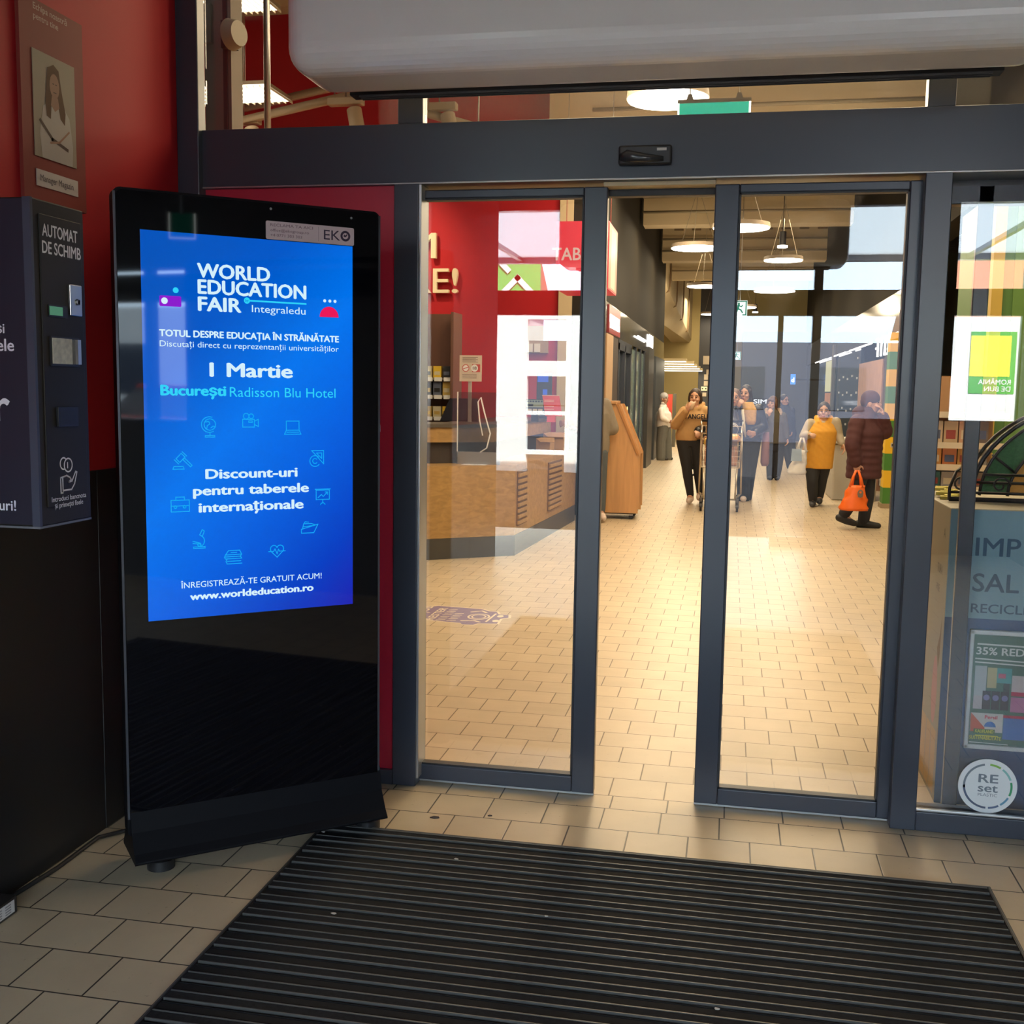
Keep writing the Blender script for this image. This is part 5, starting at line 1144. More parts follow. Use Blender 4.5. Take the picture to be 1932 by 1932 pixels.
# lit strips and sign marks on the fascia
ls = E('shop strip light', (1, 0.97, 0.9), 3.2)
for i, (y0, y1, z) in enumerate(((12.3, 14.6, 2.36), (15.2, 18.6, 2.34), (19.5, 22.0, 2.34), (24, 27.5, 2.34))):
    b = MB(); b.tube([(2.243, y0, z), (2.243, y1, z)], 0.016, ls, seg=8); tag(b.build('strip_light'), 'thin lit strip under the right fascia, ' + ['nearest the striped pillar', 'second from the striped pillar', 'third from the striped pillar', 'farthest one'][i], 'strip light', 'strip lights under the right fascia')
t = empty('shop_sign', (2.2, 13.6, 2.2)); tag(t, 'tall white lit letters on the right shop front beside the striped pillar', 'sign')
for k, y in enumerate((12.9, 13.3, 13.7, 14.1)):
    b = MB(); b.box(2.20, 2.225, y, y + 0.06, 2.08, 2.36, ls)
    if k in (0, 2): b.box(2.20, 2.225, y, y + 0.26, 2.33 if k else 2.08, 2.36 if k else 2.11, ls)
    if k == 3: b.box(2.20, 2.225, y, y + 0.26, 2.20, 2.23, ls)
    b.build('lit_letter', t)
b = MB(); 
for k in range(26): b.box(2.287, 2.299, 17.6 + (k % 5) * 0.85, 17.68 + (k % 5) * 0.85, 0.5 + (k // 5) * 0.32 + 0.05 * (k % 2), 0.54 + (k // 5) * 0.32 + 0.05 * (k % 2), M('price tag', (0.6, 0.62, 0.66), 0.5))
tag(b.build('price_tags'), 'rows of tiny pale price tags in the dark right shop window', 'price tags', kind='stuff')
b = MB(); bs_ = E('blue blade sign', (0.08, 0.30, 0.95), 1.3); b.box(1.72, 1.86, 29.9, 30.0, 1.76, 2.06, bs_); b.text('d', (1.745, 29.895, 1.83), XU, ZU, ls, h=0.13, bold=0.03); b.box(1.86, 2.3, 29.93, 29.97, 1.88, 1.93, black_pl)
tag(b.build('blade_sign'), 'small blue lit blade sign far down the right side of the arcade', 'sign')
b = MB(); b.box(0.62, 1.18, 31.5, 31.6, 1.14, 1.32, M('far sign dark', (0.05, 0.06, 0.09), 0.5)); b.text('SIM', (0.70, 31.495, 1.165), XU, ZU, E('far letters', (0.9, 0.92, 0.95), 1.0), h=0.13, width=0.40, bold=0.03)
tag(b.build('far_sign'), 'small far sign lettered SIM behind the woman with the paper bag', 'sign')
b = MB(); b.box(0.3, 2.3, 31.65, 33, 0, 3.4, M('far kiosk blue grey', (0.10, 0.12, 0.16), 0.5)); struct(b.build('wall_far'), 'blue grey far shop block at the end of the arcade', 'wall')
b = MB(); b.box(1.45, 2.05, 12.2, 13.3, 0, 0.80, M('display table pale', (0.45, 0.42, 0.36), 0.5)); b.box(1.40, 2.10, 12.15, 13.35, 0.80, 0.86, M('display table top', (0.55, 0.52, 0.46), 0.5)); tag(b.build('display_table', bevel=0.02), 'low pale display counter between the yellow vest and the dark red coat', 'display counter')

# ------------------------------------------------------------------ left shop fronts
lx = -1.65
front('trim_12', lx, 9.4, 23.4, 2.25, 2.665, fas, 'glossy dark fascia band along the left shop fronts', 'fascia', side=-1)
front('trim_13', lx + 0.02, 10.7, 11.5, 0, 2.25, M('pale wood post', (0.52, 0.34, 0.20), 0.5), 'pale wood post at the start of the left shop fronts', 'post', side=-1)
front('wall_panel', lx, 11.5, 12.4, 0, 2.25, M('brown black panel', (0.055, 0.04, 0.034), 0.5), 'dark brown panel beside the left glass door', 'wall panel', side=-1)
t = empty('door_3', (lx, 13.4, 0)); struct(t, 'dark framed glass door in the left shop front', 'door')
b = MB()
for y in (12.4, 13.35, 14.35): b.box(lx - 0.06, lx + 0.01, y, y + 0.12, 0, 2.2, frame_m)
b.box(lx - 0.06, lx + 0.01, 12.4, 14.47, 2.1, 2.25, frame_m); b.build('frame', t)
MB().box(lx - 0.05, lx - 0.04, 12.5, 14.4, 0.05, 2.1, gl_dark).build('glass_pane', t)
b = MB(); b.tube([(lx + 0.04, 13.2, 1.25), (lx + 0.05, 13.2, 1.0)], 0.014, M('brass', (0.6, 0.45, 0.2), 0.3, metal=1), seg=8); b.tube([(lx + 0.04, 13.6, 1.25), (lx + 0.05, 13.6, 1.0)], 0.014, M('brass', (0.6, 0.45, 0.2), 0.3, metal=1), seg=8); b.build('handle', t)
front('window_11', lx - 0.02, 14.6, 17.5, 0.1, 2.2, M('teal lit glass', (0.20, 0.32, 0.32), 0.1), 'teal tinted glass window in the left shop front', 'shop window', side=-1)
b = MB()
for y in (14.5, 15.5, 16.5, 17.4): b.box(lx - 0.05, lx + 0.005, y, y + 0.09, 0, 2.25, frame_m)
struct(b.build('trim_14'), 'dark mullions of the teal window in the left shop front', 'trim')
b = MB(); b.box(lx - 0.05, lx + 0.07, 17.6, 19.0, 0, 2.35, M('front pillar dark', (0.05, 0.048, 0.045), 0.35)); struct(b.build('pillar.004'), 'dark glossy pillar in the left shop front before the man in white', 'pillar')
front('wall_red', lx, 19.0, 19.7, 0.12, 2.05, M('red stripe', (0.34, 0.03, 0.03), 0.5), 'red panel in the left shop front', 'wall panel', side=-1)
b = MB(); b.box(lx - 0.05, lx + 0.03, 20.3, 23.4, 0, 2.25, M('front end slate', (0.055, 0.065, 0.075), 0.4)); struct(b.build('wall_end'), 'slate grey end panel of the left shop fronts behind the man in white', 'wall panel')
t = empty('shop_sign', (lx, 11.5, 2.45)); tag(t, 'red sign with white lit marks on the left fascia by the door edge', 'sign')
MB().box(lx, lx + 0.02, 10.9, 12.4, 2.27, 2.64, M('fascia sign red', (0.30, 0.02, 0.03), 0.3)).build('panel', t)
for k in range(6):
    b = MB(); b.box(lx + 0.02, lx + 0.03, 11.0 + k * 0.22, 11.1 + k * 0.22, 2.42, 2.52, ls); b.box(lx + 0.02, lx + 0.03, 11.05 + k * 0.22, 11.14 + k * 0.22, 2.34, 2.424, ls)
    b.build('lit_letter', t)
b = MB(); b.tube([(lx + 0.03, 15.4, 2.44), (lx + 0.03, 17.6, 2.44)], 0.018, ls, seg=6); tag(b.build('strip_light'), 'short lit strip on the left fascia above the teal window', 'strip light')
b = MB()
for k in range(5): b.box(lx + 0.01, lx + 0.03, 18.2 + k * 0.22, 18.3 + k * 0.22, 2.36, 2.62 - 0.04 * (k % 2), ls)
tag(b.build('shop_sign'), 'small upright white lit marks at the far end of the left fascia', 'sign')

# far left room: stacked louvre lamps and notices
b = None
for i in range(5):
    t = empty('slab_lamp', (-1.5, 24.4 + i * 0.7, 2.1)); x1 = -1.02 + i * 0.055 - (0.0 if i else 0.12); z = 2.26 - i * 0.045
    tag(t, 'flat lit ceiling slab above the man in white, ' + ['first and highest of the stack', 'second of the stack', 'third of the stack', 'fourth of the stack', 'lowest and farthest of the stack'][i], 'ceiling lamp', 'stacked slab lamps')
    MB().box(-2.4, x1, 24.4 + i * 0.7, 24.9 + i * 0.7, z, z + 0.07, M('slab beige', (0.55, 0.45, 0.26), 0.5)).build('housing', t)
    MB().box(-2.4, x1 - 0.02, 24.42 + i * 0.7, 24.88 + i * 0.7, z - 0.012, z, E('slab glow', (1, 0.94, 0.75), 4.0)).build('diffuser', t)
    lamp('lamp_light', (-1.7, 24.65 + i * 0.7, z - 0.03), 1.2, 50, parent=t, shape='RECTANGLE', sy=0.4)
b = MB(); nw = M('notice beige', (0.45, 0.37, 0.26), 0.6)
for k, (x0, x1, z0, z1) in enumerate(((-0.81, -0.63, 2.27, 2.51), (-0.71, -0.65, 1.99, 2.13), (-0.77, -0.66, 1.84, 1.99), (-0.77, -0.66, 1.67, 1.81), (-0.84, -0.67, 1.53, 1.65), (-0.80, -0.69, 1.37, 1.48))):
    bb = MB(); bb.box(x0, x1, 27.885, 27.895, z0, z1, nw if k != 4 else M('notice warm white', (0.75, 0.66, 0.45), 0.5))
    if k == 4: bb.disc((-0.80, 1.59), 0.022, (0, 27.884, 0), XU, ZU, frame_dark, seg=12); bb.disc((-0.71, 1.59), 0.022, (0, 27.884, 0), XU, ZU, frame_dark, seg=12)
    tag(bb.build('wall_notice'), ['large beige notice, highest on the black column', 'small narrow notice, second on the black column', 'beige notice, third from the top of the black column', 'greyish notice, fourth from the top of the black column', 'wide white notice with two dark dots on the black column', 'lowest beige notice on the black column'][k], 'notice', 'notices on the black column')
b = MB(); b.box(-1.72, -1.55, 26.2, 26.25, 0.5, 1.42, M('far poster red', (0.50, 0.05, 0.03), 0.5)); b.box(-1.53, -1.45, 26.2, 26.3, 0, 1.44, M('far post dark', (0.09, 0.08, 0.06), 0.5)); tag(b.build('poster_stand'), 'red poster stand behind the man in the white sweater', 'poster stand')
b = MB(); b.box(-1.45, -1.0, 30.8, 30.9, 0, 1.16, M('floral screen', (0.55, 0.45, 0.22), 0.6, noise=0.3, nscale=20)); tag(b.build('folding_screen'), 'pale patterned screen panel at the far left end of the arcade', 'screen panel')
# ------------------------------------------------------------------ people
def remesh(b, vox, smooth_it=3, deci=None):
    me = bpy.data.meshes.new('tmp')
    me.from_pydata(b.v, [], b.f); me.update()
    o = bpy.data.objects.new('tmp', me); C.objects.link(o)
    r = o.modifiers.new('r', 'REMESH'); r.mode = 'VOXEL'; r.voxel_size = vox
    s = o.modifiers.new('s', 'SMOOTH'); s.iterations = smooth_it; s.factor = 0.5
    dg = bpy.context.evaluated_depsgraph_get()
    m2 = bpy.data.meshes.new_from_object(o.evaluated_get(dg))
    bpy.data.objects.remove(o); bpy.data.meshes.remove(me)
    return m2

def mesh_obj(name, b, vox, mat, parent=None, origin=None, smooth_it=3):
    me = remesh(b, vox, smooth_it)
    org = W[parent] if parent is not None else Vector(origin)
    me.transform(Matrix.Translation(-org))
    me.materials.clear(); me.materials.append(mat)
    me.polygons.foreach_set('use_smooth', [True] * len(me.polygons)); me.update()
    o = bpy.data.objects.new(name, me); C.objects.link(o)
    if parent is not None: o.parent = parent
    else: o.location = org
    W[o] = org
    return o
_d = M('tmp body', (0.5, 0.5, 0.5))
def ball(b, c, r): b.ell(c, ((r, 0, 0), (0, r, 0), (0, 0, r)), _d, seg=12, rings=8)
def limb(b, pts, rs, seg=12):
    pts = [Vector(p) for p in pts]
    for i in range(len(pts) - 1): b.tube([pts[i], pts[i + 1]], [rs[i], rs[i + 1]], _d, seg=seg)
    for p, r in zip(pts, rs): ball(b, p, r)
def hand(b, c, d, nrm, curl=0.45, s=1.0, spread=0.10):
    """palm centre c, fingers along d, palm facing nrm"""
    d = Vector(d).normalized(); nrm = Vector(nrm); nrm = (nrm - d * nrm.dot(d)).normalized(); sd = d.cross(nrm)
    b.ell(c, (sd * 0.040 * s, nrm * 0.015 * s, d * 0.050 * s), _d, seg=12, rings=8)
    for i, (off, L) in enumerate(((0.029, 0.066), (0.010, 0.074), (-0.010, 0.069), (-0.028, 0.054))):
        p = Vector(c) + sd * off * s + d * 0.038 * s; dd = (d + sd * off * spread * 30).normalized(); a = 0.15; pts = [p]
        for q in (0.44, 0.32, 0.26):
            a += curl; v = dd * math.cos(a) + nrm * math.sin(a); p = p + v * L * q * s; pts.append(p)
        limb(b, pts, [0.0095 * s, 0.009 * s, 0.008 * s, 0.007 * s], seg=8)
    p = Vector(c) + sd * 0.034 * s - d * 0.015 * s + nrm * 0.006; v = (sd * 0.75 + d * 0.6 + nrm * 0.35).normalized()
    limb(b, [p, p + v * 0.032 * s, p + v * 0.032 * s + (d * 0.9 + nrm * 0.4).normalized() * 0.028 * s], [0.012 * s, 0.010 * s, 0.008 * s], seg=8)

def person(key, label, face=0.0, tilt=0.0, hs=1.0, skin=(0.50, 0.27, 0.17), handR=None, handL=None, group=None, fat=1.0):
    J = {k: Vector(v) for k, v in PEOPLE[key].items()}
    a = math.radians(face)
    F = Vector((math.sin(a), -math.cos(a), 0)); S = Vector((math.cos(a), math.sin(a), 0)); U = Vector((0, 0, 1))
    F = (F * math.cos(tilt) - U * math.sin(tilt)); U = S.cross(F) * -1
    if U.z < 0: U = -U
    h = J['head']; k = hs
    sh = (J['shL'] - J['shR']); ax = Vector((sh.x, sh.y, 0)).normalized(); bx = Vector((-ax.y, ax.x, 0))
    sw = max(sh.length / 2, 0.15)
    b = MB()
    b.loft([(J['pelvis'] - ZU * 0.06, ax * 0.14 * fat, bx * 0.10 * fat), (J['pelvis'] + ZU * 0.03, ax * 0.155 * fat, bx * 0.11 * fat), (J['belly'], ax * 0.135 * fat, bx * 0.10 * fat), (J['chest'], ax * 0.15 * fat, bx * 0.105 * fat), ((J['shL'] + J['shR']) / 2 - ZU * 0.01, ax * (sw * 0.85), bx * 0.075), (J['neck'], ax * 0.062, bx * 0.060)], _d)
    limb(b, [J['neck'] - ZU * 0.02, h - U * 0.05 * k], [0.056, 0.052])
    b.ell(h + U * 0.022 * k - F * 0.010 * k, (S * 0.073 * k, F * 0.092 * k, U * 0.104 * k), _d)
    b.ell(h - U * 0.050 * k + F * 0.020 * k, (S * 0.055 * k, F * 0.062 * k, U * 0.064 * k), _d)
    b.ell(h - U * 0.098 * k + F * 0.045 * k, (S * 0.024 * k, F * 0.022 * k, U * 0.020 * k), _d)
    b.ell(h + F * 0.090 * k - U * 0.012 * k, (S * 0.013 * k, F * 0.022 * k, U * 0.016 * k), _d); limb(b, [h + F * 0.074 * k + U * 0.022 * k, h + F * 0.094 * k - U * 0.010 * k], [0.009 * k, 0.011 * k], seg=8)
    for s_ in (-1, 1):
        b.ell(h + S * 0.074 * k * s_ - U * 0.008 * k - F * 0.008, (S * 0.010 * k, F * 0.018 * k, U * 0.030 * k), _d)
        b.ell(h + S * 0.036 * k * s_ - U * 0.022 * k + F * 0.058 * k, (S * 0.024 * k, F * 0.024 * k, U * 0.022 * k), _d)
    b.ell(h - U * 0.056 * k + F * 0.074 * k, (S * 0.020 * k, F * 0.014 * k, U * 0.012 * k), _d)
    for sd, hn in (('R', handR), ('L', handL)):
        e, hd, s0 = J['el' + sd], J['ha' + sd], J['sh' + sd]
        d = (hd - e).normalized(); wr = hd - d * 0.055
        limb(b, [s0, e, wr], [0.050, 0.040, 0.027])
        hd_dir, nrm, curl = hn if hn else (d, F * 0.4 - ax * (1 if sd == 'R' else -1) * -0.9, 0.45)
        hand(b, hd, hd_dir, nrm, curl)
    for sd in 'RL':
        hp, kn, an, to = J['hip' + sd], J['kn' + sd], J['an' + sd], J['to' + sd]
        limb(b, [hp, kn, an], [0.080, 0.054, 0.038])
        limb(b, [an - ZU * 0.02, (an + to) / 2 - ZU * 0.005, to + ZU * 0.012], [0.038, 0.032, 0.026])
    gz = min(J['toR'].z, J['toL'].z) - 0.02
    o = mesh_obj('person', b, 0.0075, M('skin %.2f' % skin[0], skin, 0.5), origin=(J['pelvis'].x, J['pelvis'].y, max(gz, 0.0)), smooth_it=2)
    tag(o, label, 'person', group)
    ctx = dict(J=J, F=F, S=S, U=U, h=h, k=k, ax=ax, bx=bx, sw=sw, o=o, fat=fat)
    # face details
    for s_ in (-1, 1):
        e = MB(); e.ell(h + F * 0.0775 * k + S * 0.030 * k * s_ + U * 0.012 * k, (S * 0.013 * k, F * 0.009 * k, U * 0.0065 * k), M('eye dark', (0.02, 0.015, 0.012), 0.3), seg=10, rings=6); e.build('eye', o)
        e = MB(); e.tube([h + F * 0.078 * k + S * 0.015 * k * s_ + U * 0.031 * k, h + F * 0.082 * k + S * 0.030 * k * s_ + U * 0.038 * k, h + F * 0.066 * k + S * 0.048 * k * s_ + U * 0.032 * k], 0.0042 * k, M('brow', (0.035, 0.02, 0.013), 0.7), seg=6); e.build('eyebrow', o)
    e = MB(); e.ell(h + F * 0.0855 * k - U * 0.055 * k, (S * 0.022 * k, F * 0.008 * k, U * 0.008 * k), M('lips', (0.36, 0.10, 0.085), 0.45), seg=12, rings=6); e.build('lips', o)
    return ctx

def hair(c, col, style='short', nm='hair'):
    h, F, S, U, k = c['h'], c['F'], c['S'], c['U'], c['k']; b = MB()
    b.ell(h + U * 0.042 * k - F * 0.020 * k, (S * 0.083 * k, F * 0.093 * k, U * 0.098 * k), _d)
    b.ell(h - F * 0.045 * k - U * 0.01 * k, (S * 0.074 * k, F * 0.062 * k, U * 0.092 * k), _d)
    if style == 'tied':
        for s_ in (-1, 1): limb(b, [h + S * 0.066 * k * s_ + U * 0.06 * k, h + S * 0.079 * k * s_ - U * 0.02 * k - F * 0.01, h + S * 0.070 * k * s_ - U * 0.07 * k - F * 0.03], [0.024, 0.022, 0.016])
        limb(b, [h - F * 0.06 * k - U * 0.02, h - F * 0.06 + S * 0.08 - U * 0.10 * k, h - F * 0.02 + S * 0.095 - U * 0.17 * k], [0.045, 0.036, 0.026])
    if style == 'long':
        for s_ in (-1, 1):
            limb(b, [h + S * 0.068 * k * s_ + U * 0.05 * k + F * 0.015 * k, h + S * 0.080 * k * s_ - U * 0.04 * k, h + S * 0.085 * k * s_ - U * 0.14 * k, h + S * 0.078 * k * s_ - U * (0.20 if style == 'long' else 0.15) * k + F * 0.03], [0.026, 0.026, 0.026, 0.014])
        limb(b, [h - F * 0.06 * k, h - F * 0.075 * k - U * 0.12 * k, h - F * 0.07 - U * 0.22 * k], [0.06, 0.06, 0.03])
    if style == 'bob':
        for s_ in (-1, 1): limb(b, [h + S * 0.066 * k * s_ + U * 0.05 * k + F * 0.02 * k, h + S * 0.082 * k * s_ - U * 0.02 * k + F * 0.012, h + S * 0.074 * k * s_ - U * 0.09 * k], [0.030, 0.030, 0.022])
        b.ell(h + U * 0.062 * k + F * 0.045 * k, (S * 0.066 * k, F * 0.042 * k, U * 0.034 * k), _d)
    if style == 'bun': b.ell(h + U * 0.10 * k - F * 0.06 * k, (S * 0.045, F * 0.045, U * 0.042), _d)
    return mesh_obj(nm, b, 0.010, M(nm + ' %.3f' % col[0], col, 0.55, noise=0.3, nscale=90), c['o'])

def beanie(c, col, nm='hat', brim=None):
    h, F, S, U, k = c['h'], c['F'], c['S'], c['U'], c['k']; b = MB()
    b.ell(h + U * 0.055 * k - F * 0.012 * k, (S * 0.090 * k, F * 0.104 * k, U * 0.090 * k), _d)
    b.ell(h + U * 0.02 * k - F * 0.055 * k, (S * 0.080 * k, F * 0.062 * k, U * 0.075 * k), _d)
    if brim: b.ell(h + U * 0.050 * k + F * 0.085 * k, (S * 0.060 * k, F * 0.060 * k, U * 0.010), _d)
    return mesh_obj(nm, b, 0.010, M(nm + ' %.3f' % col[0], col, 0.8, noise=0.15, nscale=120), c['o'])

def top(c, nm, col, hem=0.05, loose=1.0, arm=(0.066, 0.058, 0.042), collar=None, rough=0.8, sleeves=True, vox=0.012, puff=False, noise=0.12, hood=False):
    J, ax, bx, fat = c['J'], c['ax'], c['bx'], c['fat']; b = MB(); q = loose * fat
    pz = J['pelvis']
    b.loft([(pz - ZU * hem, ax * 0.165 * q, bx * 0.122 * q), (pz + ZU * 0.05, ax * 0.175 * q, bx * 0.132 * q), (J['belly'], ax * 0.172 * q, bx * 0.135 * q), (J['chest'], ax * 0.178 * q, bx * 0.130 * q), ((J['shL'] + J['shR']) / 2, ax * (c['sw'] * 0.95), bx * 0.092), (J['neck'] - ZU * 0.01, ax * 0.085, bx * 0.080)], _d, seg=20)
    for sd in 'RL':
        s0, e, hd = J['sh' + sd], J['el' + sd], J['ha' + sd]; d = (hd - e).normalized(); wr = hd - d * 0.065
        if sleeves: limb(b, [s0, s0.lerp(e, 0.5), e, e.lerp(wr, 0.5), wr], [arm[0], (arm[0] + arm[1]) / 2, arm[1], (arm[1] + arm[2]) / 2 * (1.06 if puff else 1), arm[2]])
        else: ball(b, s0 - (s0 - J['neck']).normalized() * 0.0, 0.07)
    if puff:
        for i in range(5):
            p = J['chest'].lerp(pz, i / 4.5); b.loft([(p - ZU * 0.03, ax * 0.178 * q, bx * 0.13 * q), (p, ax * 0.193 * q, bx * 0.145 * q), (p + ZU * 0.03, ax * 0.178 * q, bx * 0.13 * q)], _d, seg=18)
    if hood:
        h, F, U = c['h'], c['F'], c['U']; b.ell(J['neck'] - F * 0.075 + ZU * 0.0, (ax * 0.12, bx * 0.07, ZU * 0.075), _d); 
        for s_ in (-1, 1): limb(b, [J['neck'] - F * 0.05 + ax * 0.09 * s_ + ZU * 0.03, J['neck'] + F * 0.06 + ax * 0.055 * s_ - ZU * 0.03], [0.038, 0.03])
    elif collar: limb(b, [J['neck'] - ZU * 0.02, J['neck'] + ZU * 0.02], [0.075, 0.066])
    return mesh_obj(nm, b, vox, M('cloth ' + nm + ' %.3f' % col[0], col, rough, noise=noise, nscale=25), c['o'])

def coat(c, nm, col, hem_z, flare=1.15, arm=(0.075, 0.068, 0.052), rough=0.8, quilt=0, hood=None, vox=0.012):
    J, ax, bx, fat = c['J'], c['ax'], c['bx'], c['fat']; b = MB(); pz = J['pelvis']
    lo = Vector((pz.x, pz.y, hem_z)) ; rings = []
    n = 14; top_ = (J['shL'] + J['shR']) / 2
    for i in range(n + 1):
        t = i / n; z = hem_z + (J['chest'].z - hem_z) * t
        p = lo.lerp(pz, min(1, (z - hem_z) / max(pz.z - hem_z, 0.01))) if z < pz.z else pz.lerp(J['chest'], (z - pz.z) / max(J['chest'].z - pz.z, 0.01))
        w = 0.185 * fat * (1 + (flare - 1) * (1 - t)); bul = 1 + (0.05 * (i % 2) if quilt else 0)
        rings.append((Vector((p.x, p.y, z)), ax * w * bul, bx * w * 0.78 * bul))
    rings += [(top_, ax * (c['sw'] * 0.98), bx * 0.105), (J['neck'], ax * 0.085, bx * 0.085)]
    b.loft(rings, _d, seg=22)
    for sd in 'RL':
        s0, e, hd = J['sh' + sd], J['el' + sd], J['ha' + sd]; d = (hd - e).normalized(); wr = hd - d * 0.06
        m = 6; pts = []; rs = []
        for i in range(m + 1): pts.append(s0.lerp(e, i / m)); rs.append((arm[0] + (arm[1] - arm[0]) * i / m) * (1 + (0.08 if quilt and i % 2 else 0)))
        for i in range(1, m + 1): pts.append(e.lerp(wr, i / m)); rs.append((arm[1] + (arm[2] - arm[1]) * i / m) * (1 + (0.08 if quilt and i % 2 else 0)))
        limb(b, pts, rs)
    if hood: b.ell(J['neck'] - c['F'] * 0.08 - ZU * 0.01, (ax * 0.13, bx * 0.085, ZU * 0.09), _d)
    limb(b, [J['neck'] - ZU * 0.03, J['neck'] + ZU * 0.025], [0.085, 0.072])
    return mesh_obj(nm, b, vox, M('cloth ' + nm + ' %.3f' % col[0], col, rough, noise=0.12, nscale=18), c['o'])

def legs(c, nm, col, r=(0.098, 0.070, 0.052), stop=0.0, rough=0.8):
    J, ax, bx = c['J'], c['ax'], c['bx']; b = MB(); f = c['fat']
    b.loft([(J['pelvis'] - ZU * 0.11, ax * 0.13 * f, bx * 0.10 * f), (J['pelvis'] - ZU * 0.03, ax * 0.162 * f, bx * 0.118 * f), (J['pelvis'] + ZU * 0.06, ax * 0.158 * f, bx * 0.115 * f)], _d, seg=18)
    for sd in 'RL':
        hp, kn, an = J['hip' + sd], J['kn' + sd], J['an' + sd]; an = an.lerp(kn, stop)
        limb(b, [hp, hp.lerp(kn, 0.5), kn, kn.lerp(an, 0.35), an], [r[0], (r[0] * 0.55 + r[1] * 0.45), r[1], r[1] * 0.97 if r[2] < r[1] else r[2], r[2]])
    return mesh_obj(nm, b, 0.011, M('cloth ' + nm + ' %.3f' % col[0], col, rough, noise=0.1, nscale=25), c['o'])

def shoes(c, nm, col, boot=0.0, sole=None):
    J = c['J']
    for sd in 'RL':
        an, to = J['an' + sd], J['to' + sd]; b = MB(); d = (to - an); d.z = 0; d = d.normalized() if d.length > 0.03 else c['F'].copy()
        flat = an.z < 0.14
        heel = an - d * 0.055; heel.z = max(0.04, to.z + 0.025) if flat else an.z - 0.05
        tip = to + d * 0.015; tip.z = max(0.03, to.z + 0.018)
        limb(b, [heel, heel.lerp(tip, 0.5), tip], [0.044, 0.047, 0.034]); limb(b, [heel.lerp(tip, 0.15), an], [0.046, 0.048])
        if boot: limb(b, [an, an.lerp(J['kn' + sd], boot)], [0.050, 0.056])
        o = mesh_obj(nm, b, 0.009, M(nm + ' %.3f' % col[0], col, 0.55), c['o'])

# --- man in white sweater
c = person('sweater', 'person in a white sweater and grey trousers standing in profile far left', face=55, hs=0.98, skin=(0.52, 0.30, 0.20), fat=1.12, handR=((0.9, -0.1, -0.3), (0, 0.6, 0.6), 0.5))
hair(c, (0.42, 0.42, 0.41), 'short', 'hair'); beanie(c, (0.50, 0.50, 0.50), 'cap')
top(c, 'sweater', (0.80, 0.76, 0.70), hem=0.03, loose=1.08, collar=True)
b = MB(); limb(b, [c['J']['neck'] - ZU * 0.01, c['J']['neck'] + ZU * 0.018], [0.074, 0.064]); mesh_obj('collar', b, 0.01, M('black collar', (0.015, 0.015, 0.015), 0.7), c['o'])
legs(c, 'trousers', (0.145, 0.145, 0.125), r=(0.125, 0.105, 0.105)); shoes(c, 'shoe', (0.025, 0.022, 0.02))
# --- woman in tan hoodie
c = person('hoodie', 'person in a tan lettered hoodie and black leggings eating beside the trolley', face=-8, skin=(0.55, 0.30, 0.19), fat=1.0, handR=((0.45, -0.2, 0.85), (0.4, 0.9, 0.1), 0.28))
hair(c, (0.035, 0.02, 0.014), 'tied')
ho = top(c, 'hoodie', (0.43, 0.245, 0.095), hem=0.03, loose=1.04, arm=(0.070, 0.066, 0.046), hood=True)
J = c['J']; b = MB(); Oc = J['chest'] + Vector((0.0, -0.172, -0.015))
b.text('LOS ANGELES', (Oc.x - 0.235, Oc.y, Oc.z - 0.01), XU, ZU, M('hoodie ink', (0.012, 0.012, 0.018), 0.7), h=0.062, width=0.46, bold=0.035)
b.v = [(v[0], v[1] + 2.2 * (v[0] - Oc.x) ** 2, v[2]) for v in b.v]; b.build('chest_lettering', c['o'])
legs(c, 'leggings', (0.012, 0.012, 0.014), r=(0.108, 0.070, 0.050)); shoes(c, 'shoe', (0.62, 0.50, 0.42))
b = MB(); b.loft([(J['haR'] + Vector((0.03, -0.05, -0.02)), (0.03, 0, 0), (0, 0.02, 0)), (J['haR'] + Vector((0.06, -0.05, 0.06)), (0.022, 0, 0), (0, 0.016, 0)), (J['haR'] + Vector((0.085, -0.045, 0.09)), (0.010, 0, 0), (0, 0.008, 0))], M('pastry', (0.55, 0.40, 0.28), 0.8)); tag(b.build('pastry'), 'pale pastry in the raised hand of the person in the tan hoodie', 'pastry')
# --- trolley pusher in black puffer jacket
c = person('pusher', 'person in a black puffer jacket pushing the trolley, half behind the door edge', face=-4, skin=(0.50, 0.28, 0.18), handR=((0.3, -0.8, -0.4), (0, 0, -1), 0.75), handL=((-0.3, -0.8, -0.4), (0, 0, -1), 0.75))
hair(c, (0.14, 0.085, 0.055), 'short'); top(c, 'puffer_jacket', (0.014, 0.014, 0.017), hem=0.08, loose=1.12, arm=(0.082, 0.076, 0.058), rough=0.35, puff=True, hood=True)
J = c['J']
for sd in 'RL':
    b = MB()
    for t_ in (0.35, 0.5):
        p = J['el' + sd].lerp(J['haR' if sd == 'R' else 'haL'], t_ * 0.7 + 0.05); q = (J['ha' + sd] - J['el' + sd]).normalized(); b.cyl(p - q * 0.008, 0.074, 0.014, M('sleeve stripe', (0.55, 0.55, 0.55), 0.4), axis=q, seg=18)
    b.build('sleeve_stripe', c['o'])
legs(c, 'trousers', (0.014, 0.014, 0.016), r=(0.102, 0.076, 0.062)); shoes(c, 'shoe', (0.60, 0.50, 0.45))
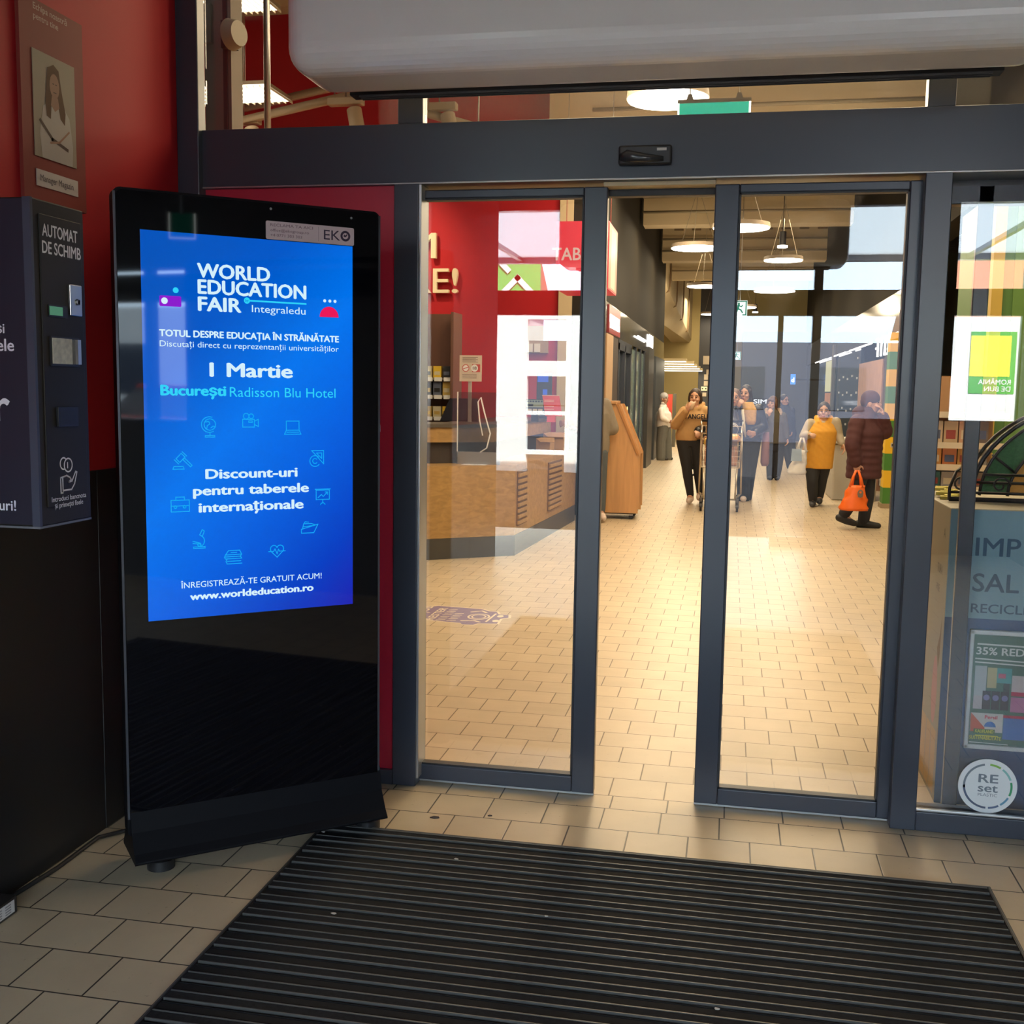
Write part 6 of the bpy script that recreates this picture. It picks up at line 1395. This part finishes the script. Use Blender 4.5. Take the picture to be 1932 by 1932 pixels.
# --- woman in leather jacket
c = person('leather', 'person in a black leather jacket and amber scarf eating, right of the door edge', face=-22, skin=(0.50, 0.28, 0.19), handR=((0.5, -0.2, 0.8), (0.5, 0.8, 0.1), 0.5), handL=((-0.8, -0.4, 0.1), (0, 1, 0.2), 0.5))
hair(c, (0.022, 0.014, 0.012), 'long'); top(c, 'leather_jacket', (0.016, 0.016, 0.019), hem=0.02, loose=1.02, arm=(0.078, 0.072, 0.055), rough=0.35, collar=True)
J = c['J']; b = MB(); b.loft([(J['neck'] + Vector((-0.01, -0.06, 0.02)), (0.085, 0, 0), (0, 0.07, 0)), (J['chest'] + Vector((0.01, -0.115, 0.10)), (0.095, 0, 0), (0, 0.05, 0)), (J['chest'] + Vector((0.03, -0.130, -0.06)), (0.075, 0, 0), (0, 0.045, 0)), (J['belly'] + Vector((0.02, -0.125, 0.06)), (0.055, 0, 0), (0, 0.035, 0))], _d); mesh_obj('scarf', b, 0.01, M('amber scarf', (0.52, 0.30, 0.08), 0.8, noise=0.3, nscale=30), c['o'])
b = MB(); b.loft([(J['chest'] + Vector((-0.085, -0.13, 0.10)), (0.022, 0, 0), (0, 0.02, 0)), (J['belly'] + Vector((-0.07, -0.14, 0.04)), (0.022, 0, 0), (0, 0.018, 0)), (J['belly'] + Vector((-0.045, -0.14, -0.11)), (0.012, 0, 0), (0, 0.012, 0))], M('cream lining', (0.62, 0.56, 0.42), 0.8)); b.build('lining', c['o'])
legs(c, 'trousers', (0.016, 0.016, 0.018), r=(0.112, 0.095, 0.088)); shoes(c, 'shoe', (0.66, 0.56, 0.50))
b = MB(); p = J['pelvis'] + Vector((0.235, 0.04, -0.12)); b.loft([(p + ZU * 0.20, (0.045, 0, 0), (0, 0.03, 0)), (p, (0.055, 0, 0), (0, 0.045, 0)), (p - ZU * 0.22, (0.06, 0, 0), (0, 0.05, 0)), (p - ZU * 0.27, (0.04, 0, 0), (0, 0.03, 0))], M('mauve bag', (0.26, 0.13, 0.16), 0.6)); b.tube([p + ZU * 0.19, J['haL'].lerp(J['elL'], 0.6) + Vector((0, 0, -0.04))], 0.008, M('mauve bag', (0.26, 0.13, 0.16), 0.6), seg=6); tag(b.build('shopping_bag'), 'mauve bag hanging beside the person in the leather jacket', 'bag')
# --- olive coat
c = person('coat', 'person in an olive grey coat and dark boots eating, further back', face=-30, skin=(0.52, 0.30, 0.22), handR=((0.3, -0.3, 0.8), (0.4, 0.7, 0.2), 0.4))
hair(c, (0.10, 0.055, 0.038), 'bob'); coat(c, 'coat', (0.075, 0.065, 0.045), 0.63, flare=1.12)
J = c['J']; b = MB()
for s_ in (-1, 1): limb(b, [J['neck'] + c['ax'] * 0.10 * s_ + c['bx'] * 0.04, J['neck'] + c['ax'] * 0.125 * s_ - ZU * 0.06 - c['bx'] * 0.02], [0.055, 0.045])
mesh_obj('fur_hood', b, 0.012, M('fur beige', (0.34, 0.25, 0.18), 0.95, noise=0.35, nscale=70), c['o'])
legs(c, 'trousers', (0.02, 0.022, 0.032), r=(0.095, 0.072, 0.056)); shoes(c, 'boot', (0.018, 0.018, 0.02), boot=0.28)
# --- man in navy jacket far behind
c = person('navy', 'person in a navy jacket far behind, between the olive coat and the yellow vest', face=40, skin=(0.48, 0.28, 0.20)); hair(c, (0.02, 0.016, 0.014), 'short'); top(c, 'jacket', (0.035, 0.045, 0.085), hem=0.06, loose=1.05, collar=True); legs(c, 'trousers', (0.03, 0.035, 0.055), r=(0.10, 0.08, 0.07)); shoes(c, 'shoe', (0.02, 0.02, 0.02))
# --- yellow vest
c = person('vest', 'person in a mustard quilted vest carrying a white plastic bag', face=-6, skin=(0.52, 0.30, 0.22), fat=1.03, handR=((0.3, -0.9, 0.1), (0.2, 0, -0.9), 0.7), handL=((0.25, -0.3, -0.9), (-0.9, -0.2, 0), 0.3))
hair(c, (0.028, 0.018, 0.015), 'bun'); top(c, 'jumper', (0.42, 0.36, 0.27), hem=-0.05, loose=0.98, arm=(0.074, 0.064, 0.046))
v = top(c, 'quilted_vest', (0.66, 0.32, 0.035), hem=0.16, loose=1.16, sleeves=False, hood=True)
nt = v.data.materials[0].node_tree; wv = nt.nodes.new('ShaderNodeTexWave'); wv.inputs['Scale'].default_value = 7; wv.bands_direction = 'DIAGONAL'; bm_ = nt.nodes.new('ShaderNodeBump'); bm_.inputs['Strength'].default_value = 0.25; bm_.inputs['Distance'].default_value = 0.006; tcx = nt.nodes.new('ShaderNodeTexCoord'); nt.links.new(tcx.outputs['Object'], wv.inputs['Vector']); nt.links.new(wv.outputs['Fac'], bm_.inputs['Height']); nt.links.new(bm_.outputs[0], nt.nodes['Principled BSDF'].inputs['Normal'])
legs(c, 'trousers', (0.016, 0.018, 0.022), r=(0.112, 0.078, 0.058)); shoes(c, 'boot', (0.03, 0.028, 0.03), boot=0.3)
# --- maroon coat
c = person('maroon', 'person in a long maroon quilted coat and knitted hat walking right', face=78, hs=1.02, skin=(0.56, 0.32, 0.24), fat=1.12, handR=((0.15, -0.05, -0.95), (0.3, 0.9, 0), 0.85), handL=((-0.35, 0.0, 0.9), (-0.9, 0.1, -0.2), 0.35))
beanie(c, (0.075, 0.028, 0.040), 'knitted_hat'); coat(c, 'quilted_coat', (0.070, 0.020, 0.024), 0.565, flare=1.05, quilt=1, hood=True, arm=(0.088, 0.080, 0.060))
legs(c, 'trousers', (0.02, 0.02, 0.022), r=(0.095, 0.078, 0.066)); shoes(c, 'boot', (0.014, 0.014, 0.014), boot=0.22)
# --- grey jacket at the counter
c = person('grey', 'person in a grey jacket at the counter, mostly hidden by the left door edge', face=190, skin=(0.45, 0.25, 0.17)); hair(c, (0.05, 0.035, 0.03), 'short'); top(c, 'jacket', (0.20, 0.165, 0.125), hem=0.06, loose=1.0, arm=(0.08, 0.08, 0.055), collar=True); legs(c, 'jeans', (0.07, 0.085, 0.10), r=(0.10, 0.075, 0.062)); shoes(c, 'shoe', (0.60, 0.50, 0.42))

# ------------------------------------------------------------------ things they carry
P = {k: {a: Vector(b_) for a, b_ in v.items()} for k, v in PEOPLE.items()}
def bag(name, hp, zb, w0, w1, dp, col, label, handles, alpha=None, tilt=0.0, sides=16):
    t = empty(name, (hp.x, hp.y, zb)); tag(t, label, 'plastic bag'); b = MB(); rr = []; n = 9
    ht = hp.z - 0.16 - zb
    for i in range(n + 1):
        q = i / n; z = zb + ht * q; w = w0 + (w1 - w0) * q; w *= (0.90 if i == 0 else 1.0) * (1 + 0.05 * math.sin(i * 2.1)); rr.append((Vector((hp.x + tilt * (1 - q), hp.y, z)), XU * w, YU * (dp * (1.0 - 0.45 * q))))
    b.loft(rr, col, seg=sides)
    b.v = [(x + 0.008 * math.sin(z * 40 + y * 50), y + 0.010 * math.sin(z * 33 + x * 60), z) for x, y, z in b.v]
    b.build('body', t)
    b = MB(); zt = zb + ht
    for s_ in (-1, 1):
        b.loft([(Vector((hp.x + s_ * w1 * 0.7, hp.y, zt - 0.02)), XU * w1 * 0.32, YU * dp * 0.45), (Vector((hp.x + s_ * w1 * 0.45, hp.y, zt + 0.09)), XU * 0.016, YU * 0.02), (Vector((hp.x + s_ * 0.012, hp.y, hp.z + 0.005)), XU * 0.012, YU * 0.02)], col, seg=10)
    b.build('handles', t)
    return t
obm = M('orange plastic', (0.85, 0.15, 0.015), 0.4, noise=0.12, nscale=14)
t = bag('plastic_bag', P['maroon']['haR'] - ZU * 0.03 - YU * 0.05, 0.225, 0.165, 0.085, 0.08, obm, 'bright orange plastic carrier bag held by the person in the maroon coat', 2, tilt=-0.02)
hp = P['maroon']['haR'] - YU * 0.05; b = MB(); gpr = M('bag grey print', (0.16, 0.13, 0.11), 0.5); b.disc((hp.x + 0.035, 0.42), 0.032, (0, hp.y - 0.096, 0), XU, ZU, gpr, seg=18, ry=0.045); b.disc((hp.x + 0.035, 0.435), 0.012, (0, hp.y - 0.098, 0), XU, ZU, obm, seg=12); b.stroke([(hp.x + 0.01, 0.385), (hp.x + 0.06, 0.385)], 0.006, (0, hp.y - 0.098, 0), XU, ZU, gpr); b.build('printed_mark', t)
wp = M('milky plastic', (0.62, 0.58, 0.50), 0.4, noise=0.15, nscale=12)
t = bag('plastic_bag', P['vest']['haR'] + Vector((-0.11, -0.03, -0.05)), 0.44, 0.125, 0.075, 0.09, wp, 'milky white plastic carrier bag on the arm of the person in the mustard vest', 2, tilt=-0.06)
hp = P['vest']['haR'] + Vector((-0.11, -0.03, 0)); b = MB(); b.poly([(hp.x - 0.14, 0.62), (hp.x + 0.0, 0.62), (hp.x - 0.01, 0.78), (hp.x - 0.13, 0.78)], (0, hp.y - 0.108, 0), XU, ZU, M('bag blue print', (0.28, 0.36, 0.44), 0.5)); b.build('printed_mark', t)

# ------------------------------------------------------------------ shopping trolley
t = empty('shopping_trolley', (-0.10, 10.5, 0.0)); tag(t, 'wire shopping trolley full of groceries coming towards the doors', 'shopping trolley')
chrome = M('trolley chrome', (0.62, 0.55, 0.44), 0.28, metal=0.9)
Fb = [(-0.335, 10.10, 0.56), (0.135, 10.10, 0.56), (0.145, 10.06, 0.985), (-0.345, 10.06, 0.985)]; Rb = [(-0.34, 10.68, 0.62), (0.14, 10.68, 0.62), (0.15, 10.74, 1.06), (-0.35, 10.74, 1.06)]
Fb = [Vector(p) for p in Fb]; Rb = [Vector(p) for p in Rb]
b = MB()
for q in (Fb, Rb): b.tube(q, 0.008, chrome, seg=8, close=True)
for i in range(4): b.tube([Fb[i], Rb[i]], 0.008, chrome, seg=8)
b.build('basket_frame', t)
b = MB()
def grid(A, B, Cc, Dd, nu, nv, r=0.0026):
    for i in range(1, nu): b.tube([A.lerp(B, i / nu), Dd.lerp(Cc, i / nu)], r, chrome, seg=4, cap=False)
    for j in range(1, nv): b.tube([A.lerp(Dd, j / nv), B.lerp(Cc, j / nv)], r, chrome, seg=4, cap=False)
grid(Fb[0], Fb[1], Fb[2], Fb[3], 13, 6); grid(Fb[0], Rb[0], Rb[3], Fb[3], 16, 6); grid(Fb[1], Rb[1], Rb[2], Fb[2], 16, 6); grid(Fb[0], Fb[1], Rb[1], Rb[0], 10, 14)
b.build('basket_wires', t)
b = MB()
for s_, x in ((-1, -0.31), (1, 0.11)):
    b.tube([(x, 10.14, 0.56), (x - s_ * 0.015, 10.12, 0.16), (x - s_ * 0.015, 10.2, 0.15), (x - s_ * -0.05, 10.76, 0.17)], 0.012, chrome, seg=8); b.tube([(x + s_ * 0.05, 10.74, 1.06), (x + s_ * 0.06, 10.76, 0.17)], 0.012, chrome, seg=8); b.tube([(x + s_ * 0.05, 10.74, 1.05), (x + s_ * 0.06, 10.78, 1.12)], 0.011, chrome, seg=8)
b.tube([(-0.31, 10.2, 0.15), (0.11, 10.2, 0.15)], 0.011, chrome, seg=8); b.build('chassis', t)
b = MB(); b.tube([(-0.37, 10.80, 1.125), (0.17, 10.80, 1.125)], 0.016, black_pl, seg=12); b.build('handle', t)
MB().box(-0.29, 0.10, 10.045, 10.058, 0.84, 0.91, M('trolley plate', (0.10, 0.06, 0.06), 0.5)).build('front_plate', t)
for x, y in ((-0.325, 10.12), (0.125, 10.12), (-0.33, 10.76), (0.13, 10.76)):
    b = MB(); b.box(x - 0.022, x - 0.016, y - 0.015, y + 0.03, 0.05, 0.165, M('castor fork', (0.10, 0.09, 0.08), 0.4)); b.box(x + 0.016, x + 0.022, y - 0.015, y + 0.03, 0.05, 0.165, M('castor fork', (0.10, 0.09, 0.08), 0.4)); b.box(x - 0.022, x + 0.022, y - 0.015, y + 0.03, 0.125, 0.165, M('castor fork', (0.10, 0.09, 0.08), 0.4)); cs_ = b.build('castor', t); b = MB(); b.cyl((x - 0.014, y + 0.01, 0.058), 0.056, 0.028, black_pl, axis=(1, 0, 0), seg=20); b.build('wheel', cs_)
# groceries in the trolley
gro = [(-0.30, -0.10, 10.15, 10.35, 0.572, 0.80, (0.55, 0.30, 0.22), 'pinkish grocery pack low in the trolley, front left'), (-0.08, 0.11, 10.15, 10.4, 0.575, 0.82, (0.50, 0.26, 0.16), 'brownish grocery pack low in the trolley, front right'), (-0.30, -0.02, 10.42, 10.65, 0.60, 0.88, (0.45, 0.10, 0.06), 'red grocery pack in the back of the trolley'), (0.0, 0.12, 10.42, 10.65, 0.60, 0.90, (0.55, 0.45, 0.28), 'cream grocery pack in the back of the trolley')]
for i, (x0, x1, y0, y1, z0, z1, cl, lb) in enumerate(gro):
    b = MB(); b.box(x0, x1, y0, y1, z0, z1, M('grocery %d' % i, cl, 0.45, noise=0.3, nscale=14)); tag(b.build('grocery_pack', bevel=0.03, bseg=3), lb, 'pack')
for i, (x, y, z, cl, lb) in enumerate(((-0.22, 10.22, 0.885, (0.78, 0.46, 0.05), 'orange yellow snack bag on top of the trolley, left of the door edge'), (0.04, 10.25, 0.90, (0.75, 0.36, 0.05), 'orange snack bag on top of the trolley, right of the door edge'), (-0.18, 10.48, 0.975, (0.55, 0.30, 0.42), 'mauve snack bag on top of the trolley'))):
    b = MB(); b.ell((x, y, z), ((0.10, 0, 0.02), (0, 0.09, 0), (0, 0, 0.075)), M('snack bag %d' % i, cl, 0.35, noise=0.3, nscale=20), seg=16, rings=8); tag(b.build('snack_bag'), lb, 'snack bag')
# ------------------------------------------------------------------ outside, mirrored in the panes and lighting the lobby
b = MB().box(-60, 60, -70, -7.6, -0.35, -0.02, M('asphalt', (0.045, 0.045, 0.05), 0.9, noise=0.15, nscale=2, spec=0.0)); struct(b.build('ground'), 'grey car park paving outside the entrance', 'ground')  # asphalt darkened to stand for the building's shade on the ground
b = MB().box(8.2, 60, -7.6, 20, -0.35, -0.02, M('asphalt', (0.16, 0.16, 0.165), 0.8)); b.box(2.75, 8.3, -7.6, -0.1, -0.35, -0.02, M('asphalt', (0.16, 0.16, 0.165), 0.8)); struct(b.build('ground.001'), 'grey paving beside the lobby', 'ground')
can = wave_mat('canopy sheet', (0.62, 0.62, 0.62), (0.48, 0.48, 0.49), 0.9, 'Y')
tl_ = can.node_tree.nodes.new('ShaderNodeBsdfTranslucent'); tl_.inputs['Color'].default_value = (0.82, 0.84, 0.84, 1); mx_ = can.node_tree.nodes.new('ShaderNodeMixShader'); mx_.inputs['Fac'].default_value = 0.8
can.node_tree.links.new(can.node_tree.nodes['Principled BSDF'].outputs[0], mx_.inputs[1]); can.node_tree.links.new(tl_.outputs[0], mx_.inputs[2]); can.node_tree.links.new(mx_.outputs[0], can.node_tree.nodes['Material Output'].inputs['Surface'])
b = MB()
for k in range(30): b.add([(-8, -11.6 + k * 0.15, 3.36), (8, -11.6 + k * 0.15, 3.36), (8, -11.525 + k * 0.15, 3.39), (-8, -11.525 + k * 0.15, 3.39), (8, -11.45 + k * 0.15, 3.36), (-8, -11.45 + k * 0.15, 3.36)], [(0, 1, 2, 3), (3, 2, 4, 5)], can)
for x_ in (-6, -3, 0, 3, 6): b.box(x_ - 0.03, x_ + 0.03, -11.6, -7.1, 3.30, 3.35, frame_m)
b.box(-8, 8, -11.75, -11.6, 3.28, 3.45, frame_m); struct(b.build('ceiling.002'), 'pale corrugated canopy soffit outside the entrance', 'canopy')
wf = M('outer white wall', (0.78, 0.76, 0.72), 0.7); win = M('outer window', (0.05, 0.06, 0.08), 0.1); roofm = M('outer roof brick', (0.50, 0.20, 0.11), 0.8)
wf2 = M('shade tinted facade', (0.060, 0.070, 0.105), 0.7)  # the hall front's shade is put into this dark blue grey colour
def building(x0, x1, y, h, label, wallm, roof=True, wins=True):
    t = empty('building', ((x0 + x1) / 2, y, 0)); tag(t, label, 'building'); MB().box(x0, x1, y - 8, y, -0.02, h, wallm).build('wall', t)
    if roof: MB().prism([(0, 0), (8.6, 0), (4.3, 2.6)], (x0 - 0.3, y + 0.3, h), -YU, ZU, XU, x1 - x0 + 0.6, roofm).build('roof', t)
    n = int((x1 - x0) / 3)
    if wins:
        for k in range(n): MB().box(x0 + 0.8 + k * 3, x0 + 2.2 + k * 3, y, y + 0.04, 1.0, 2.3, win).build('window', t)
building(-26, -7.5, -32, 4.6, 'white house with a brick red roof across the car park, left one', wf)
building(-7.2, 6.0, -31, 3.05, 'low hall with its shade painted blue grey across the car park, middle one', wf2, roof=False)
building(6.3, 26, -33, 3.6, 'white house with a brick red roof across the car park, right one', wf)
b = MB(); gbm = M('green board', (0.06, 0.42, 0.08), 0.5); b.box(-6.2, -4.2, -20.2, -20.1, 3.5, 4.5, gbm)
for p in ((-5.8, 3.7), (-5.2, 4.2), (-4.7, 3.75)): b.stroke([(p[0] - 0.28, p[1] - 0.1), (p[0], p[1] + 0.18), (p[0] + 0.28, p[1] - 0.1)], 0.12, (0, -20.05, 0), XU, ZU, white_m)
b.box(-5.3, -5.1, -20.3, -20.2, 0, 3.6, steel); tag(b.build('green_board'), 'green board with white arrows on a post in the car park', 'board')
# billboard mirrored in the right panel
t = empty('billboard', (5.2, -20.0, 0.0)); tag(t, 'white framed yellow green billboard in the car park', 'billboard')
b = MB(); b.box(3.4, 8.6, -20.2, -20.0, 0.9, 3.1, white_m); b.box(3.6, 3.75, -20.2, -20.05, -0.02, 0.9, steel); b.box(8.2, 8.35, -20.2, -20.05, -0.02, 0.9, steel); b.build('frame', t)
b = MB(); b.box(4.75, 5.62, -20.0, -19.985, 1.55, 2.80, M('bill green', (0.05, 0.30, 0.04), 0.5)); b.box(4.75, 5.52, -19.985, -19.98, 1.9, 2.72, M('bill yellow', (0.75, 0.66, 0.04), 0.5)); b.text('ROMÂNIA', (5.55, -19.978, 1.74), -XU, ZU, white_m, h=0.10, width=0.62, bold=0.02); b.text('DE BUN', (5.55, -19.978, 1.60), -XU, ZU, white_m, h=0.10, width=0.5, bold=0.02); b.build('print', t)
# white trolley shelter mirrored in the left leaf
t = empty('trolley_shelter', (-3.5, -16.0, 0.0)); tag(t, 'white sheet metal trolley shelter in front of the entrance', 'shelter')
sw_ = M('shelter white', (0.85, 0.85, 0.82), 0.5)
for x0, x1, z0, z1, nm in ((-4.28, -3.70, -0.02, 2.88, 'post'), (-2.98, -2.66, -0.02, 2.85, 'post'), (-3.70, -2.98, 2.77, 2.87, 'top_rail'), (-3.70, -2.98, 1.74, 2.02, 'crossbar'), (-3.70, -2.98, 1.03, 1.10, 'crossbar'), (-3.70, -2.98, 0.30, 0.38, 'crossbar')):
    MB().box(x0, x1, -16.15, -16.0, z0, z1, sw_).build(nm, t)

# right of the lobby: white block, disabled parking sign and red car mirrored in the kiosk
t = empty('building', (24, -14, 0)); tag(t, 'white building beside the car park mirrored in the kiosk glass', 'building'); MB().box(21, 29, -28, 2, -0.02, 3.6, wf).build('wall', t)
for k in range(6): MB().box(20.96, 21.0, -26 + k * 4.5, -23.5 + k * 4.5, 1.2, 2.6, win).build('window', t)
t = empty('parking_sign', (6.0, -7.95, 0)); tag(t, 'disabled parking sign on a post in the car park', 'parking sign'); MB().cyl((6.0, -7.95, -0.02), 0.03, 1.35, steel).build('post', t)
b = MB(); N_ = Vector((-0.85, 0.52, 0)); U_ = Vector((0.52, 0.85, 0)) * -1; O = Vector((5.97, -7.93, 1.36)); b.prism([(-0.15, 0), (0.15, 0), (0.15, 0.50), (-0.15, 0.50)], O, U_, ZU, N_, 0.01, sw_); O2 = O + N_ * 0.0115
b.disc((0.0, 0.16), 0.10, O2, U_, ZU, frame_dark, seg=20, ri=0.08, a0=-150, a1=120); b.stroke([(-0.01, 0.40), (0.0, 0.24), (0.07, 0.23), (0.10, 0.12)], 0.03, O2, U_, ZU, frame_dark); b.disc((-0.01, 0.45), 0.03, O2, U_, ZU, frame_dark, seg=14); b.build('plate', t)
t = empty('car', (9.8, -9.4, 0)); tag(t, 'red car parked outside beside the lobby', 'car'); cr_ = M('car red', (0.35, 0.015, 0.02), 0.15, coat=0.6)
b = MB(); b.prism([(-2.1, 0.35), (-2.1, 0.75), (-1.9, 0.92), (-1.1, 1.0), (0.9, 1.02), (2.0, 0.90), (2.15, 0.6), (2.1, 0.33)], (9.0, -9.2, 0), Vector((0.1, -0.99, 0)), ZU, Vector((0.99, 0.1, 0)), 1.65, cr_); b.build('body', t, bevel=0.08, bseg=4)
b = MB(); b.prism([(-1.05, 1.0), (-0.45, 1.45), (0.55, 1.47), (1.25, 1.01)], (9.15, -9.2, 0), Vector((0.1, -0.99, 0)), ZU, Vector((0.99, 0.1, 0)), 1.35, win); b.build('cabin', t, bevel=0.06, bseg=3)
b = MB(); b.prism([(-0.5, 1.42), (-0.45, 1.47), (0.55, 1.49), (0.6, 1.44)], (9.13, -9.2, 0), Vector((0.1, -0.99, 0)), ZU, Vector((0.99, 0.1, 0)), 1.37, cr_); b.build('roof', t, bevel=0.02)
for u in (-1.35, 1.35):
    for v in (0.0, 1.5): MB().cyl(Vector((8.98, -9.2, 0.31)) + Vector((0.1, -0.99, 0)) * u + Vector((0.99, 0.1, 0)) * v, 0.31, 0.2, black_pl, axis=(0.99, 0.1, 0), seg=28).build('wheel', t)
t = empty('exit_sign', (2.37, -3.79, 2.7)); tag(t, 'green exit sign hanging in the lobby, mirrored in the kiosk glass', 'exit sign')
EO = (2.37, -3.79, 2.545)
b = MB(); b.obox(EO, (0.52, 0.85, 0), ZU, (0.85, -0.52, 0), -0.085, 0.085, 0, 0.17, -0.006, 0.006, M('exit green dark', (0.01, 0.10, 0.06), 0.4, emit=(0.0, 0.25, 0.14), estr=0.6)); b.build('panel', t)
for nm_, s0, s1, z0, z1 in (('edge_light', -0.092, 0.092, -0.008, 0.0), ('edge_light', -0.092, -0.085, 0.0, 0.17), ('edge_light', 0.085, 0.092, 0.0, 0.17)):
    b = MB(); b.obox(EO, (0.52, 0.85, 0), ZU, (0.85, -0.52, 0), s0, s1, z0, z1, -0.01, 0.01, E('exit white edge bright', (0.95, 1.0, 0.95), 4.0)); b.build(nm_, t)
MB().box(2.36, 2.38, -3.80, -3.78, 2.71, 3.4, steel).build('hanger', t)
# ------------------------------------------------------------------ added fill lights without fittings, to brighten the shop
def fill_lamp(x, y, z, p, s=0.9):
    lamp('fill_light', (x, y, z), s, p * 0.85)
    l = bpy.data.lights.new('fill_light', 'POINT'); l.energy = p * LAMP * 0.34; l.color = (1.0, 0.79, 0.51); l.shadow_soft_size = 0.25
    o = bpy.data.objects.new('fill_light', l); C.objects.link(o); o.location = (x, y, z - 0.7)
for y in (1.6, 3.4, 6.2, 7.7, 10.9, 14.5, 18.5, 23.0, 29.0):
    fill_lamp(1.0, y, 4.25, 150); fill_lamp(-0.9, y + 0.6, 4.25, 150)
for x, y, p in ((3.5, 2.4, 120), (5.5, 5.0, 160), (4.0, 8.5, 160), (-4.4, 4.2, 60), (-4.6, 6.6, 45), (2.0, 2.2, 90)):
    fill_lamp(x, y, 3.9, p)
